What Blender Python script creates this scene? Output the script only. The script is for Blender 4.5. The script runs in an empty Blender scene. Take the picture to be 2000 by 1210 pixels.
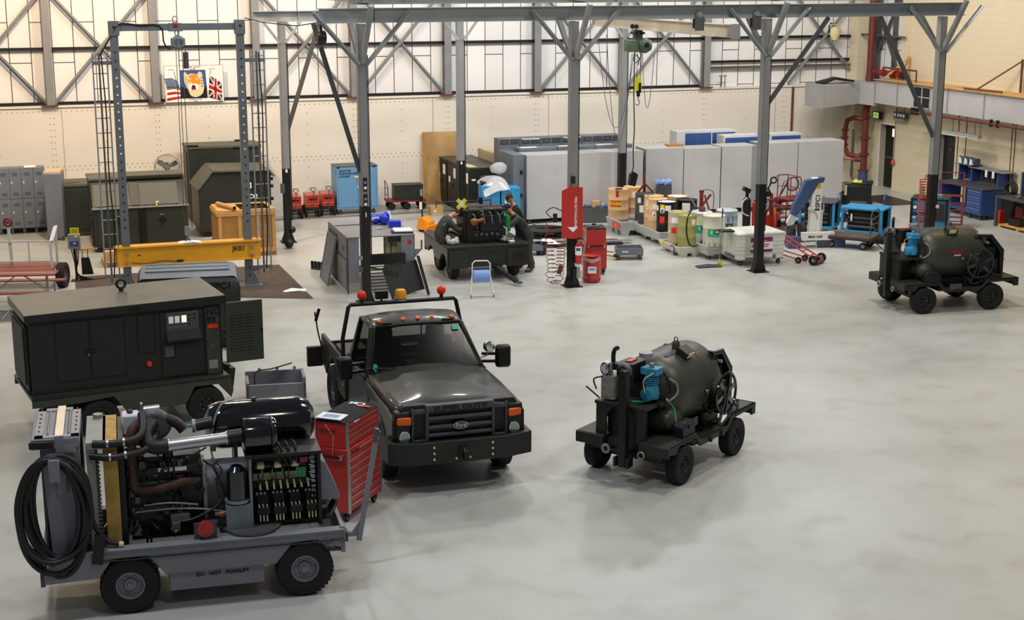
import bpy, bmesh, math, random
from mathutils import Matrix, Vector, Euler
random.seed(7)
R = math.radians
PI = math.pi
sc = bpy.context.scene
COL = sc.collection
# ---------------------------------------------------------------- camera
F, TH, H = 2935.0, R(12.8), 7.2
cam = bpy.data.objects.new('camera', bpy.data.cameras.new('camera'))
COL.objects.link(cam)
cam.location = (0, 0, H)
cam.rotation_euler = (R(90) - TH, 0, 0)
cam.data.sensor_width = 36
cam.data.lens = 36 * F / 2000
cam.data.clip_end = 300
sc.camera = cam
# ---------------------------------------------------------------- light
sc.view_settings.view_transform = 'Standard'
sc.view_settings.look = 'None'
sc.view_settings.gamma = 1
sc.view_settings.exposure = 0.05
w = bpy.data.worlds.new('world'); sc.world = w; w.use_nodes = True
w.node_tree.nodes['Background'].inputs[0].default_value = (.80, .88, 1, 1)
w.node_tree.nodes['Background'].inputs[1].default_value = .11
def lamp(x, y, z, p, col, size=1.2, rx=0, rz=0, spread=180):
    l = bpy.data.lights.new('high_bay_or_added_wash', 'AREA'); l.shape = 'DISK'; l.size = size
    l.energy = p; l.color = col; l.spread = R(spread)
    o = bpy.data.objects.new('high_bay_or_added_wash', l); COL.objects.link(o)
    o.location = (x, y, z); o.rotation_euler = (rx, 0, rz)
WARM, COOL, NEU = (1, .70, .42), (.90, .95, 1), (1, .95, .87)
for x, y, p, c in [(-12, 28, 230, NEU), (-12, 37, 230, WARM), (-6, 29, 300, NEU), (-5, 38, 330, NEU),
                   (0, 33, 480, NEU), (4, 39, 480, COOL), (7, 30, 470, NEU), (9, 41, 330, COOL),
                   (13, 35, 200, WARM), (3, 21, 330, NEU), (-5.5, 15, 420, COOL), (9, 19, 400, NEU), (1, 10, 190, NEU)]:
    lamp(x, y, 11.5, p, c)
# unseen wall washes, added to brighten the back wall and the side wall
for x, y, p, c, rz in [(-9.8, 35.2, 960, (1, .72, .47), 19), (-4.0, 37.4, 270, (1, .86, .72), 19), (1.8, 39.4, 230, (1, .97, .96), 19),
                       (7.4, 41.3, 230, (.97, .98, 1), 19), (10.6, 42.0, 120, (1, .95, .9), 19), (6.0, 40.5, 280, (1, .72, .42), -71)]:
    lamp(x, y, 10.6, p, c, .7, R(62), R(rz))
# ---------------------------------------------------------------- helpers
def G(px, py, h=0.0):
    """point of height h seen at photo pixel px, py"""
    u, v = (px - 1000) / F, (py - 605) / F
    c, s = math.cos(TH), math.sin(TH)
    d = (u, c - v * s, -s - v * c); t = (h - H) / d[2]
    return Vector((d[0] * t, d[1] * t, h))
def lin(h):
    h = h.lstrip('#'); r = []
    for i in (0, 2, 4):
        c = int(h[i:i + 2], 16) / 255
        r.append(c / 12.92 if c <= .04045 else ((c + .055) / 1.055) ** 2.4)
    return (*r, 1)
MC = {}
def mt(key, hexc=None, rough=.5, metal=0.0, var=.12, scale=6.0, bump=0.0, coat=0.0, emit=0.0, trans=0.0):
    """procedural material: base colour broken up by soft noise wear"""
    if key in MC: return MC[key]
    m = bpy.data.materials.new(key); m.use_nodes = True; MC[key] = m
    n, l = m.node_tree.nodes, m.node_tree.links
    b = n['Principled BSDF']; c = lin(hexc or '808080')
    b.inputs['Roughness'].default_value = rough; b.inputs['Metallic'].default_value = metal
    b.inputs['Coat Weight'].default_value = coat
    b.inputs['Coat Roughness'].default_value = .08
    tc = n.new('ShaderNodeTexCoord'); nz = n.new('ShaderNodeTexNoise')
    nz.inputs['Scale'].default_value = scale; nz.inputs['Detail'].default_value = 5
    l.new(tc.outputs['Object'], nz.inputs['Vector'])
    mx = n.new('ShaderNodeMix'); mx.data_type = 'RGBA'
    l.new(nz.outputs['Fac'], mx.inputs['Factor'])
    mx.inputs['A'].default_value = tuple(x * (1 - var * 1.6) for x in c[:3]) + (1,)
    mx.inputs['B'].default_value = tuple(min(1, x * (1 + var * 1.6)) for x in c[:3]) + (1,)
    l.new(mx.outputs['Result'], b.inputs['Base Color'])
    if bump:
        bp = n.new('ShaderNodeBump'); bp.inputs['Strength'].default_value = bump; bp.inputs['Distance'].default_value = .01
        n2 = n.new('ShaderNodeTexNoise'); n2.inputs['Scale'].default_value = scale * 8
        l.new(tc.outputs['Object'], n2.inputs['Vector']); l.new(n2.outputs['Fac'], bp.inputs['Height']); l.new(bp.outputs['Normal'], b.inputs['Normal'])
    if emit:
        b.inputs['Emission Color'].default_value = c; b.inputs['Emission Strength'].default_value = emit
    if trans:
        t = n.new('ShaderNodeBsdfTransparent'); t.inputs[0].default_value = (*[.35 + .65 * x for x in c[:3]], 1)
        ms = n.new('ShaderNodeMixShader'); ms.inputs[0].default_value = trans
        l.new(b.outputs[0], ms.inputs[1]); l.new(t.outputs[0], ms.inputs[2]); l.new(ms.outputs[0], n['Material Output'].inputs[0])
    return m
T = [  # name, colour, roughness, metal, variation, scale, bump, coat
 ('olive', '3a3d33', .42, 0, .18, 3), ('olive_dark', '1e201a', .5, 0, .2, 3), ('olive_lit_top', '5a5d53', .36, 0, .25, 2), ('truck_green', '1b1d17', .4, 0, .06, 2, 0, .22),
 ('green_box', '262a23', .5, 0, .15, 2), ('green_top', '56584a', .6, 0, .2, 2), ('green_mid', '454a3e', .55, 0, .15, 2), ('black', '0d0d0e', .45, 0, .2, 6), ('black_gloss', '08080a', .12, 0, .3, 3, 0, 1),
 ('rubber', '131313', .75, 0, .2, 9, .3), ('hose', '1a1918', .5, 0, .2, 9), ('grey_paint', '83858e', .5, 0, .1, 3), ('grey_dark', '45484d', .5, 0, .15, 3),
 ('steel', '8f9192', .42, .3, .15, 2), ('steel_dark', '57595a', .5, .3, .2, 2), ('steel_blue', '77808a', .5, .2, .15, 2), ('galv', 'a6aaab', .42, .4, .12, 3), ('chrome', 'e0e0e0', .08, 1, .02, 3), ('alu', 'c4c6c8', .3, .9, .08, 3),
 ('red', 'b8231c', .38, 0, .12, 3, 0, .3), ('red_dark', '7c1f1c', .5, 0, .2, 4), ('red_pipe', '6b2a24', .5, 0, .2, 4), ('red_deck', '88493f', .6, 0, .2, 3), ('orange_lamp', 'e0601a', .25, 0, .1, 5), ('red_lamp', 'e8381c', .2, 0, .1, 5), ('amber', 'e89a10', .25, 0, .1, 5),
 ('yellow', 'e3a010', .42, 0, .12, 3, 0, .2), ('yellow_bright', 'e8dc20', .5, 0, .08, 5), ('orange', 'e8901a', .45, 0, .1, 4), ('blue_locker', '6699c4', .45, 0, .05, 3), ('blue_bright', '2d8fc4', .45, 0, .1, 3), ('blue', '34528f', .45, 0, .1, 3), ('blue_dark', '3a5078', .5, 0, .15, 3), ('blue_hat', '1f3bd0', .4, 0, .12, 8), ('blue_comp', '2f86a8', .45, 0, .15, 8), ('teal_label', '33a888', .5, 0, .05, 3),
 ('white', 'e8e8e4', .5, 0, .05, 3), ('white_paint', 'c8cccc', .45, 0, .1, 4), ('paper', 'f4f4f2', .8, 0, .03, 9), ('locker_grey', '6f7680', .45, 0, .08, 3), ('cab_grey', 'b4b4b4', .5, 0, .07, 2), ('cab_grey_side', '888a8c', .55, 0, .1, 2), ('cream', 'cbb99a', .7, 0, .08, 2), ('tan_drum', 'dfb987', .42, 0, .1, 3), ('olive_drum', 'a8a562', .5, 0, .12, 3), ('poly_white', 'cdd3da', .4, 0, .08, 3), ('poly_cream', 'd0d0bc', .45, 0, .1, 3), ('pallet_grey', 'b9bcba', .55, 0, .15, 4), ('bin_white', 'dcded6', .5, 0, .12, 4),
 ('wood', 'a87a3c', .7, 0, .2, 2.5), ('wood_light', 'c69a5c', .7, 0, .2, 3), ('plywood', '94784f', .8, 0, 1.1, 1.1), ('card', 'c49a64', .8, 0, .1, 4), ('rust', '6a4434', .8, .2, .4, 6), ('exhaust', '51372e', .75, .3, .35, 8), ('rad_yellow', 'b8944a', .7, 0, .35, 7), ('rad_grey', '9a9a92', .6, .2, .2, 9), ('cast', '8f8c84', .6, .4, .4, 14), ('mat_brown', '54473f', .95, 0, .3, 4, .5),
 ('skin', 'b98468', .55, 0, .05, 9), ('hair', '17120f', .8, 0, .2, 20), ('hair_brown', '3b2a20', .8, 0, .2, 20), ('overall', '353d31', .85, 0, .18, 7), ('cloth_black', '15161b', .9, 0, .1, 7), ('boot', '4a3a2c', .7, 0, .2, 9), ('seat', '3a3836', .8, 0, .1, 9), ('towel_blue', '7f9fdc', .85, 0, .06, 9), ('green', '1e7a34', .4, 0, .1, 4), ('magenta', 'a32a78', .5, 0, .05, 4), ('copper', '8c5a34', .4, .7, .2, 8), ('green_wire', '28b060', .4, 0, .05, 8), ('ivory', 'd8cfa0', .6, 0, .1, 9),
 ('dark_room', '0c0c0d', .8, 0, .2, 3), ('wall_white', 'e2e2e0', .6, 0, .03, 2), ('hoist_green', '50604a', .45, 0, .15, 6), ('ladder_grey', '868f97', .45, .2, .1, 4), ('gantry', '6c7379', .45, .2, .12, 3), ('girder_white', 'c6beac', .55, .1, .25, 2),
]
for t in T: mt(t[0], *t[1:])
mt('light_white', 'ffffff', emit=1.3); mt('exit_green', 'd8f080', emit=.7); mt('meter', 'cfcfc0', emit=.25); mt('panel_lamp', 'ffe0b0', emit=1.6)
def plastic(key, hexc, tr):
    return mt(key, hexc, .15, 0, .1, 3, 0, 0, 0, tr)
plastic('film', 'f2f4f6', .6); plastic('glass_dark', '1c2a28', .86); plastic('glass', 'b0c0bc', .75)
for k_, v_ in (('truck_green', .28), ('glass_dark', .4)): MC[k_].node_tree.nodes['Principled BSDF'].inputs['Specular IOR Level'].default_value = v_
class B:
    """collects shapes into ONE mesh object"""
    def __init__(s): s.v, s.f, s.mi, s.mats, s.X = [], [], [], [], Matrix()
    def put(s, vs, fs, m):
        if m not in s.mats: s.mats.append(m)
        k, n = s.mats.index(m), len(s.v)
        s.v += [tuple(s.X @ Vector(p)) for p in vs]
        s.f += [tuple(i + n for i in f) for f in fs]; s.mi += [k] * len(fs); return s
    def bx(s, x0, x1, y0, y1, z0, z1, m):
        v = [(x, y, z) for z in (z0, z1) for y in (y0, y1) for x in (x0, x1)]
        return s.put(v, [(0, 2, 3, 1), (4, 5, 7, 6), (0, 1, 5, 4), (2, 6, 7, 3), (0, 4, 6, 2), (1, 3, 7, 5)], m)
    def box(s, c, d, m, r=None):
        a = Matrix.Translation(c)
        if r: a = a @ Euler(r).to_matrix().to_4x4()
        o = s.X; s.X = o @ a
        s.bx(-d[0] / 2, d[0] / 2, -d[1] / 2, d[1] / 2, -d[2] / 2, d[2] / 2, m); s.X = o; return s
    def bar(s, p, q, w, h, m):
        p, q = Vector(p), Vector(q); d = q - p
        if d.length < 1e-6: return s
        z = d.normalized(); u = Vector((0, 0, 1)) if abs(z.z) < .95 else Vector((0, 1, 0))
        x = z.cross(u).normalized(); y = x.cross(z)
        v = [tuple(b + x * (i * w / 2) + y * (j * h / 2)) for b in (p, q) for i, j in ((-1, -1), (1, -1), (1, 1), (-1, 1))]
        return s.put(v, [(0, 1, 2, 3), (7, 6, 5, 4), (0, 4, 5, 1), (1, 5, 6, 2), (2, 6, 7, 3), (3, 7, 4, 0)], m)
    def cyl(s, p, q, r, m, n=16, r2=None, cap=True):
        p, q = Vector(p), Vector(q); z = (q - p).normalized(); r2 = r if r2 is None else r2
        u = Vector((0, 0, 1)) if abs(z.z) < .95 else Vector((0, 1, 0)); x = z.cross(u).normalized(); y = x.cross(z)
        v = [tuple(b + (x * math.cos(a) + y * math.sin(a)) * rr) for b, rr in ((p, r), (q, r2)) for a in [2 * PI * i / n for i in range(n)]]
        f = [(i, (i + 1) % n, n + (i + 1) % n, n + i) for i in range(n)]
        if cap: f += [tuple(range(n - 1, -1, -1)), tuple(range(n, 2 * n))]
        return s.put(v, f, m)
    def lathe(s, prof, m, n=24, o=(0, 0, 0), ax='z', a0=0, a1=2 * PI):
        """prof = [(radius, height)] turned about an axis through o"""
        full = abs(a1 - a0 - 2 * PI) < 1e-6; k = n if full else n + 1; v = []
        for r, h in prof:
            for i in range(k):
                a = a0 + (a1 - a0) * i / n; c, d = r * math.cos(a), r * math.sin(a)
                p = {'z': (c, d, h), 'x': (h, c, d), 'y': (c, h, d)}[ax]
                v.append((p[0] + o[0], p[1] + o[1], p[2] + o[2]))
        f = [(j * k + i, j * k + (i + 1) % k, (j + 1) * k + (i + 1) % k, (j + 1) * k + i) for j in range(len(prof) - 1) for i in range(n)]
        return s.put(v, f, m)
    def tube(s, pts, r, m, n=8, closed=False, cap=True):
        P = [Vector(p) for p in pts]; N = len(P); v = []; up = None
        for i in range(N):
            a = P[(i - 1) % N] if (closed or i > 0) else P[i]; b = P[(i + 1) % N] if (closed or i < N - 1) else P[i]
            t = (b - a)
            t = t.normalized() if t.length > 1e-9 else Vector((0, 0, 1))
            if up is None:
                up = Vector((0, 0, 1)) if abs(t.z) < .9 else Vector((1, 0, 0))
            x = t.cross(up)
            x = x.normalized() if x.length > 1e-6 else t.orthogonal().normalized()
            up = x.cross(t)
            rr = r[i] if isinstance(r, (list, tuple)) else r
            for k in range(n):
                g = 2 * PI * k / n; v.append(tuple(P[i] + (x * math.cos(g) + up * math.sin(g)) * rr))
        f = [(i * n + k, i * n + (k + 1) % n, ((i + 1) % N) * n + (k + 1) % n, ((i + 1) % N) * n + k) for i in range(N if closed else N - 1) for k in range(n)]
        if cap and not closed: f += [tuple(range(n - 1, -1, -1)), tuple((N - 1) * n + k for k in range(n))]
        return s.put(v, f, m)
    def prism(s, poly, ax, a, b, m):
        """polygon extruded along ax from a to b; poly in (y,z) for x, (x,z) for y, (x,y) for z"""
        e = {'x': lambda p, t: (t, p[0], p[1]), 'y': lambda p, t: (p[0], t, p[1]), 'z': lambda p, t: (p[0], p[1], t)}[ax]
        n = len(poly); v = [e(p, a) for p in poly] + [e(p, b) for p in poly]
        return s.put(v, [tuple(range(n - 1, -1, -1)), tuple(range(n, 2 * n))] + [(i, (i + 1) % n, n + (i + 1) % n, n + i) for i in range(n)], m)
    def sph(s, c, r, m, nu=14, nv=9):
        r = (r, r, r) if isinstance(r, (int, float)) else r
        v = [(c[0] + r[0] * math.cos(2 * PI * i / nu) * math.sin(PI * j / nv), c[1] + r[1] * math.sin(2 * PI * i / nu) * math.sin(PI * j / nv), c[2] + r[2] * math.cos(PI * j / nv)) for j in range(nv + 1) for i in range(nu)]
        return s.put(v, [(j * nu + i, j * nu + (i + 1) % nu, (j + 1) * nu + (i + 1) % nu, (j + 1) * nu + i) for j in range(nv) for i in range(nu)], m)
    def loft(s, secs, m, closed=False, cap=False):
        k = len(secs[0]); v = [tuple(p) for q in secs for p in q]
        f = [(j * k + i, j * k + (i + 1) % k, (j + 1) * k + (i + 1) % k, (j + 1) * k + i) for j in range(len(secs) - 1) for i in range(k if closed else k - 1)]
        if cap: f += [tuple(range(k - 1, -1, -1)), tuple((len(secs) - 1) * k + i for i in range(k))]
        return s.put(v, f, m)
    def ring(s, c, rad, r, m, ax='y', n=28, k=8, sq=1.0):
        e = {'x': lambda a: (c[0], c[1] + rad * math.cos(a), c[2] + rad * sq * math.sin(a)), 'y': lambda a: (c[0] + rad * math.cos(a), c[1], c[2] + rad * sq * math.sin(a)), 'z': lambda a: (c[0] + rad * math.cos(a), c[1] + rad * sq * math.sin(a), c[2])}[ax]
        return s.tube([e(2 * PI * i / n) for i in range(n)], r, m, k, True)
    def go(s, name, parent=None, bev=0.0, ang=38, label=None):
        me = bpy.data.meshes.new(name); me.from_pydata(s.v, [], s.f)
        for m in s.mats: me.materials.append(MC[m])
        me.polygons.foreach_set('material_index', s.mi); me.polygons.foreach_set('use_smooth', [True] * len(s.f))
        bm = bmesh.new(); bm.from_mesh(me); bmesh.ops.recalc_face_normals(bm, faces=bm.faces); bm.to_mesh(me); bm.free()
        me.update(); me.set_sharp_from_angle(angle=R(ang))
        o = bpy.data.objects.new(name, me); COL.objects.link(o)
        if parent is not None: o.parent = parent
        if bev:
            q = o.modifiers.new('bevel', 'BEVEL'); q.width = bev; q.segments = 2; q.limit_method = 'ANGLE'; q.angle_limit = R(40)
        if label: o['label'] = label
        return o
def tag(o, label, cat, group=None):
    o['label'] = label; o['category'] = cat
    if group: o['group'] = group
    return o
def thing(name, label, cat, loc=(0, 0, 0), rz=0.0, group=None):
    o = bpy.data.objects.new(name, None); COL.objects.link(o); o.empty_display_size = .2
    o.location = (loc[0], loc[1], loc[2] if len(loc) > 2 else 0); o.rotation_euler = (0, 0, R(rz))
    return tag(o, label, cat, group)
def halves(o):
    """one object each for the loose left and right pieces of a mirrored part"""
    me2 = o.data.copy(); o2 = o.copy(); o2.data = me2; COL.objects.link(o2)
    for ob, sg in ((o, -1), (o2, 1)):
        bm = bmesh.new(); bm.from_mesh(ob.data); bmesh.ops.delete(bm, geom=[v for v in bm.verts if v.co.x * sg < 0], context='VERTS'); bm.to_mesh(ob.data); bm.free()
    return o
def struct(o):
    o['kind'] = 'structure'; return o
KIDS = {}
def cp(src, loc, rz=None, label=None, group=None, parent=None):
    c = src.copy(); COL.objects.link(c)
    if parent is not None: c.parent = parent
    else:
        c.location = (loc[0], loc[1], loc[2] if len(loc) > 2 else 0)
        if rz is not None: c.rotation_euler = (0, 0, R(rz))
        if label: c['label'] = label
        if group: c['group'] = group
    for ch in src.children: cp(ch, None, parent=c)
    return c
def text(parent, body, size, pos, m, rot=(90, 0, 0), name='lettering', ext=.002, align='LEFT', sx=1.0, bold=0.0):
    cu = bpy.data.curves.new(name, 'FONT'); cu.body = body; cu.size = size; cu.extrude = ext; cu.align_x = align; cu.offset = bold; cu.resolution_u = 3
    t = bpy.data.objects.new(name, cu); COL.objects.link(t)
    bpy.context.view_layer.update()
    me = bpy.data.meshes.new_from_object(t); bpy.data.objects.remove(t)
    me.materials.clear(); me.materials.append(MC[m])
    a = Matrix.Translation(pos) @ Euler([R(x) for x in rot]).to_matrix().to_4x4() @ Matrix.Diagonal((sx, 1, 1, 1))
    me.transform(a)
    o = bpy.data.objects.new(name, me); COL.objects.link(o)
    if parent is not None: o.parent = parent
    return o
def arcp(c, r, a0, a1, n=8):
    return [(c[0] + r * math.cos(R(a0 + (a1 - a0) * i / n)), c[1] + r * math.sin(R(a0 + (a1 - a0) * i / n))) for i in range(n + 1)]
def wheel(par, x, y, r, wd, rim='grey_paint', side=-1, z=None, rr=.5, tread=True, name='wheel'):
    """tyre turned about y; side = which way the hub faces"""
    z = r if z is None else z; b = B(); h = wd / 2
    b.lathe([(r * rr, -h * .75), (r * .62, -h * .9), (r * .82, -h), (r * .95, -h * .86), (r, -h * .5), (r, h * .5), (r * .95, h * .86), (r * .82, h), (r * .62, h * .9), (r * rr, h * .75)], 'rubber', 36, (x, y, z), 'y')
    if tread:
        for i in range(36):
            a = 2 * PI * i / 36
            for s_ in (-1, 1):
                b.box((x + r * .988 * math.cos(a), y + s_ * h * .45, z + r * .988 * math.sin(a)), (r * .03, h * .7, r * .1), 'rubber', (0, -a, 0))
    t = b.go(name, par)
    b = B(); o = (x, y, z); q = side
    b.lathe([(r * rr * 1.04, q * h * .78), (r * rr * .95, q * h * .82), (r * rr * .88, q * h * .6), (r * rr * .8, q * h * .3), (r * rr * .5, q * h * .22), (r * .2, q * h * .5), (r * .11, q * h * .55), (r * .1, q * h * .85), (0, q * h * .9)], rim, 28, o, 'y')
    b.lathe([(r * rr * 1.02, -q * h * .7), (r * rr * .5, -q * h * .2), (0, -q * h * .2)], rim, 20, o, 'y')
    for i in range(6):
        a = 2 * PI * i / 6
        b.cyl((x + r * .3 * math.cos(a), y + q * h * .2, z + r * .3 * math.sin(a)), (x + r * .3 * math.cos(a), y + q * h * .42, z + r * .3 * math.sin(a)), r * .035, 'steel', 6)
    b.go('wheel_rim', t)
    return t
def caster(par, x, y, r=.06, w_=.035, top=None, rz=0, m='rubber'):
    top = r * 2.6 if top is None else top; b = B()
    b.X = Matrix.Translation((x, y, 0)) @ Matrix.Rotation(R(rz), 4, 'Z')
    b.lathe([(0, -w_ / 2), (r, -w_ / 2), (r, w_ / 2), (0, w_ / 2)], m, 16, (0, 0, r), 'y')
    b.lathe([(0, -w_ / 2 - .004), (r * .5, -w_ / 2 - .004), (r * .5, w_ / 2 + .004), (0, w_ / 2 + .004)], 'steel', 12, (0, 0, r), 'y')
    for s_ in (-1, 1): b.bar((0, s_ * (w_ / 2 + .01), r), (r * .3, s_ * (w_ / 2 + .01), top - .01), .012, r * .8, 'steel_dark')
    b.bx(-r * .5, r * .9, -w_, w_, top - .02, top, 'steel_dark')
    return b.go('caster', par)
def skin_mesh(name, nodes, edges, m, par, sub=1, root=0):
    me = bpy.data.meshes.new(name); me.from_pydata([n[:3] for n in nodes], edges, [])
    o = bpy.data.objects.new(name, me); COL.objects.link(o); o.parent = par
    me.materials.append(MC[m])
    sk = o.modifiers.new('skin', 'SKIN'); sk.use_smooth_shade = True
    for i, d in enumerate(me.skin_vertices[0].data):
        rr = nodes[i][3]; d.radius = (rr, rr) if not isinstance(rr, tuple) else rr; d.use_root = (i == root)
    ss = o.modifiers.new('sub', 'SUBSURF'); ss.levels = sub; ss.render_levels = sub
    return o
# ================================================================ setting
def nodes_mat(key):
    m = bpy.data.materials.new(key); m.use_nodes = True; MC[key] = m
    return m, m.node_tree.nodes, m.node_tree.links, m.node_tree.nodes['Principled BSDF']
def ramp(n, l, src, stops):
    r = n.new('ShaderNodeValToRGB'); e = r.color_ramp.elements
    while len(e) < len(stops): e.new(.5)
    for i, (p, c) in enumerate(stops): e[i].position = p; e[i].color = lin(c)
    l.new(src, r.inputs[0]); return r.outputs[0]
def noise(n, l, scale, det=6, vec=None, dist=0.0):
    z = n.new('ShaderNodeTexNoise'); z.inputs['Scale'].default_value = scale; z.inputs['Detail'].default_value = det; z.inputs['Distortion'].default_value = dist
    if vec is not None: l.new(vec, z.inputs['Vector'])
    return z.outputs['Fac']
def mixc(n, l, fac, a, b, mode='MIX'):
    x = n.new('ShaderNodeMix'); x.data_type = 'RGBA'; x.blend_type = mode
    for s_, v in (('Factor', fac), ('A', a), ('B', b)):
        if isinstance(v, (int, float)): x.inputs[s_].default_value = v
        elif isinstance(v, str): x.inputs[s_].default_value = lin(v)
        else: l.new(v, x.inputs[s_])
    return x.outputs['Result']
# concrete floor: pale grey power-floated slab with cloudy stains and scuffs
m, n, l, b = nodes_mat('concrete')
tc = n.new('ShaderNodeTexCoord').outputs['Object']
c1 = ramp(n, l, noise(n, l, .22, 6, tc, .2), [(.30, 'a6a8a3'), (.50, 'b5b7b2'), (.72, 'bec1bd')])
c2 = ramp(n, l, noise(n, l, 1.4, 7, tc, .3), [(.28, 'd9d5cb'), (.50, 'ffffff'), (1, 'ffffff')])
c3 = ramp(n, l, noise(n, l, 3.2, 4, tc, 1.5), [(.20, '77726a'), (.26, 'ffffff'), (1, 'ffffff')])
vo = n.new('ShaderNodeTexVoronoi'); vo.inputs['Scale'].default_value = 1.1; l.new(tc, vo.inputs['Vector'])
c4 = ramp(n, l, vo.outputs['Distance'], [(.0, '6a655e'), (.016, 'ffffff'), (1, 'ffffff')])
cc = mixc(n, l, .5, c1, c2, 'MULTIPLY'); cc = mixc(n, l, .35, cc, c3, 'MULTIPLY'); cc = mixc(n, l, .6, cc, c4, 'MULTIPLY')
l.new(cc, b.inputs['Base Color'])
rr = n.new('ShaderNodeMapRange'); rr.inputs[3].default_value = .26; rr.inputs[4].default_value = .5
l.new(noise(n, l, 1.3, 5, tc), rr.inputs[0]); l.new(rr.outputs[0], b.inputs['Roughness'])
b.inputs['Specular IOR Level'].default_value = .55
# insulated cladding: tall white boards in dark joints
def boards(key, joint, base, off):
    m, n, l, b = nodes_mat(key)
    tc = n.new('ShaderNodeTexCoord').outputs['Object']; sp = n.new('ShaderNodeSeparateXYZ'); l.new(tc, sp.inputs[0])
    cb = n.new('ShaderNodeCombineXYZ'); l.new(sp.outputs['Z'], cb.inputs[0]); l.new(sp.outputs['X'], cb.inputs[1])
    bk = n.new('ShaderNodeTexBrick'); l.new(cb.outputs[0], bk.inputs['Vector'])
    bk.inputs['Scale'].default_value = 1; bk.inputs['Mortar Size'].default_value = .014; bk.inputs['Mortar Smooth'].default_value = .2
    bk.inputs['Brick Width'].default_value = 2.28; bk.inputs['Row Height'].default_value = .592; bk.offset = .5
    bk.inputs['Color1'].default_value = lin(base); bk.inputs['Color2'].default_value = lin(off); bk.inputs['Mortar'].default_value = lin(joint)
    l.new(bk.outputs['Color'], b.inputs['Base Color']); b.inputs['Roughness'].default_value = .45
boards('cladding', '3a3a3c', 'ecebe9', 'e2e1df')
m, n, l, b = nodes_mat('cream_steel')
tc = n.new('ShaderNodeTexCoord').outputs['Object']
l.new(ramp(n, l, noise(n, l, .5, 4, tc), [(.3, 'dbd5c8'), (.7, 'e3ddd1')]), b.inputs['Base Color']); b.inputs['Roughness'].default_value = .5
m, n, l, b = nodes_mat('painted_block')
tc = n.new('ShaderNodeTexCoord').outputs['Object']; sp = n.new('ShaderNodeSeparateXYZ'); l.new(tc, sp.inputs[0])
cb = n.new('ShaderNodeCombineXYZ'); l.new(sp.outputs['X'], cb.inputs[0]); l.new(sp.outputs['Z'], cb.inputs[1])
bk = n.new('ShaderNodeTexBrick'); l.new(cb.outputs[0], bk.inputs['Vector']); bk.inputs['Scale'].default_value = 1
bk.inputs['Mortar Size'].default_value = .008; bk.inputs['Brick Width'].default_value = .45; bk.inputs['Row Height'].default_value = .225; bk.offset = .5
for q, h_ in (('Color1', 'd8ccb0'), ('Color2', 'd6caad'), ('Mortar', 'cec19f')): bk.inputs[q].default_value = lin(h_)
l.new(bk.outputs['Color'], b.inputs['Base Color']); b.inputs['Roughness'].default_value = .65
WO, WA = (-14.77, 42.83), 19.0
RO, RA = (11.93, 51.94), -71.0
def place(o, org, a, z=0):
    o.location = (org[0], org[1], z); o.rotation_euler = (0, 0, R(a)); return o
def wp(s, y=0, z=0):
    a = R(WA); return Vector((WO[0] + s * math.cos(a) - y * math.sin(a), WO[1] + s * math.sin(a) + y * math.cos(a), z))
def rp(s, y=0, z=0):
    a = R(RA); return Vector((RO[0] + s * math.cos(a) - y * math.sin(a), RO[1] + s * math.sin(a) + y * math.cos(a), z))
q = B(); q.bx(-32, 34, 4, 62, -.2, 0, 'concrete'); struct(q.go('floor'))
# lower steel apron of the back wall, with rivet rows
q = B(); q.bx(-10, 28.3, 0, .4, 0, 3.3, 'cream_steel'); q.bx(-10, 28.3, -.05, .4, 3.3, 3.36, 'cream_steel')
MC['rivet'] = mt('rivet', 'b5a890', .6)
def rivet(s, z): q.cyl((s, .002, z), (s, -.014, z), .022, 'rivet', 6, .012)
s = -3.0
while s < 26.8:
    rivet(s, 3.19)
    if s < 27: rivet(s, 1.60); rivet(s + .07, 1.50)
    s += .148
colS = [1.63 + 2.965 * k for k in range(-4, 9)]
for k, c in enumerate(colS):
    for i in range(17):
        z = .2 + i * .175
        if z < 3.15:
            rivet(c - .05, z); rivet(c + .05, z)
    for i in range(9): rivet(c + 1.48, .3 + i * .33)
for c in (1.9, 13.0, 16.85, 25.0): q.bx(c, c + .02, -.012, 0, .1, 3.3, 'rivet')
place(struct(q.go('wall_back')), WO, WA)
q = B(); q.bx(-10, 28.3, .22, .4, 3.36, 12, 'cladding'); place(struct(q.go('wall_back_upper')), WO, WA)
# side wall: painted blockwork with two openings
q = B(); wl = 'painted_block'
D1, D2 = (1.42, 2.24, 2.12), (4.82, 5.62, 2.12)
for a_, b_ in ((-.1, D1[0]), (D1[1], D2[0]), (D2[1], 16)): q.bx(a_, b_, 0, .45, 0, 3.1, wl)
for d in (D1, D2): q.bx(d[0], d[1], 0, .45, d[2], 3.1, wl)
q.bx(2.5, 16, 0, .45, 3.1, 12, wl); q.bx(2.5, 2.9, -.1, .0, 3.1, 12, wl)
q.bx(-.1, 2.5, 0, .3, 3.1, 3.4, wl)
place(struct(q.go('wall_right')), RO, RA)
q = B(); q.bx(-.1, 2.5, .15, .35, 3.4, 12, 'cladding'); place(struct(q.go('wall_right_upper')), RO, RA)
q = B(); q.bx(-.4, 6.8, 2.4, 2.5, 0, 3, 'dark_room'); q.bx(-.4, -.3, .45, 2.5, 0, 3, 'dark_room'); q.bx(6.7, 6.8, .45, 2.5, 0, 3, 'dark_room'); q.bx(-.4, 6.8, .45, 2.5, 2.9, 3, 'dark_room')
place(struct(q.go('wall_far')), RO, RA)
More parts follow.
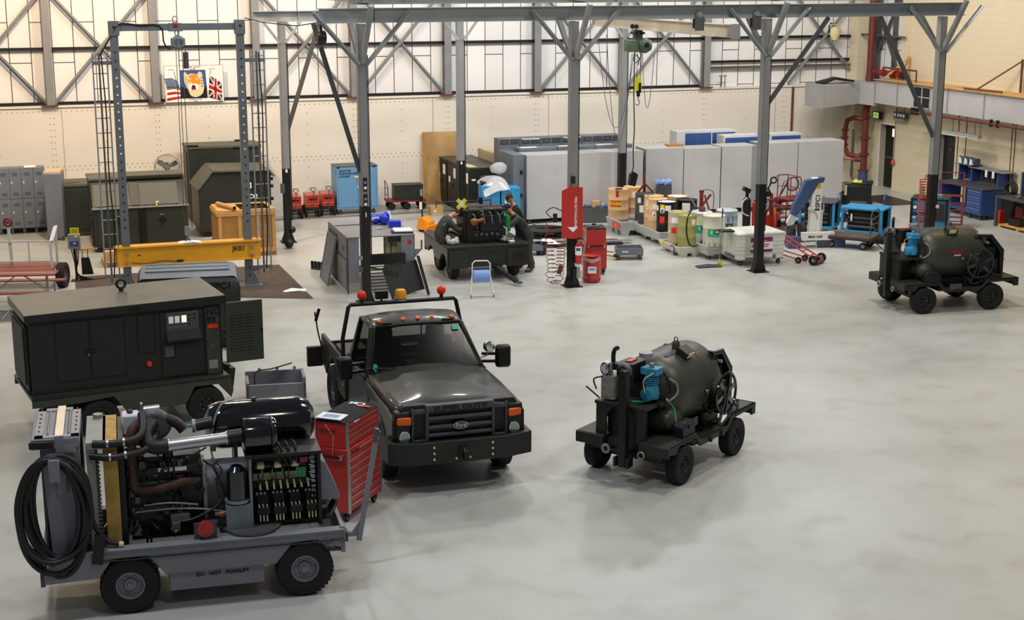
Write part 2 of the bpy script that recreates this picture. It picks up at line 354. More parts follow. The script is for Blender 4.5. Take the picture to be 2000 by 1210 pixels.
# door leaves: first ajar with a small lit pane, second dark opening
q = B(); a = D1; q.bx(a[0] + .02, a[1] - .02, .2, .25, .01, 2.06, 'black'); q.bx(a[1] - .40, a[1] - .1, .19, .2, 1.72, 1.98, 'light_white')
q.bx(a[0] + .1, a[1] - .1, .16, .2, 1.0, 1.04, 'steel_dark'); q.bx(a[1] - .2, a[1] - .12, .18, .2, 1.1, 1.3, 'steel')
place(struct(q.go('door_1')), RO, RA)
q = B(); a = D2; q.bx(a[0] + .02, a[1] - .02, .14, .19, .01, 2.06, 'black'); q.bx(a[0] + .35, a[0] + .45, .12, .14, 1.62, 1.7, 'steel_dark'); place(struct(q.go('door_2')), RO, RA)
q = B()
for a in (D1, D2):
    q.bx(a[0] - .05, a[0], -.02, .3, 0, a[2] + .05, 'wall_white'); q.bx(a[0] - .05, a[1] + .05, -.02, .46, a[2], a[2] + .05, 'wall_white')
place(struct(q.go('trim_1')), RO, RA)
# corner pillar
q = B(); q.bx(-.25, .3, -.35, .1, 0, 12, 'painted_block'); place(struct(q.go('trim_2')), RO, RA)
# dark sheeting rails, one object each
tn = 3
def trim(qq, org, a):
    global tn
    o = place(struct(qq.go('trim_%d' % tn)), org, a); tn += 1; return o
for z0, z1, a_, b_ in ((3.37, 3.45, -10, 28.0), (4.92, 5.0, -10, 28.0), (6.5, 6.58, -10, 28.0)):
    if z0 < 3.5: b_ = 22.3
    q = B(); q.bx(a_, b_, .08, .2, z0, z1, 'black'); trim(q, WO, WA)
q = B(); q.bx(22.4, 28, .1, .2, 4.15, 4.22, 'black'); trim(q, WO, WA)
q = B(); q.bx(22.4, 28, .02, .14, 3.97, 4.03, 'steel_dark'); trim(q, WO, WA)
# wall columns: I sections standing on the apron
for k, c in enumerate(colS[:-1]):
    wm = .11
    q = B(); q.bx(c - wm, c + wm, -.12, -.10, 3.36, 11, 'steel'); q.bx(c - wm, c + wm, .14, .16, 3.36, 11, 'steel'); q.bx(c - .012, c + .012, -.1, .14, 3.36, 11, 'steel_dark')
    q.bx(c - .26, c + .2, -.2, .16, 3.36, 3.385, 'red_pipe'); trim(q, WO, WA)
# cross bracing bays
HB = 3.16
for k in (-1, 0, 2, 3, 5, 6, 8):
    a_ = 1.63 + 2.965 * k + .1; b_ = a_ + 2.965 - .2
    for (x0, x1) in ((a_, b_), (b_, a_)):
        q = B(); y = .0 if x0 < x1 else .05
        q.bar((x0, y, 3.4), (x1, y, 3.4 + HB), .015, .11, 'steel'); q.bar((x0, y - .04, 3.4), (x1, y - .04, 3.4 + HB), .08, .015, 'steel'); trim(q, WO, WA)
        q = B(); q.bar((x0, y, 3.4 + HB + .1), (x1, y, 3.4 + 2 * HB), .015, .11, 'steel'); trim(q, WO, WA)
# bracing beside the corner on the side wall
for x0, x1, z0, z1 in ((.35, 2.4, 3.6, 6.6), (2.4, .35, 3.6, 6.6), (.35, 1.6, 3.4, 9)):
    q = B(); q.bar((x0, .02, z0), (x1, .02, z1), .05, .1, 'steel_dark'); trim(q, RO, RA)
for z in (3.5, 4.95): 
    q = B(); q.bx(.3, 2.5, .05, .15, z, z + .08, 'black'); trim(q, RO, RA)
q = B(); q.bx(-.05, 2.9, -.25, -.2, 5.0, 5.06, 'steel_dark'); trim(q, RO, RA)
q = B(); q.bx(.9, .98, -.05, .12, 3.4, 11, 'steel_dark'); q.bx(1.9, 1.95, -.05, .12, 3.4, 11, 'steel_dark'); trim(q, RO, RA)
# rusty expansion strip down the apron near the corner
q = B(); q.bx(25.62, 25.69, -.05, .0, 1.2, 3.32, 'rust'); trim(q, WO, WA)
# track channel sunk in the floor
q = B(); a = G(500, 432); b_ = G(900, 411); q.bar((a.x, a.y, .004), (b_.x, b_.y, .004), .05, .008, 'black'); q.bar((a.x - .08, a.y + .12, .004), (b_.x - .08, b_.y + .12, .004), .02, .008, 'steel_dark'); struct(q.go('trim_%d' % tn)); tn += 1
# ================================================================ steel frame standing in the hall
FA = 20.6
def fdir(a, b): 
    t = R(FA); return (a * math.cos(t) - b * math.sin(t), a * math.sin(t) + b * math.cos(t))
P1 = G(716, 590)
def fp(a, b=0, z=0):
    d = fdir(a, b); return Vector((P1.x + d[0], P1.y + d[1], z))
lab = {0: ('steel post with black foot standing in front of the grey generator housing shell', 'grey'),
       1: ('steel post with black foot behind the hanging red sign', ''), 2: ('steel post with black foot in front of the spill kit bin', ''),
       3: ('steel post with black foot beside the blue compressor cabinet', '')}
def post(i, b, label, zt, zk, braces=True):
    p = fp(4.92 * i, b)
    t = thing('steel_post', label, 'post', p, FA, 'posts of the inner steel frame')
    q = B(); hw = .085
    m1, m2 = 'steel', 'black'
    for z0, z1, mm in ((zk, zt, m1), (.0, zk, m2)):
        q.bx(-hw, hw, -.09, -.075, z0, z1, mm); q.bx(-hw, hw, .075, .09, z0, z1, mm); q.bx(-.01, .01, -.075, .075, z0, z1, mm)
        q.bx(-hw - .01, -hw + .01, -.09, .09, z0, z1, mm)
    q.go('column', t)
    q = B(); q.bx(-.2, .2, -.2, .2, 0, .02, 'black')
    for s_ in (-1, 1): q.prism([(s_ * .08, .02), (s_ * .17, .02), (s_ * .08, .3)], 'y', -.09, .09, 'black')
    q.go('base_plate', t)
    q = B()
    for x in (.1, .125): q.cyl((x, -.05, 1.0 if b == 0 else .6), (x, -.05, 5.4), .011, 'black', 6)
    q.go('conduit', t)
    if braces:
        for s_ in (-1, 1):
            q = B(); q.bar((s_ * .08, -.11, zk + 3.05), (s_ * 1.05, -.11, zt + .25), .015, .1, 'galv'); q.bar((s_ * .08, -.16, zk + 3.05), (s_ * 1.05, -.16, zt + .25), .08, .015, 'galv'); q.go('knee_brace', t)
        q = B(); q.bar((.0, .1, zk + 3.1), (.0, .9, zt), .1, .1, 'steel_dark'); q.go('knee_brace', t)
        q = B(); q.bar((.0, -.1, zk + 3.1), (.0, -.9, zt + .4), .1, .1, 'steel'); q.go('knee_brace', t)
    return t
for i in range(4):
    t = post(i, 0, lab[i][0], 6.05, 2.15)
    if i == 0:
        q = B()
        for z in (2.48, 2.12): q.bx(-.045, .045, -.104, -.095, z, z + .3, 'black'); q.bx(-.03, .03, -.108, -.103, z + .05, z + .11, 'paper'); q.bx(-.03, .03, -.108, -.103, z + .17, z + .22, 'steel')
        q.go('label_plate', t)
        text(t, '1', .14, (-.03, -.1, 1.92), 'paper', name='number', bold=.004)
        q = B(); q.bx(-.16, -.09, -.1, -.02, .98, 1.06, 'steel'); q.bx(-.16, -.09, -.1, -.02, .7, .82, 'steel_dark'); q.go('socket_box', t)
for i, lb in enumerate(('steel post with black foot beside the red wagons', 'steel post with black foot in front of the dark transport cabinets', 'steel post with black foot behind the peach coloured drums')):
    t = post(i, 8, lb, 5.84, 2.0, braces=False)
    for s_ in (-1, 1):
        q = B(); q.bar((s_ * .08, -.1, 5.3), (s_ * .5, -.1, 5.85), .06, .06, 'galv'); q.go('knee_brace', t)
    if i == 0:
        q = B(); q.bx(-.17, -.08, -.14, 0, 1.35, 1.6, 'steel_dark'); q.go('switch_box', t); text(t, '8', .12, (-.04, -.1, 1.9), 'paper', name='number', bold=.004)
        q = B(); q.sph((.1, -.1, .35), .09, 'black'); q.go('socket', t)
    if i == 1: text(t, '6', .12, (-.04, -.1, 1.9), 'paper', name='number', bold=.004)
def ibeam(name, label, p, q_, z0, z1, fw, m, cat='beam'):
    p, q_ = Vector(p), Vector(q_); L = (q_ - p).length; a = math.degrees(math.atan2(q_.y - p.y, q_.x - p.x))
    t = thing(name, label, cat, (p.x, p.y, 0), a)
    b = B(); b.bx(0, L, -fw, fw, z0, z0 + .022, m); b.bx(0, L, -fw, fw, z1 - .022, z1, m); b.bx(0, L, -.008, .008, z0, z1, m)
    k = 1.2
    while k < L: b.bx(k, k + .012, -fw * .9, fw * .9, z0, z1, m); k += 4.92
    b.go('beam', t); return t
ibeam('runway_beam', 'long grey steel runway beam across the front posts, lower of the front pair', fp(-.9, .0), fp(15.35, .0), 6.07, 6.38, .09, 'galv')
ibeam('runway_beam', 'grey steel beam along the top edge above the front runway beam', fp(-.3, -.25), fp(15.6, -.25), 6.46, 6.8, .1, 'galv')
ibeam('runway_beam', 'grey steel runway beam along the back row of posts', fp(-.75, 8), fp(10.4, 8), 5.84, 6.12, .1, 'galv')
for i, s_ in enumerate(('left end above the hose reel', 'middle above the red sign post', 'right above the spill kit post')):
    ibeam('cross_beam', 'overhead cross beam joining front and back posts, ' + s_, fp(4.92 * i, -.6), fp(4.92 * i, 8.4), 6.5, 6.86, .12, 'galv')
def strut(label, p, q_):
    b = B(); b.bar(p, q_, .1, .05, 'steel_dark'); b.bar(Vector(p) + Vector((0, -.04, 0)), Vector(q_) + Vector((0, -.04, 0)), .012, .12, 'steel_dark'); return tag(b.go('brace_strut'), label, 'brace')
strut('long dark diagonal brace rising leftward from the front left post', fp(-.08, 0, 2.9), fp(-.95, .3, 6.06))
strut('long diagonal brace rising rightward from the back post by the red wagons', fp(.08, 8, 3.0), fp(.95, 7.6, 5.9))
strut('long diagonal brace rising rightward from the post at the spill kit bin', fp(9.92, 0, 4.05), fp(11.5, 0, 6.06))
strut('long diagonal brace rising leftward from the post by the compressor cabinet', fp(14.68, 0, 3.1), fp(12.95, 0, 6.06))
# travelling crane bridge with end truck
t = thing('crane_bridge', 'whitish travelling crane girder hanging under the runway beams', 'crane', fp(8.95, 0), FA + 90)
q = B(); q.bx(-.1, 8.2, -.09, .09, 5.62, 5.64, 'girder_white'); q.bx(-.1, 8.2, -.01, .01, 5.62, 5.92, 'girder_white'); q.bx(-.1, 8.2, -.09, .09, 5.9, 5.92, 'girder_white'); q.bx(-.12, -.1, -.12, .12, 5.6, 5.94, 'galv')
q.go('girder', t)
q = B(); q.X = Matrix.Translation((0, 0, 0))
q.cyl((.12, -.55, 6.22), (.12, 1.0, 6.22), .1, 'steel', 18); q.go('drive_tube', t)
for y in (-.55, .95):
    q = B(); q.bx(.0, .04, y - .1, y + .1, 5.85, 6.35, 'steel_dark'); q.bx(-.14, -.1, y - .11, y + .11, 5.8, 6.12, 'steel_dark'); q.cyl((-.14, y, 6.16), (.14, y, 6.16), .07, 'steel', 14)
    q.go('end_truck', t)
# electric hoist hanging from the bridge
hp = fp(8.95, 5.2)
t = thing('chain_hoist', 'green electric hoist with trolley hanging from the crane girder', 'hoist', (hp.x, hp.y, 0), FA)
q = B(); q.bx(-.32, -.02, -.17, .17, 5.05, 5.36, 'hoist_green'); q.bx(-.34, -.0, -.12, .12, 5.1, 5.3, 'hoist_green'); q.go('gearbox', t, .02)
q = B(); q.lathe([(0, -.14), (.12, -.14), (.2, -.08), (.2, .12), (.15, .2), (0, .22)], 'hoist_green', 20, (.18, 0, 5.2), 'y'); q.cyl((0, 0, 5.2), (.36, 0, 5.2), .15, 'hoist_green', 18); q.lathe([(0, 0), (.07, 0), (.07, .03), (0, .03)], 'black', 12, (.2, -.18, 5.22), 'y'); q.go('motor', t)
q = B(); q.bx(-.12, .12, -.06, .06, 5.34, 5.62, 'steel_dark')
for x in (-.1, .1):
    for y in (-.12, .12): q.cyl((x, y - .02, 5.7), (x, y + .02, 5.7), .06, 'black', 12)
    q.bx(x - .05, x + .05, -.14, .14, 5.5, 5.56, 'black')
q.go('trolley', t)
q = B(); q.tube([(.02, -.1, 5.05), (.05, -.12, 4.95), (.0, -.12, 4.82), (-.12, -.12, 4.75), (-.18, -.12, 4.88), (-.06, -.12, 4.98), (0, -.12, 4.85), (-.02, -.12, 4.7)], .014, 'black'); q.go('loop_cable', t)
q = B(); q.cyl((.0, 0, 5.05), (.0, 0, 4.3), .009, 'steel_dark', 6); q.cyl((.14, 0, 5.05), (.09, 0, 4.3), .009, 'steel_dark', 6); q.go('lifting_chain', t)
q = B(); q.bx(-.05, .12, -.06, .06, 4.02, 4.36, 'yellow_bright'); q.bx(.03, .1, -.07, .0, 3.96, 4.22, 'black'); q.cyl((.05, 0, 3.86), (.05, 0, 4.02), .05, 'black', 10); q.tube([(.05, 0, 3.86), (.05, 0, 3.78), (.1, 0, 3.7), (.05, 0, 3.62), (-.02, 0, 3.66)], .018, 'steel'); q.go('hook_block', t, label='yellow hook block')
def catenary(a, b, sag, n=14):
    a, b = Vector(a), Vector(b); return [a.lerp(b, i / n) - Vector((0, 0, sag * (1 - (2 * i / n - 1) ** 2))) for i in range(n + 1)]
q = B()
for x0, x1, sg in ((-.9, -.15, 2.6), (-1.15, -.1, 2.2), (.12, .5, 1.7)): q.tube(catenary((x0, 0, 5.5), (x1, 0, 5.0), sg, 18), .009, 'steel_dark', 5)
q.go('hand_chain', t)
q = B(); q.tube([(-.12, -.1, 5.05), (-.13, -.1, 4), (-.09, -.1, 3), (-.12, -.1, 2.4), (-.1, -.1, 2.0), (-.14, -.1, 1.83)], .016, 'black'); q.go('pendant_cable', t)
q = B(); q.prism([(-.24, 1.5), (-.06, 1.46), (.02, 1.78), (-.1, 1.86), (-.2, 1.8)], 'y', -.16, -.04, 'black'); q.go('pendant_control', t)
# black spring cable reel at top left
pr = fp(-.86, 0)
t = thing('cable_reel', 'small black spring balancer reel hanging from the end of the front overhead beam', 'reel', (pr.x, pr.y, 0), FA)
q = B(); q.lathe([(0, -.09), (.13, -.09), (.15, -.06), (.15, .06), (.13, .09), (0, .09)], 'black', 20, (0, 0, 5.78), 'x'); q.go('reel_body', t)
q = B(); q.bx(-.02, .02, -.03, .03, 5.9, 6.08, 'black'); q.tube([(.06, 0, 5.66), (.05, 0, 5.56), (.09, 0, 5.55), (.1, 0, 5.66)], .01, 'steel'); q.tube([(-.06, 0, 5.66), (-.05, 0, 5.56), (-.02, 0, 5.57), (0, 0, 5.66)], .01, 'steel'); q.go('hanger', t)
# sagging cable from gantry to the frame
gq = [Vector((-6.0, 34.3, 6.12)), Vector((-5.6, 34.3, 6.02)), Vector((-4.8, 34.0, 5.95)), Vector((-4.2, 33.6, 6.05)), fp(-.6, 0, 6.35)]
q = B(); q.tube(gq, .012, 'black', 6); tag(q.go('power_cable'), 'thin black cable sagging from the gantry top to the overhead beam', 'cable')
# ================================================================ duct and services by the side wall
t = thing('air_duct', 'large grey sheet metal air duct running along the side wall', 'duct', (RO[0], RO[1], 0), RA)
q = B(); z0, z1 = 2.9, 3.66
q.prism([(.2, -.05), (.1, -1.15), (1.15, -2.75), (2.35, -2.75), (1.35, -.85), (2.2, -.8), (2.2, -.05)], 'z', z0 - .1, z1 - .15, 'cab_grey')
q.bx(2.2, 14, -.8, -.05, z0, z1, 'cab_grey'); q.bx(2.2, 14, -.9, .0, z1, z1 + .02, 'wood_light'); q.go('duct', t)
q = B()
for s_ in (2.2, 3.5, 6.2, 8.0, 10.0): q.bx(s_, s_ + .05, -.83, -.03, z0 - .02, z1 + .02, 'galv')
q.bx(1.15, 2.35, -2.79, -2.75, z0 - .12, z1 - .12, 'galv'); q.go('flange', t)
q = B(); q.bx(4.45, 5.35, -.82, -.8, z0 + .05, z1 - .05, 'black')
for i in range(3): q.bx(4.45 + i * .44, 4.48 + i * .44, -.84, -.8, z0 + .05, z1 - .05, 'cab_grey')
for z in (z0 + .05, (z0 + z1) / 2, z1 - .07): q.bx(4.45, 5.36, -.84, -.8, z, z + .025, 'cab_grey')
q.go('grille', t)
q = B(); 
for i in range(6): q.tube([(1.3 + i * .1, -2.5, z1 - .12), (1.5 + .05 * i, -2.0, z1 + .02 + .02 * (i % 2)), (1.2 + i * .1, -1.3, z1 - .08)], .04, 'black', 6)
tag(q.go('cable_bundle'), 'heap of black cable lying on the duct end', 'cable').location = (0, 0, 0)
place(bpy.data.objects['cable_bundle'], RO, RA)
q = B(); q.cyl((4.3, -.95, 2.82), (14, -.95, 2.82), .04, 'red_pipe', 10)
for s_ in (4.6, 4.75, 4.9, 8.6, 8.9): q.cyl((s_, -.95, 2.74), (s_, -.95, 2.95), .05, 'black', 8)
place(tag(q.go('pipe'), 'thin dark red pipe running under the air duct', 'pipe'), RO, RA)
# red riser and valves in the corner
t = thing('riser_pipe', 'dark red fire main riser with valves in the corner', 'pipe', rp(1.19, -.45), RA)
q = B(); q.cyl((0, 0, .5), (0, 0, 2.75), .11, 'red_pipe', 16); q.cyl((-.05, .1, 3.5), (-.05, .1, 9), .12, 'red_pipe', 16); q.cyl((0, 0, .0), (0, 0, .5), .16, 'blue_dark', 16)
for z in (.5, 1.05, 1.6, 2.3): q.cyl((0, 0, z), (0, 0, z + .06), .17, 'red_pipe', 16)
q.tube([(0, 0, 2.3), (.02, -.05, 2.5), (.04, 0, 2.7), (.0, .05, 2.95)], .12, 'red_pipe', 12); q.go('riser', t)
q = B(); q.tube([(-.02, -.05, 2.25), (-.25, -.3, 2.3), (-.42, -.45, 2.2), (-.45, -.5, 1.9), (-.45, -.5, 1.3), (-.35, -.4, 1.05), (-.1, -.1, .98)], .085, 'red_pipe', 12)
for z in (1.35, 1.6, 1.85): q.cyl((-.45, -.5, z), (-.45, -.5, z + .05), .13, 'red_pipe', 12)
q.go('bypass_pipe', t)
q = B(); q.cyl((-.25, -.3, .3), (-.25, -.3, 1.9), .05, 'steel_dark', 10); q.tube([(-.25, -.3, .35), (-.2, -.28, .2), (0, -.1, .18)], .05, 'steel_dark', 8); q.go('drain_pipe', t)
q = B(); q.ring((-.42, -.62, .9), .16, .022, 'red', 'y', 20); 
for a in range(3): q.bar((-.42 + .15 * math.cos(a * PI / 3), -.62, .9 + .15 * math.sin(a * PI / 3)), (-.42 - .15 * math.cos(a * PI / 3), -.62, .9 - .15 * math.sin(a * PI / 3)), .02, .02, 'red')
q.cyl((-.42, -.62, .9), (-.05, -.05, .9), .03, 'red', 8); q.cyl((-.2, -.25, .9), (-.05, -.05, .9), .09, 'red_pipe', 10); q.go('hand_wheel', t, label='bright red valve hand wheel')
q = B(); q.cyl((1.4, -.35, 3.85), (3.1, -.35, 3.85), .09, 'red_pipe', 12); q.cyl((3.1, -.35, 3.85), (3.16, -.35, 3.85), .13, 'black', 12)
for s_ in (1.9, 2.4, 2.6, 2.9): q.cyl((s_, -.35, 3.85), (s_ + .05, -.35, 3.85), .13, 'red', 12)
q.tube([(1.2, -.3, 3.7), (1.2, -.3, 3.95), (1.4, -.3, 3.98)], .06, 'red_pipe'); q.tube([(2.3, -.6, 3.75), (2.3, -.6, 4.05), (4.2, -.6, 4.05), (4.2, -.6, 3.7)], .03, 'red_pipe', 8)
place(tag(q.go('valve_pipe'), 'red flanged pipe with valves lying on top of the duct', 'pipe'), RO, RA)
# flood lamp on the back wall bracing
t = thing('flood_lamp', 'tan floodlight housing fixed on the wall bracing near the corner', 'lamp', wp(27.0, -.3), WA)
q = B(); q.lathe([(.1, -.2), (.15, -.1), (.2, .08), (.17, .2), (0, .26)], 'ivory', 18, (0, 0, 5.05), 'z'); q.go('housing', t)
q = B(); q.bar((-.22, 0, 5.1), (-.22, 0, 5.35), .03, .05, 'black'); q.bar((-.22, 0, 5.35), (.22, .1, 5.35), .05, .03, 'ivory'); q.bar((0, 0, 5.3), (0, .3, 5.4), .04, .04, 'black'); q.go('bracket', t)
# emergency lighting and signs on the side wall
t = thing('exit_sign', 'small lit green and black exit sign above the first doorway', 'sign', rp(1.28, -.1), RA)
q = B(); q.bx(-.12, .36, -.06, .0, 2.28, 2.52, 'black'); q.bx(-.08, .2, -.065, -.06, 2.31, 2.49, 'exit_green'); q.go('sign_box', t)
q = B(); q.bx(-.03, .0, -.07, -.065, 2.33, 2.46, 'green'); q.bx(.04, .09, -.07, -.065, 2.33, 2.47, 'green'); q.bx(.13, .16, -.07, -.065, 2.33, 2.47, 'green'); q.go('running_figure', t)
t = thing('emergency_light', 'grey box of four round emergency lamps above the doorway', 'lamp', rp(2.75, -.1), RA)
q = B(); q.bx(-.35, .35, -.08, 0, 2.42, 2.62, 'grey_dark'); q.bx(-.3, .3, -.1, 0, 2.34, 2.42, 'steel'); q.bar((-.2, -.04, 2.62), (-.2, -.04, 2.9), .015, .015, 'black'); q.bar((.25, -.04, 2.62), (.25, -.04, 2.9), .015, .015, 'black'); q.go('housing', t)
for x in (-.25, -.05, .1, .25):
    q = B(); q.cyl((x, -.09, 2.52), (x, -.08, 2.52), .055, 'paper', 14); q.go('lamp_lens', t)
t = thing('fluorescent_light', 'suspended white fluorescent batten hanging above the blue workbench', 'lamp', rp(7.0, -.75), RA)
q = B(); q.bx(-.75, .85, -.07, .07, 2.32, 2.4, 'galv'); q.bx(-.72, .82, -.05, .05, 2.29, 2.32, 'paper'); q.go('batten', t)
q = B()
for x in (-.5, .6): q.bar((x, 0, 2.4), (x, .0, 2.8), .012, .012, 'black'); q.bx(x - .28, x + .1, -.03, .03, 2.8, 2.84, 'steel')
q.bar((.85, 0, 2.4), (.85, 0, 2.85), .012, .012, 'black'); q.go('suspension', t)
q = B()
for s_ in (5.75, 6.15, 8.35, 8.5): q.bx(s_, s_ + .02, -.02, 0, .9, 2.9, 'rust')
place(tag(q.go('conduit'), 'thin rusty conduits dropping down the side wall behind the benches', 'conduit'), RO, RA)
q = B(); q.bar((2.36, -.05, 1.0), (2.36, -.05, 2.8), .012, .012, 'red_pipe'); q.lathe([(0, 1.06), (.05, 1.0), (.08, .88), (.03, .85), (0, .85)], 'red', 10, (2.36, -.08, 0)); place(tag(q.go('alarm_bell'), 'small red alarm pull hanging on the wall beside the first doorway', 'alarm'), RO, RA)
q = B(); q.prism([(2.7, -.02), (2.7, -.7), (2.72, -.7), (2.72, -.02)], 'z', 3.66, 3.7, 'wood_light'); q.bar((3.0, -.1, 4.4), (2.7, -.7, 3.8), .04, .06, 'wood_light'); q.bar((3.0, -.1, 3.7), (3.0, -.1, 4.45), .05, .05, 'wood_light'); place(tag(q.go('wall_bracket'), 'cream triangular bracket above the duct near the corner', 'bracket'), RO, RA)
q = B(); q.bar((8.7, -.1, 4.6), (7.6, -.8, 3.72), .04, .04, 'rust'); q.bar((8.7, -.1, 3.7), (8.7, -.1, 4.65), .05, .05, 'rust'); q.bar((7.0, -.8, 3.72), (8.8, -.8, 3.74), .05, .05, 'rust'); place(tag(q.go('wall_bracket'), 'rusty triangular bracket above the duct, farther from the corner', 'bracket'), RO, RA)
q = B(); q.tube([(22.9 + 0, -.1, 3.36), (22.9, -.1, 3.75)], .015, 'steel_dark'); q.tube([(23.05, -.1, 3.36), (23.05, -.1, 3.75)], .015, 'steel_dark'); q.bx(22.85, 22.95, -.13, -.07, 3.7, 3.76, 'steel'); q.bx(23.0, 23.1, -.13, -.07, 3.7, 3.76, 'steel'); place(tag(q.go('stub_pipe'), 'pair of thin stub pipes standing on top of the cream wall', 'pipe'), WO, WA)
q = B(); a = G(1642, 402); b_ = G(1740, 377)
q.box(((a.x + b_.x) / 2 + .6, (a.y + b_.y) / 2 - .2, .008), (2.0, 1.1, .014), 'black', (0, 0, R(-71))); tag(q.go('door_mat'), 'black rubber mat on the floor before the first doorway', 'mat')
# ================================================================ pickup truck
p = G(765, 928); a_ = R(17.8)
TO = (p.x - .07 + .86 * math.cos(a_), p.y + .86 * math.sin(a_))
tr = thing('pickup_truck', 'dark green pickup truck with flat dark steel front bumper and beacons on a rear rack', 'truck', TO, 17.8)
tg = 'truck_green'
# hood and fenders, lofted along y
def sect(y, hw, zt, zb, crown=.03, sh=.10):
    r = [(-hw, y, zb), (-hw - .01, y, (zb + zt) * .5), (-hw + .01, y, zt - sh * 1.3), (-hw + .07, y, zt - sh * .45), (-hw + .17, y, zt - .035), (-hw * .62, y, zt - .01), (-hw * .45, y, zt + crown), (0, y, zt + crown * 1.5)]
    return r + [(-x, yy, z) for x, yy, z in r[-2::-1]]
b = B(); b.loft([sect(-.88, .82, 1.235, 1.04, .0), sect(-.82, .88, 1.27, .98, .01), sect(-.55, .94, 1.295, .9, .03), sect(0, .955, 1.31, .9, .04), sect(.6, .96, 1.31, .9, .04), sect(.98, .95, 1.33, .9, .03)], tg)
b.go('hood', tr, .0, 50)
b = B()
for s_ in (-1, 1):
    x0, x1 = s_ * .88, s_ * .965
    arch = [(y, z) for y, z in arcp((0.02, .42), .50, 172, 8, 12)]
    poly = [(-.84, 1.08), (-.84, .62)] + arch + [(.62, .42), (.98, .42), (.98, 1.2), (-.5, 1.16)]
    b.prism(poly, 'x', min(x0, x1), max(x0, x1), tg)
    b.tube([(s_ * .965, y, z) for y, z in arcp((0.02, .42), .51, 175, 5, 14)], .028, tg, 6)
halves(b.go('fender', tr))
b = B()   # doors
for s_ in (-1, 1): b.bx(min(s_ * .87, s_ * .96), max(s_ * .87, s_ * .96), 1.0, 2.12, .42, 1.24, tg)
halves(b.go('door', tr, .02))
b = B()
for s_ in (-1, 1): b.bx(min(s_ * .96, s_ * .985), max(s_ * .96, s_ * .985), 1.86, 2.02, 1.06, 1.1, 'black')
halves(b.go('door_handle', tr))
b = B(); b.bx(-.87, .87, 2.0, 2.3, .45, 1.26, tg)
for s_ in (-1, 1): b.bx(min(s_ * .87, s_ * .94), max(s_ * .87, s_ * .94), 2.14, 2.3, .45, 1.3, tg)
b.bx(-.95, .95, .9, 2.25, .4, .46, 'black'); b.go('cab_lower', tr, .02)
# roof and pillars
def rs(y, hw, z, dz): return [(-hw, y, z - dz), (-hw + .03, y, z - dz * .45), (-hw + .12, y, z - .02), (-.3, y, z + .012), (0, y, z + .016), (.3, y, z + .012), (hw - .12, y, z - .02), (hw - .03, y, z - dz * .45), (hw, y, z - dz)]
b = B(); b.loft([rs(1.47, .70, 1.87, .04), rs(1.56, .73, 1.92, .07), rs(1.8, .755, 1.96, .09), rs(2.1, .75, 1.95, .09), rs(2.24, .73, 1.91, .08), rs(2.28, .71, 1.86, .04)], tg)
b.loft([rs(1.47, .68, 1.84, .03), rs(2.27, .70, 1.84, .03)], 'seat'); b.go('roof', tr, 0, 60)
b = B()
for s_ in (-1, 1):
    b.loft([[(s_ * .93, .98, 1.24), (s_ * .85, .93, 1.28), (s_ * .83, 1.02, 1.28), (s_ * .92, 1.08, 1.24)], [(s_ * .74, 1.52, 1.86), (s_ * .66, 1.46, 1.88), (s_ * .66, 1.55, 1.88), (s_ * .74, 1.62, 1.86)]], tg, True, True)
    b.loft([[(s_ * .94, 2.06, 1.24), (s_ * .86, 2.06, 1.24), (s_ * .84, 2.28, 1.24), (s_ * .92, 2.28, 1.24)], [(s_ * .755, 2.14, 1.88), (s_ * .68, 2.14, 1.88), (s_ * .67, 2.26, 1.88), (s_ * .74, 2.26, 1.88)]], tg, True, True)
halves(b.go('pillar', tr, .008)); b = B(); b.bx(-.86, .86, 2.2, 2.28, 1.24, 1.36, tg); b.go('rear_sill', tr)
b = B(); b.put([(-.87, .96, 1.30), (.87, .96, 1.30), (.68, 1.5, 1.865), (-.68, 1.5, 1.865)], [(0, 1, 2, 3)], 'glass_dark'); b.go('windshield', tr)
b = B(); b.tube([(-.88, .945, 1.295), (.88, .945, 1.295), (.69, 1.495, 1.87), (-.69, 1.495, 1.87)], .016, 'black', 6, True); b.go('windshield_seal', tr)
for s_ in (-1, 1):
    b = B(); b.put([(s_ * .925, 1.1, 1.25), (s_ * .925, 2.06, 1.25), (s_ * .75, 2.14, 1.86), (s_ * .74, 1.62, 1.86)], [(0, 1, 2, 3)], 'glass_dark'); b.go('side_window', tr)
b = B(); b.put([(-.82, 2.27, 1.36), (.82, 2.27, 1.36), (.68, 2.255, 1.86), (-.68, 2.255, 1.86)], [(0, 1, 2, 3)], 'glass'); b.bx(-.27, -.25, 2.25, 2.27, 1.36, 1.86, 'black'); b.bx(.25, .27, 2.25, 2.27, 1.36, 1.86, 'black'); b.go('rear_window', tr)
b = B(); b.put([(-.84, 1.0, 1.27), (.84, 1.0, 1.27), (.84, 1.3, 1.24), (-.84, 1.3, 1.24), (-.84, 1.32, .9), (.84, 1.32, .9)], [(0, 1, 2, 3), (3, 2, 5, 4)], 'seat'); b.bx(-.2, .2, 1.27, 1.3, 1.05, 1.2, 'black'); b.go('dashboard', tr)
for x in (-.42, .42):
    b = B(); b.box((x, 1.72, .95), (.6, .5, .16), 'seat'); b.box((x, 1.96, 1.25), (.56, .14, .6), 'seat', (-.18, 0, 0)); b.box((x, 2.02, 1.62), (.3, .1, .18), 'seat', (-.1, 0, 0)); b.go('seat', tr, .04)
b = B(); b.box((0, 1.75, 1.05), (.22, .45, .3), 'seat'); b.go('console', tr, .02)
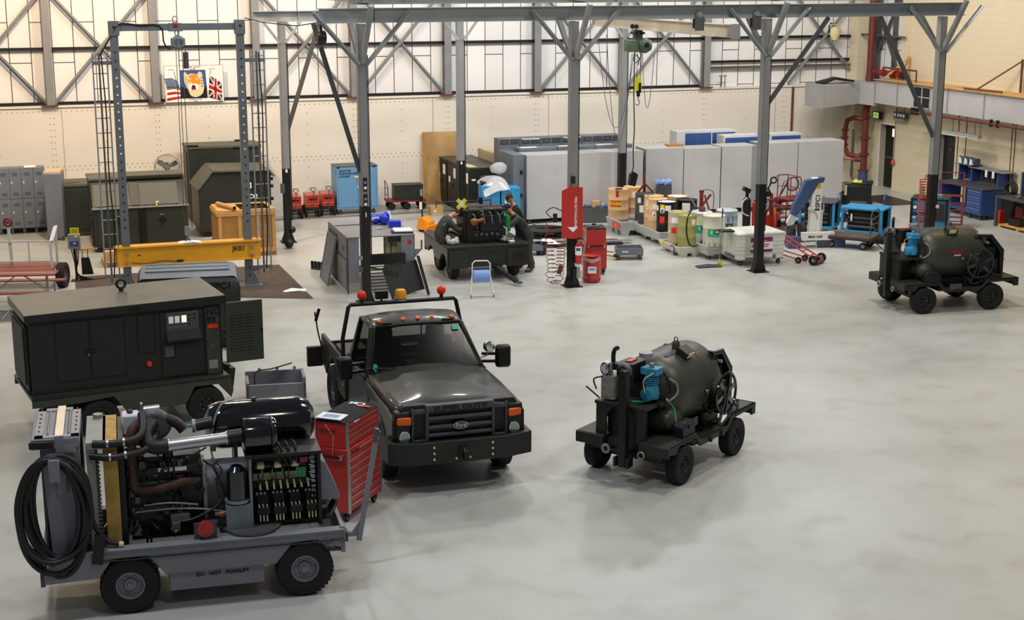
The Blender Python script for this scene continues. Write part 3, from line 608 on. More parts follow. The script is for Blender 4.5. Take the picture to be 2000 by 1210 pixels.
b = B(); b.X = Matrix.Translation((.42, 1.42, 1.3)) @ Matrix.Rotation(R(-55), 4, 'X'); b.ring((0, 0, 0), .19, .016, 'black', 'z', 24); b.bar((-.18, 0, -.01), (.18, 0, -.01), .04, .02, 'black'); b.bar((0, 0, -.01), (0, -.18, -.01), .04, .02, 'black'); b.cyl((0, 0, -.04), (0, 0, 0), .06, 'black', 12); b.go('steering_wheel', tr)
for x in (-.35, .42):
    b = B(); b.tube([(x, .9, 1.325), (x - .1, .91, 1.345), (x - .55, .99, 1.36)], .012, 'black', 6); b.go('wiper', tr)
b = B(); b.cyl((-.78, .985, 1.36), (-.775, .98, 1.362), .06, 'teal_label', 16); b.X = Matrix.Translation((.58, 1.42, 1.80)); b.box((0, -.012, 0), (.1, .004, .09), 'teal_label', (R(-44), 0, 0)); b.go('windshield_sticker', tr)
# grille
b = B()
b.prism([(-.80, 1.13), (-.85, 1.08), (-.85, .66), (.85, .66), (.85, 1.08), (.80, 1.13)], 'y', -.86, -.72, 'black')
b.go('grille_backing', tr, .01)
b = B(); gb = 'grey_dark'
b.bx(-.50, .50, -.93, -.84, 1.04, 1.13, gb); b.bx(-.50, .50, -.92, -.84, .64, .69, gb)
for z in (.96, .85, .75): b.bx(-.46, .46, -.93, -.85, z - .022, z + .022, gb)
for x in (-.50, .46): b.bx(x, x + .04, -.935, -.85, .66, 1.10, gb)
for x in (-.68, .48):
    b.bx(x, x + .2, -.90, -.84, 1.02, 1.08, gb); b.bx(x, x + .2, -.90, -.84, .64, .7, gb)
for x in (-.70, .67): b.bx(x, x + .03, -.91, -.85, .64, 1.10, gb)
b.go('grille', tr, .012)
b = B(); b.lathe([(0, -.02), (1, -.02), (1, 0), (.9, .012), (0, .014)], 'chrome', 32)
b.v = [(x * .12, -.945 - z, .86 + y * .052) for x, y, z in b.v]; b.go('badge', tr)
b = B(); b.lathe([(0, .016), (.86, .016), (.86, .01)], 'black_gloss', 32); b.v = [(x * .118, -.946 - z, .86 + y * .05) for x, y, z in b.v]
bo = b.go('badge_oval', tr); 
tx = text(tr, 'Ford', .085, (0, -.965, .838), 'chrome', align='CENTER', sx=.95)
sd = text(tr, 'SUPER DUTY', .085, (0, -.934, 1.052), 'black', align='CENTER', sx=1.6, bold=.003)
for s_ in (-1, 1):
    b = B(); x0, x1 = sorted((s_ * .70, s_ * .93)); b.bx(x0, x1, -.89, -.7, .66, 1.06, 'black'); b.go('headlamp_housing', tr, .03)
    b = B(); b.lathe([(0, -.90), (.075, -.90), (.085, -.88), (.085, -.86)], 'chrome', 20, (s_ * .80, 0, .75), 'y'); b.lathe([(0, -.915), (.05, -.91), (.078, -.895)], 'glass', 20, (s_ * .80, 0, .75), 'y'); b.go('headlamp', tr)
    b = B(); b.box((s_ * .81, -.89, .95), (.21, .05, .10), 'orange_lamp', (0, 0, s_ * .25)); b.go('turn_signal', tr, .02)
for o in list(tr.children):
    if o.name.split('.')[0] in ('grille_backing', 'grille', 'badge', 'badge_oval', 'lettering', 'headlamp', 'headlamp_housing', 'turn_signal'):
        for v in o.data.vertices: v.co.z = .735 + (v.co.z - .66) * 1.16
# bumper
b = B(); b.prism([(-.64, -1.06), (.64, -1.06), (1.05, -.93), (1.05, -.52), (.98, -.52), (.98, -.86), (.62, -.98), (-.62, -.98), (-.98, -.86), (-.98, -.52), (-1.05, -.52), (-1.05, -.93)], 'z', .40, .70, 'olive_dark')
b.prism([(-.62, -1.0), (.62, -1.0), (1.0, -.88), (1.0, -.6), (-1.0, -.6), (-1.0, -.88)], 'z', .66, .69, 'black'); b.go('bumper', tr, .008)
b = B()
for x in (-.42, .43):
    for z in (.47, .55, .63): b.cyl((x, -1.06, z), (x, -1.072, z), .016, 'ivory', 10)
for x, z in ((-.1, .46), (.1, .46)): b.cyl((x, -1.06, z), (x, -1.072, z), .016, 'ivory', 10)
b.go('bolt', tr)
b = B(); b.box((0.0, -1.08, .53), (.13, .05, .16), 'black'); b.tube([(.0, -1.1, .6), (0, -1.16, .56), (0, -1.16, .49), (0, -1.11, .47)], .022, 'black'); b.cyl((-.05, -1.1, .54), (.05, -1.1, .54), .03, 'black', 10); b.go('tow_hook', tr)
for o in list(tr.children):
    if o.name.split('.')[0] in ('bumper', 'bolt', 'tow_hook'):
        for v in o.data.vertices: v.co.z = .46 + (v.co.z - .40) * 1.07
# wheels
for x in (-.84, .84): wheel(tr, x, 0.02, .40, .24, 'steel_dark', name='wheel')
for o in [c for c in tr.children if c.name.startswith('wheel')]:
    s_ = -1 if o.data.vertices[0].co.x < 0 else 1
    for oo in [o] + list(o.children):
        cx = -.86 if s_ < 0 else .86
        M_ = Matrix.Translation((cx, .02, 0)) @ Matrix.Rotation(R(-90 if s_ < 0 else 90), 4, 'Z') @ Matrix.Translation((-s_ * .84 if False else -(-.84 if s_ < 0 else .84), -.02, 0))
        oo.data.transform(M_)
k0 = set(tr.children)
for x in (-.80, .80):
    wheel(tr, 0, 0, .40, .42, 'steel_dark', name='wheel')
for o, s_ in zip([c for c in tr.children if c not in k0], (-1, 1)):
    for oo in [o] + list(o.children): oo.data.transform(Matrix.Translation((s_ * .80, 3.4, 0)) @ Matrix.Rotation(R(-90 * -s_ if False else (-90 if s_ < 0 else 90)), 4, 'Z'))
b = B(); b.bx(-.75, .75, .0, .06, .32, .42, 'black'); b.bx(-.45, -.35, -.8, 4.2, .45, .58, 'black'); b.bx(.35, .45, -.8, 4.2, .45, .58, 'black'); b.bx(-.8, .8, 3.36, 3.44, .35, .45, 'black'); b.box((0, -.1, .75), (1.3, 1.0, .5), 'black'); b.go('chassis_frame', tr)
# flat bed with wheel-arch sides
b = B()
for s_ in (-1, 1):
    x0, x1 = sorted((s_ * .92, s_ * .98))
    b.prism([(2.36, .5), (2.36, 1.14), (4.30, 1.14), (4.30, .66), (4.05, .58)] + [(y, z) for y, z in arcp((3.42, .42), .52, 12, 168, 12)] + [(2.7, .5)], 'x', x0, x1, 'olive_dark')
b.bx(-.92, .92, 2.36, 4.30, .86, .90, 'olive_dark'); b.bx(-.98, .98, 2.34, 2.38, .7, 1.2, 'olive_dark'); b.bx(-.98, .98, 4.27, 4.32, .6, 1.0, 'olive_dark'); b.go('cargo_bed', tr, .006)
b = B(); b.bx(-.93, -.5, 2.5, 3.3, 1.14, 1.20, 'olive_dark'); b.bx(-.9, -.52, 2.52, 3.28, .9, 1.14, 'black'); b.go('toolbox', tr, .01)
b = B(); b.box((-1.12, 4.2, .78), (.26, .1, .34), 'black'); b.go('mud_light_box', tr, .01)
b = B(); b.tube([(-1.0, 4.1, .9), (-1.06, 4.15, 1.2), (-1.1, 4.18, 1.55)], .014, 'black', 6); b.box((-1.06, 4.16, 1.5), (.05, .02, .22), 'black', (0, .3, 0)); b.go('marker_flag', tr)
b = B()
for s_ in (-1, 1): b.cyl((s_ * .99, 2.5, .72 + .0), (s_ * .985, 2.5, .72), .02, 'ivory', 10)
halves(b.go('side_bolt', tr))
# light rack behind the cab
b = B()
b.tube([(-.98, 2.42, 1.05), (-.98, 2.42, 1.5), (-.88, 2.42, 1.99), (-.84, 2.42, 2.03), (.84, 2.42, 2.03), (.88, 2.42, 1.99), (.98, 2.42, 1.5), (.98, 2.42, 1.05)], .034, 'black', 8); b.go('light_rack', tr)
for x in (-.66, .64):
    b = B(); b.sph((x, 2.42, 2.17), (.075, .06, .075), 'red_lamp', 18, 12); b.cyl((x, 2.42, 2.04), (x, 2.42, 2.11), .03, 'black', 10); b.go('warning_beacon', tr, label='round orange-red beacon on the rack')
b = B(); b.cyl((-.02, 2.46, 2.04), (-.02, 2.46, 2.09), .1, 'steel', 20); b.lathe([(0, 2.22), (.07, 2.215), (.088, 2.19), (.092, 2.09)], 'amber', 22, (-.02, 2.46, 0)); b.go('amber_beacon', tr)
b = B(); b.box((-.34, 2.44, 2.16), (.2, .12, .13), 'black'); b.cyl((-.34, 2.44, 2.03), (-.34, 2.44, 2.1), .02, 'steel', 8); b.go('work_lamp', tr, .01)
for x in (-.58, -.2, .03, .26, .58):
    b = B(); b.sph((x, 1.6 + abs(x) * .03, 1.935 - abs(x) * .03), (.045, .06, .035), 'orange_lamp', 14, 8); b.go('roof_marker_lamp', tr)
b = B()
for x in (-.5, .5): b.box((x, 1.52, 1.905), (.2, .02, .02), 'black')
b.go('roof_trim', tr)
# towing mirrors
for s_ in (-1, 1):
    b = B(); b.bar((s_ * .92, 1.12, 1.3), (s_ * 1.15, 1.05, 1.3), .05, .04, 'black'); b.bar((s_ * .92, 1.12, 1.42), (s_ * 1.15, 1.05, 1.42), .05, .04, 'black'); mb = b.go('mirror', tr)
    b = B(); b.box((s_ * 1.24, 1.04, 1.38), (.24, .14, .36), 'black', (0, 0, s_ * -.15)); b.go('mirror_housing', mb, .05)
b = B(); b.lathe([(0, -.09), (.06, -.085), (.085, -.05), (.09, 0), (.07, .06), (0, .09)], 'chrome', 20, (1.0, 1.0, 1.56), 'y'); b.tube([(1.0, 1.02, 1.48), (.98, 1.0, 1.42), (.86, 1.0, 1.38)], .012, 'chrome', 6); b.go('spot_lamp', tr, label='chrome spot lamp beside the mirror')
b = B(); b.box((-.972, .78, .95), (.015, .2, .14), 'steel_dark'); b.go('side_vent', tr)
# ================================================================ generator trailer NG 93
p = G(401.8, 821)
ng = thing('generator_trailer', 'dark olive enclosed generator trailer lettered NG 93 with open louvred door', 'generator', (p.x, p.y), 27)
ol = 'olive_dark'; Dp = 1.42
b = B(); b.bx(-2.68, .33, 0, Dp, .70, 1.93, ol); b.bx(-2.72, -2.68, .1, Dp - .1, .8, 1.85, 'black'); b.go('body', ng, .01)
b = B(); b.prism([(-2.74, 1.93), (-2.74, 2.05), (.40, 2.07), (.40, 1.93)], 'y', -.06, .0, 'olive_dark'); b.put([(-2.74, -.06, 2.05), (.40, -.06, 2.07), (.40, Dp + .06, 2.09), (-2.74, Dp + .06, 2.07), (-2.74, -.06, 1.93), (.40, -.06, 1.93), (.40, Dp + .06, 1.93), (-2.74, Dp + .06, 1.93)], [(0, 1, 2, 3), (4, 7, 6, 5), (1, 5, 6, 2), (0, 3, 7, 4), (2, 6, 7, 3)], 'olive_lit_top'); b.go('roof', ng, .008)  # roof colour lightened to carry overhead light and sheen
b = B(); b.ring((-1.02, Dp * .72, 2.19), .07, .024, 'olive_dark', 'y', 18); b.cyl((-1.02, Dp * .72, 2.08), (-1.02, Dp * .72, 2.13), .04, 'olive_dark', 10); b.go('lifting_eye', ng)
b = B(); b.bx(-1.15, -.97, -.075, -.06, 1.97, 2.01, 'black'); b.go('roof_slot', ng)
# skirt with wheel cut-outs
b = B()
poly = [(-2.72, .72), (-2.72, .60), (-1.95, .60), (-1.48, .64), (-1.28, .36), (-.34, .36), (-.19, .63), (.20, .63), (.41, .38), (.45, .50), (.37, .74)]
b.prism([(-2.72, .76)] + poly[1:-1] + [(.40, .76)], 'y', -.14, -.10, 'olive'); b.bx(-2.72, .4, -.14, Dp + .05, .70, .76, 'olive'); b.prism([(-2.72, .76)] + poly[1:-1] + [(.40, .76)], 'y', Dp + .05, Dp + .09, 'olive'); b.go('chassis_skirt', ng, .006)
b = B(); b.bx(-2.5, .2, .2, 1.2, .38, .7, 'black'); b.bx(-.05, .05, 0, Dp, .26, .36, 'black'); b.bx(-1.75, -1.65, 0, Dp, .26, .36, 'black'); b.go('chassis', ng)
for x in (0, -1.70):
    wheel(ng, x, -.02, .305, .2, 'olive_dark', -1)
    wheel(ng, x, Dp - .05, .305, .2, 'olive_dark', 1)
# doors and panels
def panel(x0, x1, z0, z1, name='door', m=ol, y=-.012):
    b = B(); b.bx(x0 + .012, x1 - .012, y, .0, z0 + .012, z1 - .012, m); o = b.go(name, ng, .004)
    b = B(); e = .008
    for q in ((x0, x1, z0 - e, z0 + e), (x0, x1, z1 - e, z1 + e), (x0 - e, x0 + e, z0, z1), (x1 - e, x1 + e, z0, z1)): b.bx(q[0], q[1], -.006, .001, q[2], q[3], 'black')
    b.go('panel_gap', o); return o
panel(-2.30, -1.78, .93, 1.88); d = panel(-1.77, -1.23, .93, 1.88); panel(-1.03, -.75, 1.24, 1.88, 'access_panel'); panel(-.67, .04, 1.37, 1.88, 'control_door'); panel(-.67, .04, .8, 1.36, 'access_panel')
panel(-.64, -.41, 1.10, 1.34, 'vent_panel'); panel(.06, .31, .76, 1.9, 'corner_panel', 'olive')
b = B(); b.bx(-1.85, -1.70, -.035, -.012, 1.36, 1.40, 'black'); b.cyl((-1.80, -.04, 1.33), (-1.80, -.012, 1.33), .025, 'steel_dark', 10); b.go('door_latch', ng)
b = B(); b.bx(-.57, -.04, -.03, -.012, 1.56, 1.86, 'grey_dark'); f_ = b.go('control_panel', ng, .006)
b = B(); b.put([(-.57, -.03, 1.56), (-.04, -.03, 1.56), (-.02, -.09, 1.42), (-.58, -.09, 1.42)], [(0, 1, 2, 3)], 'black'); b.bx(-.58, -.02, -.09, -.01, 1.38, 1.42, 'black'); b.go('panel_hood', ng)
for i, x in enumerate((-.53, -.43, -.32)):
    b = B(); b.bx(x, x + .075, -.036, -.03, 1.69, 1.80, 'meter' if i < 2 else 'panel_lamp'); b.go('gauge', f_)
for i, (x, z) in enumerate(((-.2, 1.81), (-.12, 1.82), (-.2, 1.74), (-.12, 1.75), (-.2, 1.66))):
    b = B(); b.cyl((x, -.034, z), (x, -.03, z), .03, 'steel', 14); b.cyl((x, -.045, z), (x, -.034, z), .022, 'black', 12); b.go('dial', f_)
b = B()
for i in range(6): b.cyl((-.52 + i * .05, -.042, 1.62 + .012 * (i % 2)), (-.52 + i * .05, -.03, 1.62 + .012 * (i % 2)), .01, 'steel', 8)
b.go('toggle_switches', f_)
b = B(); b.cyl((-.87, -.05, 1.07), (-.87, -.0, 1.07), .04, 'red_lamp', 18, .045); b.go('stop_button', ng, label='round red stop button')
b = B(); b.bx(-.61, -.46, -.015, -.013, 1.14, 1.32, 'grey_dark'); b.go('worn_notice', ng)
b = B(); b.bx(.1, .26, -.016, -.012, 1.54, 1.60, 'red_lamp'); b.go('red_label', ng, label='small red label')
b = B(); b.bx(.1, .24, -.016, -.012, .87, 1.01, 'steel'); b.bx(.12, .22, -.016, -.012, 1.2, 1.28, 'grey_dark'); b.go('data_plate', ng)
text(ng, 'NG', .14, (.085, -.016, 1.76), 'black', name='lettering', bold=.004, sx=1.1); text(ng, '93', .14, (.085, -.016, 1.63), 'black', name='lettering', bold=.004, sx=1.1)
# louvred door standing open to the right
b = B(); b.bx(.40, 1.02, -.02, .02, .93, 1.93, 'olive')
for c in range(3):
    for k in range(13):
        x = .47 + c * .14; z = 1.12 + k * .05; b.bx(x, x + .1, -.035, -.02, z, z + .02, 'olive')
b.bx(.98, 1.01, -.035, -.02, 1.4, 1.46, 'black'); o = b.go('louvred_door', ng, .003, label='louvred door standing open')
b = B(); b.bx(-2.745, -2.70, .2, 1.2, .9, 1.8, 'olive_dark'); b.bx(.45, .49, .15, .25, .45, .85, 'black'); b.box((.47, .3, .62), (.1, .5, .4), 'olive_dark', (0, .15, 0)); b.go('rear_fitting', ng)
# ================================================================ covered green unit SPC1
p = G(372, 640); 
sp = thing('wheeled_ground_unit', 'dark green wheeled unit with rounded ribbed grey roof lettered SPC1', 'ground equipment', (-6.36, 28.9), 12)
b = B()
def ss(x, dz): return [(x, -.72, .35 + 0), (x, -.76, .9), (x, -.75, 1.32 + dz), (x, -.68, 1.42 + dz), (x, -.3, 1.47 + dz), (x, .4, 1.47 + dz), (x, .72, 1.40 + dz), (x, .78, 1.3 + dz), (x, .78, .35)]
b.loft([ss(-.95, -.1), ss(-.88, 0), ss(.88, 0), ss(.97, -.07)], 'green_box', False, True)
b.go('body', sp, 0, 45)
b = B()
def tt(x, dz): return [(x, -.70, 1.42 + dz), (x, -.3, 1.485 + dz), (x, .4, 1.485 + dz), (x, .73, 1.41 + dz)]
b.loft([tt(-.9, -.02), tt(-.86, 0.01), tt(.86, .01), tt(.93, -.04)], 'steel_blue')
for y in (-.35, .0, .35): b.bar((-.8, y, 1.495), (.8, y, 1.495), .07, .035, 'steel_blue')
b.go('roof_panel', sp, .008)
b = B(); b.bx(.965, .985, -.6, .5, .5, 1.2, 'green_box'); b.bx(-.97, -.93, -.6, .6, .6, 1.25, 'black'); b.go('end_panel', sp)
text(sp, 'SPC1', .17, (.42, -.775, 1.20), 'black', bold=.006, rot=(90, 0, 0), sx=1.1)
for x in (-.6, .6):
    for y in (-.6, .6): wheel(sp, x, y, .3, .18, 'green_box', -1 if y < 0 else 1)
# ================================================================ open engine cart, foreground
f_ang = 14.55
ec = thing('engine_cart', 'grey wheeled cart carrying an exposed diesel engine and glossy black air tank', 'ground equipment', (-3.574, 17.0), f_ang)
gp, gd = 'grey_paint', 'grey_dark'
def side(poly, y0, y1, name):
    b = B(); b.prism(poly, 'y', y0, y1, gp); return b.go(name, ec, .006)
poly = [(-1.38, .80), (-1.94, .62), (-1.97, .44), (-1.34, .46), (-1.18, .68), (-.78, .68), (-.60, .44), (.66, .44), (.85, .67), (1.27, .70), (1.36, .58), (1.46, .56), (1.46, .80)]
side([(-1.42, .79)] + poly[1:], -.76, -.72, 'side_panel'); side([(-1.42, .79)] + poly[1:], .70, .74, 'side_panel')
b = B(); b.bx(-1.40, 1.46, -.79, -.76, .66, .67, gd); b.bx(-1.40, 1.46, -.80, -.66, .78, .80, gp); b.bx(-1.4, 1.46, .60, .74, .78, .80, gp); b.bx(-1.9, 1.46, -.70, .70, .50, .54, gd); b.bx(1.42, 1.47, -.76, .74, .5, .82, gp); b.bx(-1.97, -1.92, -.76, .74, .42, .62, gd); b.go('deck_frame', ec, .004)
b = B(); b.bx(-.56, .52, -.70, .6, .20, .44, gp); bb = b.go('forklift_box', ec, .01)
text(ec, 'DO   NOT   FORKLIFT', .062, (-.26, -.704, .35), 'black', bold=.002)
b = B(); b.bx(-1.0, -.94, -.6, .6, .26, .34, 'black'); b.bx(.95, 1.01, -.6, .6, .26, .34, 'black'); b.bx(-.9, .9, -.1, .1, .3, .5, 'black'); b.go('axle', ec)
for x in (-1.0, .99):
    wheel(ec, x, -.66, .335, .24, gp, -1, rr=.47); wheel(ec, x, .64, .335, .24, gp, 1, rr=.47)
# louvred radiator shroud at the left end
b = B(); X0, X1, z1 = -1.94, -1.46, 1.98
b.bx(X0 - .04, X1, -.60, .62, z1, z1 + .12, gp)
b.prism([(X0 + .05, z1), (X1, z1), (X1, .5), (X0 + .12, .5)], 'y', -.56, -.53, gp); b.prism([(X0 + .05, z1), (X1, z1), (X1, .5), (X0 + .12, .5)], 'y', .55, .58, gp)
b.bx(X0 + .05, X0 + .08, -.56, .58, .6, z1, gd); b.bx(X0 - .06, X0 + .2, -.64, -.60, z1 + .02, z1 + .1, 'black'); b.go('shroud', ec, .01)
b = B(); zt = z1 + .12
for q in ((X0, X0 + .09, -.58, .6), (X1 - .09, X1, -.58, .6), (X0, X1, -.58, -.48), (X0, X1, .5, .6)): b.bx(q[0], q[1], q[2], q[3], zt, zt + .012, 'steel')
for i in range(4): b.box((X0 + .13 + i * .075, .01, zt), (.012, .98, .06), 'steel', (0, .5, 0))
b.bx(X0 + .08, X1 - .08, -.48, .5, zt - .06, zt - .05, 'black')
b.go('louvre', ec, label='bright metal louvre on the shroud top')
b = B()
for x in (X0 + .04, X1 - .04):
    for i in range(7): b.cyl((x, -.5 + i * .17, zt + .012), (x, -.5 + i * .17, zt + .022), .012, 'steel_dark', 8)
b.go('shroud_screws', ec)
b = B(); b.bx(X0 + .22, X0 + .31, -.6, .62, zt + .02, zt + .03, 'alu'); b.bx(X0 + .22, X0 + .31, -.62, -.59, 1.45, zt + .03, gp); b.go('centre_strap', ec)
b = B(); b.bx(X0 + .28, X0 + .44, -.615, -.605, 1.93, 2.02, 'steel'); b.go('data_plate', ec)
# radiator and header tank
b = B(); b.bx(-1.40, -1.30, -.52, .56, .60, 1.92, 'rad_grey')
for i in range(26): b.bx(-1.30, -1.26, -.54, -.50, .64 + i * .048, .66 + i * .048, 'steel_dark')
b.bx(-1.40, -1.18, -.54, .56, 1.92, 2.0, 'rad_grey'); b.cyl((-1.27, .45, 2.0), (-1.27, .45, 2.05), .06, 'steel', 14); b.go('radiator', ec, .004)
b = B(); b.bx(-1.22, -1.06, -.53, .54, .60, 2.0, 'rad_yellow'); b.go('radiator_core_frame', ec, .006, label='worn yellow radiator frame')
b = B()
for i in range(34): b.bx(-1.06, -1.02, -.5, -.46, .62 + i * .04, .635 + i * .04, 'black')
b.bx(-1.05, -.99, -.5, .52, .62, 1.98, 'black'); b.ring((-.96, 0, 1.25), .42, .02, 'black', 'x', 28)
for k in range(6):
    a = k * PI / 3; b.box((-.93, .2 * math.cos(a), 1.25 + .2 * math.sin(a)), (.02, .32, .1), 'black', (a, .4, 0))
b.go('cooling_fan', ec)
b = B(); b.bx(-1.0, -.80, .1, .34, 1.86, 2.10, 'poly_white'); b.bx(-1.0, -.80, .1, .34, 1.72, 1.86, 'red'); b.cyl((-.9, .22, 2.1), (-.9, .22, 2.14), .04, 'black', 12); b.go('coolant_bottle', ec, .02, label='white plastic bottle of red coolant')
# hoses from the radiator
def hosew(pts, r, m='hose', name='radiator_hose', n=12):
    b = B(); b.tube(pts, r, m, n); return b.go(name, ec)
def smooth(pts, n=6):
    P = [Vector(p) for p in pts]; out = []
    for i in range(len(P) - 1):
        p0, p1, p2, p3 = P[max(i - 1, 0)], P[i], P[i + 1], P[min(i + 2, len(P) - 1)]
        for k in range(n):
            t = k / n; out.append(.5 * ((2 * p1) + (p2 - p0) * t + (2 * p0 - 5 * p1 + 4 * p2 - p3) * t * t + (3 * p1 - p0 - 3 * p2 + p3) * t ** 3))
    out.append(P[-1]); return out
h1 = hosew(smooth([(-1.32, -.52, 1.98), (-1.1, -.56, 1.98), (-.86, -.5, 1.99), (-.77, -.4, 2.06), (-.77, -.2, 2.2)]), .045)
h2 = hosew(smooth([(-1.35, -.52, 1.84), (-1.1, -.6, 1.83), (-.78, -.5, 1.85), (-.66, -.35, 1.93), (-.6, -.1, 1.95)]), .042)
b = B()
for x, y, z in ((-1.16, -.55, 1.98), (-.98, -.54, 1.985), (-1.14, -.59, 1.835), (-.97, -.57, 1.84)): b.cyl((x - .012, y, z), (x + .012, y, z), .052, 'alu', 14)
b.go('hose_clamp', ec)
# engine
b = B()
b.box((-.58, -.05, 1.25), (.92, .62, .62), 'black'); b.box((-.55, -.05, .86), (.8, .5, .3), 'black'); b.box((-.56, -.12, 1.62), (.86, .42, .18), 'black')
b.prism([(-.3, 1.68), (-.42, 1.60), (-.42, 1.52), (-.08, 1.52), (-.08, 1.62)], 'x', -.98, -.14, 'black'); b.cyl((-.5, -.3, 1.68), (-.5, -.3, 1.78), .06, 'black', 14); b.cyl((-.82, -.3, 1.68), (-.82, -.3, 1.74), .05, 'black', 12)
for i in range(9): b.cyl((-.92 + i * .09, -.37, 1.12), (-.92 + i * .09, -.43, 1.12), .025, 'steel_dark', 8)
b.box((-.56, -.36, 1.42), (.82, .1, .04), 'steel_dark'); b.cyl((-1.0, -.1, 1.2), (-.93, -.1, 1.2), .16, 'black', 20); b.cyl((-1.0, -.2, 1.55), (-.93, -.2, 1.55), .09, 'black', 16); b.cyl((-1.0, .15, 1.45), (-.93, .15, 1.45), .1, 'black', 16)
b.go('engine_block', ec, .02)
b = B(); b.bx(-.62, -.30, -.425, -.42, 1.555, 1.60, 'paper'); b.go('engine_plate', ec, label='white engine plate')
b = B()
b.tube(smooth([(-.90, -.34, 1.98), (-.90, -.40, 1.7), (-.90, -.42, 1.45), (-.87, -.42, 1.37), (-.65, -.44, 1.36), (-.35, -.44, 1.42), (-.2, -.40, 1.41)]), .052, 'exhaust', 12); b.tube(smooth([(-.90, -.34, 1.98), (-.87, -.3, 2.06), (-.75, -.15, 2.1), (-.6, 0, 2.12)]), .06, 'exhaust', 12); b.go('exhaust_pipe', ec, label='rusty brown exhaust pipe')
b = B(); b.ring((-.62, -.1, 2.03), .12, .07, 'steel_dark', 'y', 24, 10); b.cyl((-.62, -.17, 2.03), (-.62, -.03, 2.03), .1, 'steel_dark', 16); b.tube(smooth([(-.52, -.1, 2.10), (-.38, -.12, 2.04), (-.3, -.14, 1.95)]), .065, 'hose', 12); b.go('turbocharger', ec)
b = B(); b.cyl((-.74, .0, 2.18), (-.56, .0, 2.19), .05, 'alu', 14); b.bx(-.78, -.75, -.04, .04, 2.13, 2.27, 'steel'); b.go('turbo_outlet', ec)
hosew(smooth([(-.66, -.18, 2.08), (-.74, -.32, 2.0), (-.72, -.40, 1.90), (-.62, -.42, 1.86), (-.49, -.42, 1.862)]), .088, name='intake_elbow')
b = B(); b.cyl((-.50, -.42, 1.86), (.18, -.42, 1.905), .068, 'alu', 20); b.go('intake_duct', ec, label='polished aluminium intake duct')
b = B()
for x in (-.49, .17, .23, .29): b.cyl((x - .012, -.42, 1.87 + (x + .33) * .068), (x + .012, -.42, 1.87 + (x + .33) * .068), .08, 'alu', 20)
b.go('duct_clamp', ec)
b = B(); b.cyl((.18, -.42, 1.905), (.36, -.42, 1.92), .085, 'black', 16); b.lathe([(0, .34), (.13, .34), (.19, .37), (.19, .70), (.16, .74), (0, .74)], 'black_gloss', 28, (0, -.42, 1.93), 'x'); b.ring((.68, -.42, 1.93), .195, .012, 'black', 'x', 28, 6); b.go('air_cleaner', ec)
b = B(); b.lathe([(0, .02), (.14, .03), (.24, .08), (.28, .16), (.29, .22), (.29, 1.12), (.28, 1.18), (.24, 1.27), (.14, 1.33), (0, 1.34)], 'black_gloss', 40, (-.07, .28, 1.85), 'x'); b.cyl((.55, .28, 2.14), (.55, .28, 2.17), .03, 'steel_dark', 12); b.go('air_tank', ec, 0, 30)
b = B()
for x in (.3, 1.15): b.prism([(.05, 1.7), (.5, 1.7), (.55, .8), (0, .8)], 'x', x - .02, x + .02, gd)
b.go('tank_bracket', ec)
b = B(); b.tube(smooth([(.30, .20, 2.18), (.16, .1, 2.16), (.06, 0, 2.0), (.0, -.1, 1.7), (.08, -.2, 1.4), (.2, -.3, 1.1)]), .012, 'steel', 6); b.tube(smooth([(0, -.2, 1.6), (.1, -.35, 1.5), (.06, -.4, 1.3), (.2, -.45, 1.1), (.35, -.5, 1.05)]), .012, 'steel_dark', 6); b.tube(smooth([(-.9, -.45, 1.1), (-.5, -.48, 1.12), (-.1, -.48, 1.08), (.25, -.45, .98)]), .011, 'steel', 6)
b.tube(smooth([(-.8, -.46, 1.18), (-.5, -.5, 1.2), (-.2, -.46, 1.14)]), .01, 'steel', 6); b.tube(smooth([(0, -.3, 1.55), (.1, -.45, 1.2), (-.2, -.5, 1.0), (-.5, -.48, .95)]), .014, 'hose', 6); b.go('pipework', ec)
b = B(); b.cyl((-.16, .0, 1.95), (.04, .0, 1.98), .07, 'black', 14); b.cyl((-.2, .0, 1.95), (-.16, .0, 1.95), .08, 'steel', 14); b.cyl((-.36, 0, 1.96), (-.2, 0, 1.95), .018, 'blue_bright', 8); b.go('solenoid', ec)
b = B(); er = random.Random(11)
for k in range(26):
    x, z = er.uniform(-.98, -.1), er.uniform(.82, 1.75); b.tube(smooth([(x, -.36, z), (x + er.uniform(-.1, .15), -.47, z + er.uniform(-.12, .1)), (x + er.uniform(-.1, .25), -.42, z + er.uniform(-.3, .2))], 4), er.uniform(.006, .016), er.choice(['black', 'hose', 'steel_dark', 'black']), 5)
for k in range(30):
    x, z = er.uniform(-.98, -.1), er.uniform(.85, 1.7); s_ = er.uniform(.02, .07); b.box((x, -.37, z), (s_, .1, s_ * er.uniform(.5, 1.5)), er.choice(['black', 'black', 'grey_dark', 'steel_dark']))
b.go('engine_fittings', ec)
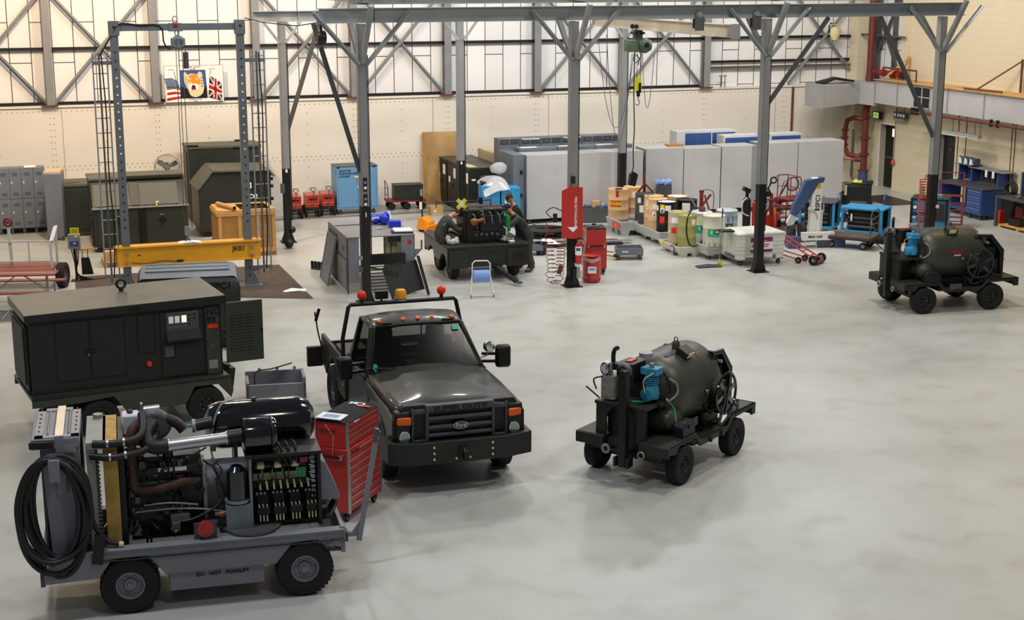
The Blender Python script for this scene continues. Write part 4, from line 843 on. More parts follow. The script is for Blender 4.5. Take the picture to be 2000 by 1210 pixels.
# generator housing and filter behind
b = B(); b.cyl((-.1, .0, 1.15), (.42, .0, 1.15), .36, 'steel_dark', 28); b.cyl((-.12, .0, 1.15), (-.08, .0, 1.15), .42, 'cast', 28); b.go('alternator', ec)
b = B(); b.box((.22, -.2, 1.1), (.34, .3, .78), 'steel_blue'); b.go('gear_housing', ec, .02)
b = B(); b.lathe([(0, 1.58), (.06, 1.58), (.115, 1.53), (.12, 1.25), (.12, 1.18), (0, 1.18)], 'black_gloss', 22, (.26, -.48, 0)); b.lathe([(.125, 1.18), (.145, 1.18), (.145, 1.15), (0, 1.15)], 'steel', 22, (.26, -.48, 0)); b.bx(.12, .40, -.60, -.42, .80, 1.13, 'steel_blue'); b.go('oil_filter', ec)
b = B(); b.cyl((.04, -.45, .99), (.13, -.45, .99), .05, 'copper', 12); b.cyl((0, -.42, .99), (.22, -.42, .93), .025, 'steel', 8); b.cyl((.02, -.3, 1.72), (.02, -.3, 1.8), .03, 'copper', 10); b.go('brass_valve', ec)
b = B(); b.box((-.40, -.45, 1.0), (.22, .1, .1), 'steel_dark'); b.box((-.45, -.46, .9), (.1, .1, .12), 'steel_dark'); b.cyl((-.5, -.45, .88), (-.44, -.5, .84), .03, 'steel', 8); b.go('fuel_pump', ec, .01)
b = B(); b.prism([(-.95, .8), (-.88, 1.0), (-.82, .8)], 'y', -.4, -.36, gp); b.bx(-.26, .0, -.70, -.68, .8, 1.0, gd); b.go('engine_mount', ec)
b = B(); b.cyl((-.13, -.74, .93), (-.13, -.70, .93), .095, 'red', 24); b.cyl((-.13, -.76, .93), (-.13, -.74, .93), .05, 'red', 18); b.go('emergency_stop', ec, label='round red emergency stop')
# electrical cabinet
b = B(); b.bx(.40, .43, -.58, .0, .80, 1.70, gp); b.bx(1.19, 1.23, -.58, .0, .80, 1.68, 'black'); b.bx(.43, 1.19, -.20, -.16, .80, 1.70, 'black'); b.bx(.36, 1.24, -.6, -.1, 1.68, 1.72, 'black'); b.bx(.43, 1.2, -.5, -.2, .80, .86, 'black'); b.bx(.46, 1.14, -.42, -.36, 1.27, 1.33, 'black'); b.bx(.46, 1.08, -.36, -.34, 1.33, 1.42, 'ivory')
b.go('electrical_cabinet', ec, .004)
b = B()
for i in range(3): b.cyl((.5 + i * .2, -.46, 1.55), (.58 + i * .2, -.46, 1.55), .045, 'ivory', 12); b.cyl((.47 + i * .2, -.46, 1.55), (.50 + i * .2, -.46, 1.55), .04, 'black', 12); b.cyl((.58 + i * .2, -.46, 1.55), (.66 + i * .2, -.46, 1.55), .04, 'black', 12)
b.go('fuse', ec)
for i in range(4):
    b = B(); x = .56 + i * .19; b.box((x, -.42, 1.0), (.15, .16, .1), 'black'); b.box((x, -.38, 1.12), (.12, .1, .12), 'black'); cc_ = b.go('contactor', ec, .006)
    b = B()
    for k in range(3):
        b.tube([(x - .05 + k * .045, -.5, 1.05), (x - .06 + k * .045, -.53, 1.1)], .011, 'ivory', 6); b.tube([(x - .06 + k * .045, -.53, 1.1), (x - .075 + k * .045, -.5, 1.2), (x - .05 + k * .05, -.45, 1.27)], .009, 'black', 6); b.tube([(x - .045 + k * .04, -.5, .95), (x - .045 + k * .04, -.52, .88)], .010, 'ivory', 6); b.sph((x - .075 + k * .045, -.5, 1.22), .018, 'steel', 8, 5)
    b.go('terminal', cc_)
b = B()
for i in range(9): x = .5 + i * .075; b.tube(smooth([(x, -.44, 1.48), (x + .02 * (-1) ** i, -.5, 1.36), (x, -.46, 1.26), (x + .05 * (-1) ** i, -.42, 1.18)], 4), .009, 'black', 5)
for i in range(8): x = .52 + i * .08; b.tube([(x, -.47, 1.36), (x + .01, -.5, 1.26)], .013, 'ivory', 6)
for i in range(6): b.tube([(.96 + i * .02, -.48, 1.5), (.94 + i * .022, -.53, 1.4)], .009, 'green_wire', 5)
for x in (.56, .68, .8): b.tube([(x, -.46, 1.5), (x - .02, -.5, 1.42)], .008, 'green_wire', 5)
for i in range(4): b.tube(smooth([(.66 + i * .09, -.3, 1.78), (.68 + i * .09, -.5, 1.78), (.74 + i * .07, -.52, 1.64), (.8 + i * .06, -.48, 1.52)], 5), .014, 'hose', 6)
for i in range(10): b.tube([(1.1 + .008 * (i % 3), -.5, 1.62 - i * .03), (1.16, -.5, 1.6 - i * .03)], .006, 'paper', 4)
b.go('wiring', ec)
b = B()
for i in range(9): b.box((1.15, -.48, 1.62 - i * .06), (.05, .03, .03), 'steel')
b.box((1.04, -.5, 1.6), (.09, .04, .06), 'magenta'); b.go('terminal_strip', ec)
b = B(); b.prism([(1.24, 1.56), (1.30, 1.52), (1.46, 1.12), (1.46, 1.06), (1.24, 1.06)], 'y', -.46, .3, gp); b.prism([(1.24, 1.1), (1.46, 1.1), (1.34, .8), (1.24, .8)], 'y', .1, .14, gp); b.go('rear_bracket', ec, .006)
b = B()
for i in range(4): b.tube(smooth([(1.2, -.5 + i * .05, .86), (1.32, -.55 + i * .06, .9), (1.42, -.4 + i * .06, 1.0)]), .025, 'hose', 8)
b.lathe([(.0, .01), (.34, .0), (.34, -.03), (0, -.03)], 'steel_dark', 26, (.42, -.45, .84)); b.go('cable_bundle', ec)
# tow bar folded up
b = B(); b.bx(1.46, 1.72, -.03, .03, .40, .45, gp); b.bx(1.56, 1.60, -.08, .08, .36, .48, gd); tb = b.go('tow_hitch', ec)
b = B(); b.bar((1.74, -.02, .34), (1.99, .03, 1.62), .06, .05, gp); b.box((1.985, .03, 1.66), (.05, .08, .16), 'steel_dark', (0, .2, 0)); b.prism([(1.66, .44), (1.80, .46), (1.78, .62)], 'y', -.02, .02, gp); b.go('tow_bar', ec)
# coiled hose on its hook
t = ec
b = B()
for k in range(9):
    rx = .30 + .018 * (k % 5) + .03 * math.sin(k * 2.1); rz_ = .56 + .035 * (k % 4) + .04 * math.cos(k * 1.7); cx = -1.76 + .05 * math.sin(k * 1.3); y = -.66 - .022 * (k % 5); n = 40
    top_ = 1.93 - .02 * (k % 3); cz = top_ - rz_
    b.tube([(cx + rx * math.sin(2 * PI * i / n) * (1 + .12 * math.cos(2 * PI * i / n + k)), y - .05 * math.sin(PI * i / n) + .02 * math.sin(4 * PI * i / n + k), cz + rz_ * math.cos(2 * PI * i / n)) for i in range(n)], .029, 'hose', 10, True)
b.tube(smooth([(-1.46, -.68, 1.55), (-1.36, -.7, 1.1), (-1.24, -.7, .9), (-1.1, -.72, .84)]), .03, 'hose', 10); b.cyl((-1.1, -.72, .84), (-1.05, -.72, .83), .034, 'ivory', 10); b.box((-1.32, -.78, .82), (.12, .06, .34), 'black', (0, .15, 0))
tag(b.go('hose_coil'), 'thick black hose coiled and hung on the radiator end of the engine cart', 'hose'); o = bpy.data.objects['hose_coil']; o.location = (-3.574, 17.0, 0); o.rotation_euler = (0, 0, R(f_ang))
b = B(); b.bx(-1.80, -1.68, -.80, -.60, 1.72, 1.90, gp); b.bx(-1.80, -1.68, -.82, -.79, 1.66, 1.92, gp); b.go('hose_hook', ec, .01)
# grey tray chest standing behind the cart
c1, c2 = G(470, 800), G(590, 790)
t = thing('metal_bin', 'open grey steel bin standing on the floor behind the engine cart', 'bin', (c1.x + .1, c1.y + .35), 12)
b = B(); b.bx(-.05, .95, .55, .6, 0, .42, gp); b.bx(-.05, .95, 0, .05, 0, .32, gp); b.bx(-.05, 0, 0, .6, 0, .36, gp); b.bx(.9, .95, 0, .6, 0, .42, gp); b.bx(0, .9, 0, .6, 0, .04, gp); b.go('tray', t, .008)
b = B(); b.tube(smooth([(.1, .1, .3), (.12, .2, .5), (.4, .3, .52), (.75, .5, .55)]), .012, 'black', 6); b.go('strap', t)
for x in (.2, .5, .8):
    b = B(); b.sph((x, .575, .45), .03, 'steel', 10, 6); b.go('knob', t)
# ================================================================ red tool chests
def toolchest(name, label, loc, rz, w_, d, h, nd, top_h, nt, m='red', hs=-1, dtop=None):
    t = thing(name, label, 'tool chest', loc, rz)
    b = B(); b.bx(0, w_, 0, d, .14, h, m); b.go('cabinet', t, .01)
    y = -.0
    for k in range(nd):
        z1_ = h - .04 - k * (h - .2) / nd; z0_ = z1_ - (h - .2) / nd + .012
        b = B(); b.bx(.03, w_ - .03, -.018, 0, z0_, z1_, m); dr = b.go('drawer', t, .003)
        b = B(); b.bx(.03, w_ - .03, -.032, -.016, z1_ - .022, z1_ - .006, 'alu'); b.go('drawer_pull', dr)
    b = B()
    for x in (0, w_ - .025): b.bx(x, x + .025, -.03, .0, .14, h, 'alu')
    b.go('corner_trim', t)
    b = B(); b.bx(.02, w_ - .02, .02, d - .02, h, h + top_h, m); tp = b.go('top_box', t, .01)
    for k in range(nt):
        z1_ = h + top_h - .03 - k * (top_h - .05) / nt; z0_ = z1_ - (top_h - .05) / nt + .01
        b = B(); b.bx(.05, w_ - .05, .004, .02, z0_, z1_, m); b.bx(.05, w_ - .05, -.008, .006, z1_ - .018, z1_ - .004, 'alu'); b.go('top_drawer', tp)
    b = B()
    for x in (.02, w_ - .045): b.bx(x, x + .025, -.01, .02, h, h + top_h, 'alu')
    b.go('top_corner_trim', t)
    b = B(); 
    s_ = -.05 if hs < 0 else w_ + .05; e0, e1 = (-.06, 0) if hs < 0 else (w_, w_ + .06)
    b.bar((s_, .08, h - .1), (s_, d - .08, h - .1), .03, .03, 'black'); b.bx(e0, e1, .05, .1, h - .13, h - .07, 'alu'); b.bx(e0, e1, d - .1, d - .05, h - .13, h - .07, 'alu')
    b.go('side_handle', t)
    for x in (.07, w_ - .07):
        for yy in (.07, d - .07): caster(t, x, yy, .055, .035, .14)
    return t
# ================================================================ tool chest beside the engine cart
tc = toolchest('tool_chest', 'tall red rolling tool chest with black cloth on top, between engine cart and truck', (-2.17, 18.86), 68.7, .95, .50, 1.02, 8, .36, 4)
text(tc, 'MAG0423', .06, (.05, -.034, .955), 'black', bold=.001); 
b = B(); b.bx(0, .2, -.036, -.034, .96, .985, 'paper')
b.X = Matrix(); 
o = text(tc, 'Snap-on', .05, (.70, -.034, .96), 'paper'); o = text(tc, 'Snap-on', .045, (.2, -.012, 1.345), 'paper'); o = text(tc, 'MAG04239', .055, (-.004, .42, 1.24), 'black', rot=(90, 0, -90))
zt = 1.385
b = B(); b.loft([[(.0, -.0, zt + .0), (.0, .1, zt + .018), (.0, .4, zt + .02), (.0, .5, zt)], [(.5, -.01, zt), (.5, .1, zt + .03), (.5, .4, zt + .03), (.5, .5, zt)], [(.94, .0, zt), (.94, .1, zt + .02), (.94, .4, zt + .02), (.94, .5, zt)]], 'cloth_black'); b.bx(.0, .94, .01, .49, zt - .005, zt + .003, 'cloth_black')
cl = b.go('cloth_cover', tc)
text(cl, 'Cat', .17, (.85, .12, zt + .034), 'paper', rot=(0, 0, 90), bold=.004)
b = B(); b.box((.72, .1, zt + .034), (.05, .16, .006), 'red_lamp', (0, 0, .1)); b.go('red_tag', cl)
t = thing('paper_sheet', 'white printed papers lying on the near end of the red tool chest', 'paper', (-2.17, 18.86), 68.7)
b = B(); b.box((.13, .28, zt + .04), (.25, .36, .012), 'paper', (.02, 0, .06)); b.go('sheet', t)
b = B()
for i in range(5): b.box((.06 + i * .03, .28, zt + .048), (.012, .22, .002), 'towel_blue', (.02, 0, .06))
b.go('printed_text', t)
b = B(); b.tube(smooth([(-.03, .46, 1.36), (-.06, .44, 1.2), (-.05, .4, 1.05), (-.08, .46, .95)]), .008, 'ivory', 6); b.cyl((-.03, .47, 1.28), (-.03, .47, 1.38), .018, 'copper', 8); b.tube([(-.03, .3, 1.36), (-.03, .18, 1.2), (-.03, .2, .95)], .002, 'paper', 4)
o = place(tag(b.go('air_line'), 'thin pale air line with brass end hanging over the side of the red tool chest', 'hose'), (-2.17, 18.86), 68.7)
# ================================================================ breathing-air compressor carts
def comp_cart(label, loc, rz, comp, far=False):
    t = thing('compressor_cart', label, 'compressor', loc, rz, 'olive wheeled compressor carts'); od = 'olive_dark'
    b = B()
    for y0, y1 in ((-.06, -.02), (1.42, 1.46)): b.prism([(-.50, .66), (-.50, .54), (-.25, .50), (-.16, .60), (.34, .60), (.48, .44), (1.28, .44), (1.40, .50), (1.50, .60), (2.14, .62), (2.14, .50), (2.24, .50), (2.24, .68), (1.50, .68), (1.36, .54), (.5, .52), (.36, .66)], 'y', y0, y1, od)
    b.bx(-.50, .36, -.06, .42, .62, .67, od); b.bx(-.50, .36, .98, 1.46, .62, .67, od); b.bx(1.50, 2.24, -.06, 1.46, .64, .68, od); b.bx(.36, 1.5, .0, 1.4, .46, .50, od)
    b.bx(-.52, -.48, -.08, .40, .50, .66, od); b.bx(-.52, -.48, 1.0, 1.46, .50, .66, od); b.bx(-.3, .3, .35, 1.05, .40, .62, od); b.bx(2.2, 2.26, -.06, 1.46, .5, .68, od)
    b.bx(.75, .80, -.09, -.05, .43, .52, od); b.bx(1.1, 1.18, -.09, -.05, .43, .52, od); b.go('deck', t, .008)
    b = B()
    for x in (0, 1.63): b.bx(x - .04, x + .04, .0, 1.4, .24, .32, 'black'); b.bx(x - .1, x + .1, .3, .4, .3, .5, 'black'); b.bx(x - .1, x + .1, 1.0, 1.1, .3, .5, 'black')
    b.bar((-.35, .1, .42), (-.3, 1.3, .42), .05, .05, 'black'); b.go('axle', t)
    for x in (0, 1.63):
        wheel(t, x, .02, .285, .2, od, -1, rr=.5); wheel(t, x, 1.38, .285, .2, od, 1, rr=.5)
    # big water tank
    b = B(); b.lathe([(0, .05), (.25, .07), (.42, .13), (.52, .23), (.56, .36), (.565, .45), (.565, 1.06), (.572, 1.065), (.572, 1.085), (.565, 1.09), (.565, 1.38), (.55, 1.47), (.49, 1.56), (.36, 1.63), (0, 1.67)], 'olive', 44, (0, .70, 1.16), 'x'); b.go('tank', t, 0, 30)
    b = B(); b.prism([(.5, .62), (.9, .62), (1.02, .48), (.42, .48)], 'x', .55, .6, od); b.prism([(.3, .9), (1.1, .9), (1.2, .5), (.2, .5)], 'x', 1.1, 1.15, od); b.prism([(.3, .9), (1.1, .9), (1.2, .5), (.2, .5)], 'x', .5, .55, od); b.box((.95, .7, .60), (1.5, .8, .16), 'black'); b.box((1.75, .7, .85), (.4, .8, .36), 'black'); b.go('tank_saddle', t)
    b = B(); b.box((.82, .42, 1.70), (.24, .18, .12), od, (.5, 0, 0)); b.lathe([(.06, 1.72), (.06, 1.8), (.03, 1.84), (0, 1.84)], 'olive', 14, (.9, .62, 0)); b.ring((.9, .62, 1.86), .03, .01, 'steel', 'x', 12); b.go('filler_box', t, .01)
    b = B(); b.box((.80, .315, 1.675), (.16, .012, .08), 'magenta' if False else 'ivory', (.5, 0, 0)); b.go('data_plate', t)
    b = B(); b.cyl((.95, .12, 1.13), (.95, .09, 1.13), .028, 'alu', 12); b.go('drain_plug', t)
    text(t, 'WATER', .10, (.42, .50, 1.705), 'black', rot=(20, 0, 0), bold=.003) if not far else None
    text(t, 'MC', .14, (1.32, .245, 1.50), 'black', rot=(52, 0, 0), bold=.005)
    if far:
        b = B(); b.box((.8, .145, 1.27), (.34, .012, .07), 'red_dark', (-.2, 0, 0)); b.box((.84, .14, 1.20), (.16, .012, .03), 'ivory', (-.1, 0, 0)); b.go('warning_label', t)
    # front frame and platform
    b = B()
    for y in (.36, 1.12): b.prism([(-.42, .6), (-.36, .6), (-.36, 1.12), (-.42, 1.12)], 'y', y, y + .05, od); b.bx(.0, .05, y, y + .05, .6, 1.12, od)
    b.bx(-.44, .10, .34, 1.19, 1.10, 1.15, od); b.prism([(.36, 1.1), (.62, 1.1), (.36, .7)], 'x', -.42, -.40, od); b.prism([(1.17, 1.1), (.9, 1.1), (1.17, .7)], 'x', -.42, -.40, od); b.bx(-.43, -.40, .36, .5, .62, 1.1, od); b.bx(-.43, -.40, 1.0, 1.17, .62, 1.1, od)
    b.bx(-.1, .1, .3, .38, 1.1, 1.16, 'black'); b.box((-.15, .8, .85), (.3, .5, .45), 'black'); b.go('front_frame', t, .005)
    # engine
    b = B(); b.box((-.22, 1.02, 1.34), (.3, .22, .34), 'cast'); b.cyl((-.38, 1.02, 1.3), (-.36, 1.02, 1.3), .1, 'cast', 16)
    for i in range(6): b.cyl((-.375, .96 + (i % 3) * .06, 1.2 + (i // 3) * .26), (-.36, .96 + (i % 3) * .06, 1.2 + (i // 3) * .26), .012, 'steel', 6)
    b.go('engine_block', t, .03)
    b = B(); b.box((-.05, .82, 1.56), (.36, .28, .28), 'black'); b.box((-.05, .82, 1.71), (.2, .1, .02), 'red'); b.box((-.28, .92, 1.66), (.14, .2, .1), 'black'); b.go('engine_cover', t, .02)
    b = B(); b.box((-.26, 1.09, 1.60), (.12, .12, .18), 'poly_white'); b.ring((-.33, 1.09, 1.60), .07, .010, 'black', 'x', 16, 6, 1.3); b.go('fuel_tank', t, .015)
    b = B(); b.tube(smooth([(-.25, 1.0, 1.7), (-.25, 1.0, 1.82), (-.27, .96, 1.9), (-.3, .9, 1.93)]), .032, 'hose', 10); b.go('exhaust_stack', t)
    b = B(); b.lathe([(0, -.04), (.09, -.04), (.11, -.01), (.11, .03), (0, .05)], 'steel_dark', 20, (-.44, .70, 1.66), 'x'); b.ring((-.49, .70, 1.66), .07, .012, 'black', 'x', 18); b.go('air_filter', t)
    b = B(); b.tube(smooth([(-.38, 1.1, 1.5), (-.42, 1.22, 1.45), (-.38, 1.2, 1.3)]), .012, 'black', 6); b.cyl((-.3, 1.2, 1.15), (-.5, 1.3, 1.35), .012, 'black', 6); b.cyl((-.4, .95, 1.62), (-.4, .95, 1.72), .02, 'steel', 8); b.cyl((-.4, 1.02, 1.62), (-.4, 1.02, 1.7), .02, 'steel', 8); b.go('engine_pipework', t)
    # compressor pump
    b = B(); b.lathe([(0, 1.20), (.11, 1.20), (.12, 1.27), (.1, 1.38), (.075, 1.42)], comp, 18, (-.05, .48, 0)); 
    for i in range(5): b.cyl((-.05, .48, 1.42 + i * .03), (-.05, .48, 1.435 + i * .03), .105, comp, 18); b.cyl((-.05, .48, 1.435 + i * .03), (-.05, .48, 1.45 + i * .03), .085, comp, 18)
    b.box((-.05, .48, 1.61), (.2, .26, .1), comp); b.cyl((-.2, .48, 1.28), (-.05, .48, 1.28), .1, comp, 16, .11); b.cyl((-.05, .48, 1.66), (-.05, .48, 1.72), .04, 'steel', 10); b.go('compressor_pump', t, .006, label='blue painted compressor pump')
    b = B(); b.cyl((.02, .62, 1.78), (.02, .62, 1.84), .1, 'steel', 18); b.tube(smooth([(-.2, .5, 1.3), (-.24, .5, 1.5), (-.16, .4, 1.6), (.05, .36, 1.66)]), .008, 'ivory', 5); b.tube(smooth([(.06, .4, 1.62), (.1, .28, 1.45), (.14, .26, 1.3), (.1, .3, 1.2)]), .022, 'hose', 8); b.tube(smooth([(.1, .36, 1.5), (.2, .22, 1.4), (.2, .2, 1.25), (.1, .28, 1.15), (.02, .26, 1.2)]), .018, 'cast', 8)
    b.go('air_line', t)
    if not far:
        b = B(); b.tube(smooth([(.06, .28, 1.18), (.12, .2, 1.05), (.06, .12, .85), (.12, .08, .72), (.2, .1, .7)]), .011, 'green_wire', 6); b.tube(smooth([(-.35, .62, 1.2), (-.2, .5, 1.18), (-.1, .45, 1.19)]), .011, 'green_wire', 6); b.go('earth_lead', t, label='bright green lead')
    b = B(); b.lathe([(0, -.1), (.1, -.08), (.18, 0), (.19, .1), (.19, .75), (.1, .9), (0, .92)], 'olive', 24, (.16, 0, .86), 'y'); 
    b.v = [(x, y + .22, z) for x, y, z in b.v]; b.go('air_receiver', t)
    b = B(); b.box((.18, .06, .74), (.36, .17, .16), 'black'); b.prism([(.0, .82), (.36, .82), (.3, .89), (.06, .89)], 'y', -.02, .14, 'black'); b.box((.18, -.03, .8), (.04, .02, .06), 'black'); b.go('battery_box', t, .01)
    b = B(); b.cyl((.1, 1.25, .9), (.1, 1.38, .9), .14, 'black', 20)
    for i in range(14): a = 2 * PI * i / 14; b.cyl((.1 + .12 * math.cos(a), 1.38, .9 + .12 * math.sin(a)), (.1 + .12 * math.cos(a), 1.4, .9 + .12 * math.sin(a)), .012, 'steel', 6)
    b.go('flange', t)
    # folded tow bar
    b = B(); b.bx(-.60, -.48, .58, .70, .28, 1.62, 'black'); b.cyl((-.60, .64, 1.64), (-.48, .64, 1.64), .06, 'black', 16); b.bx(-.62, -.46, .52, .56, .28, .42, 'black'); b.bx(-.62, -.46, .72, .76, .28, .42, 'black'); b.go('tow_bar', t, .006)
    b = B(); b.ring((-.56, .92, .50), .055, .02, 'steel', 'x', 16); b.ring((-.56, .34, .50), .05, .012, 'steel', 'x', 16); b.go('shackle', t)
    # hose reel
    b = B(); b.cyl((1.30, -.02, 1.04), (1.30, .2, 1.04), .2, 'hose', 26); b.ring((1.3, -.03, 1.04), .31, .022, 'black_gloss', 'y', 32); b.ring((1.3, .2, 1.04), .31, .022, 'black', 'y', 32)
    for k in range(3):
        a = k * PI / 3 + .3; b.bar((1.3 - .31 * math.cos(a), -.03, 1.04 - .31 * math.sin(a)), (1.3 + .31 * math.cos(a), -.03, 1.04 + .31 * math.sin(a)), .015, .07, 'black_gloss')
    b.lathe([(0, -.05), (.1, -.05), (.12, -.03), (0, -.03)], 'black', 18, (1.3, 0, 1.04), 'y'); b.go('hose_reel', t)
    b = B(); b.bx(1.28, 1.32, .2, .24, .68, 1.04, 'black'); b.bar((1.28, -.04, 1.04), (1.05, -.05, .62), .03, .05, 'black'); b.tube(smooth([(1.5, .02, .85), (1.7, .0, .76), (1.85, .05, .72), (1.95, .1, .76)]), .025, 'hose', 8); b.tube(smooth([(1.0, -.02, .75), (1.15, -.04, .6), (1.45, -.02, .68), (1.55, 0, .8)]), .02, 'hose', 8); b.go('reel_stand', t)
    # sloped rear hood
    b = B(); pr_ = [(1.42, 1.60), (1.74, 1.58), (2.04, 1.24), (2.06, .68), (1.98, .68), (1.96, 1.2), (1.70, 1.52), (1.42, 1.54)]
    b.prism(pr_, 'y', .26, .30, 'black'); b.prism([(1.42, 1.60), (1.74, 1.58), (1.74, 1.60), (1.42, 1.62)], 'y', .26, 1.1, 'galv'); b.put([(1.74, .26, 1.59), (2.05, .26, 1.25), (2.05, 1.1, 1.25), (1.74, 1.1, 1.59), (1.72, .26, 1.56), (2.02, .26, 1.23), (2.02, 1.1, 1.23), (1.72, 1.1, 1.56)], [(0, 1, 2, 3), (4, 7, 6, 5), (0, 4, 5, 1), (1, 5, 6, 2), (2, 6, 7, 3), (3, 7, 4, 0)], 'olive'); b.bx(2.03, 2.06, .26, 1.1, .68, 1.25, 'olive_dark'); b.prism(pr_, 'y', 1.08, 1.12, 'black')
    b.go('rear_hood', t)
    b = B(); b.box((1.75, .6, 1.0), (.3, .5, .6), 'black'); b.cyl((1.62, .22, 1.42), (1.62, .3, 1.42), .03, 'steel', 10); b.cyl((2.06, .4, 1.0), (2.18, .4, 1.0), .012, 'steel', 6); b.cyl((2.06, .4, .88), (2.14, .4, .88), .012, 'steel', 6); b.go('valve_gear', t)
    b = B(); b.bx(.58, .86 if far else .72, -.075, -.06, .50 if far else .68, .62 if far else .80, 'steel_dark'); 
    if not far: b.v = [(x, y + .2, z) for x, y, z in b.v]
    b.go('rating_plate', t)
    return t
p = G(1328.8, 942.9); comp_cart('olive wheeled tank compressor cart with green lead, standing near the pickup truck', (p.x, p.y), 54.94, 'blue_comp')
p = G(1801.8, 611.8); comp_cart('olive wheeled tank compressor cart with cyan pump, near the blue compressor cabinet', (p.x, p.y), 15.5, 'blue_bright', True)
# ================================================================ gantry load tester
p = G(490, 556)
gt = thing('lifting_gantry', 'tall grey steel lifting gantry with ladders and a yellow crossbeam lettered JK01', 'gantry', (p.x, p.y), 19.5)
for x in (-2.78, -.03):
    b = B(); b.bx(x - .085, x + .085, -.085, .085, .0, 5.85, 'gantry'); o = b.go('upright', gt, .006)
    b = B()
    for i in range(24): z = .25 + i * .185; z += .9 if z > .6 else 0; b.cyl((x, -.089, z), (x, -.0855, z), .022, 'paper' if 3.0 < z < 4.9 or z < 2.0 and False else 'black', 10)
    b.go('pin_hole', o)
    b = B(); b.bx(x - .11, x + .11, -.11, .11, 5.76, 6.08, 'gantry'); b.cyl((x, -.12, 5.95), (x, -.105, 5.95), .03, 'black', 10); b.go('top_sleeve', gt, .006)
    b = B(); b.bx(x - .28, x + .28, -.2, .2, 0, .025, 'gantry'); b.prism([(x + .085, .02), (x + .25, .02), (x + .085, .35)], 'y', -.02, .02, 'gantry'); b.go('base_plate', gt)
b = B(); b.bx(-2.67, -.14, -.06, .06, 5.86, 6.01, 'gantry'); b.bx(-1.6, -1.3, -.075, .075, 5.84, 6.02, 'gantry'); b.go('crossbeam', gt, .006)
b = B(); b.ring((-1.45, 0, 6.10), .05, .014, 'steel', 'y', 16, 6, 1.4); b.tube([(-1.5, 0, 5.98), (-1.5, 0, 6.02), (-1.4, 0, 6.02), (-1.4, 0, 5.98)], .02, 'red'); b.bx(-1.5, -1.4, -.085, .085, 5.93, 6.0, 'red_dark'); b.go('beam_shackle', gt, label='red shackle')
for x0, dx in ((-3.28, 1), (.17, -1)):
    b = B()
    for x in (x0, x0 + .31): b.bx(x, x + .03, -.02, .02, .26, 5.4, 'ladder_grey')
    z = .4
    while z < 5.35: b.cyl((x0, 0, z), (x0 + .34, 0, z), .013, 'ladder_grey', 8); z += .325
    b.go('ladder', gt)
    b = B(); b.bx(x0 + .13, x0 + .17, -.03, -.01, .28, 5.38, 'steel_dark'); b.tube(smooth([(x0 + .2, -.04, 5.35), (x0 + .24, -.05, 4), (x0 + .22, -.05, 2.8), (x0 + .26, -.05, 1.4), (x0 + .2, -.05, .4)]), .016, 'black', 6); b.go('cable_run', gt)
    xe = -2.78 if dx > 0 else -.03
    for z in (5.18, .42):
        b = B(); b.bx(min(x0, xe), max(x0 + .34, xe), -.05, -.01, z - .04, z + .04, 'gantry'); b.prism([(xe, z), (x0 + .17, z), (xe, z - .14)], 'y', -.03, -.01, 'gantry') if z < 1 else 0; b.go('ladder_bracket', gt)
# yellow beam
yb = B(); xL, xR = -3.0, .22
for y in (-.19, .15): yb.bx(xL, xR, y, y + .02, .66, 1.08, 'yellow'); yb.bx(xL, xR, y - .04 if y < 0 else y, y + .03 if y < 0 else y + .06, 1.06, 1.09, 'yellow'); yb.bx(xL, xR, y - .04 if y < 0 else y, y + .03 if y < 0 else y + .06, .65, .68, 'yellow')
yb.prism([(xL, -.22), (xL - .05, -.1), (xL - .05, .1), (xL, .22), (xR, .22), (xR + .05, .1), (xR + .05, -.1), (xR, -.22)], 'z', 1.06, 1.09, 'yellow'); yo = yb.go('yellow_beam', gt, .006, label='bright yellow height-adjustable beam')
text(yo, 'JK01', .15, (-.42, -.195, .87), 'black', bold=.004)
b = B()
for x in (-2.78, .03):
    for z in (.94, .75): b.cyl((x, -.24, z), (x, -.19, z), .035, 'steel', 12); b.cyl((x - .0, -.2, z), (x - .06, -.22, z + .06), .018, 'yellow', 8)
b.bx(-2.56, -2.48, -.195, -.19, .88, .91, 'steel_dark')
b.go('locking_pin', gt)
b = B(); b.tube(smooth([(-2.7, -.2, .74), (-2.4, -.21, .70), (-2.0, -.2, .74), (-1.7, -.2, .71), (-1.6, -.21, .75)]), .008, 'black', 5); b.sph((-1.62, -.22, .72), (.09, .02, .025), 'black', 10, 6); b.go('beam_cable', gt)
# chain hoist
ch = thing('hand_hoist', 'grey chain hoist hanging from the gantry crossbeam with chains reaching the yellow beam', 'hoist', (p.x, p.y), 19.5)
b = B(); b.lathe([(0, -.06), (.12, -.06), (.15, -.02), (.15, .04), (0, .07)], 'steel_blue', 20, (-1.40, 0, 5.60), 'y'); b.box((-1.48, 0, 5.60), (.16, .12, .2), 'steel_blue'); b.box((-1.33, 0, 5.60), (.16, .12, .18), 'steel_blue'); b.go('hoist_body', ch, .02)
b = B(); b.ring((-1.42, 0, 5.80), .045, .013, 'steel', 'y', 14, 6, 1.4); b.cyl((-1.42, 0, 5.68), (-1.42, 0, 5.76), .02, 'steel', 8); b.go('top_hook', ch)
b = B(); b.cyl((-1.25, 0, 5.02), (-1.25, 0, 5.38), .062, 'grey_dark', 14); b.cyl((-1.25, 0, 5.38), (-1.25, 0, 5.46), .015, 'steel', 6); b.go('chain_bag', ch)
b = B()
for x in (-1.46, -1.40, -1.33): b.cyl((x, -.02, 5.5), (x + (.04 if x > -1.35 else 0), -.02, 1.42), .008, 'steel_dark', 6)
b.go('load_chain', ch)
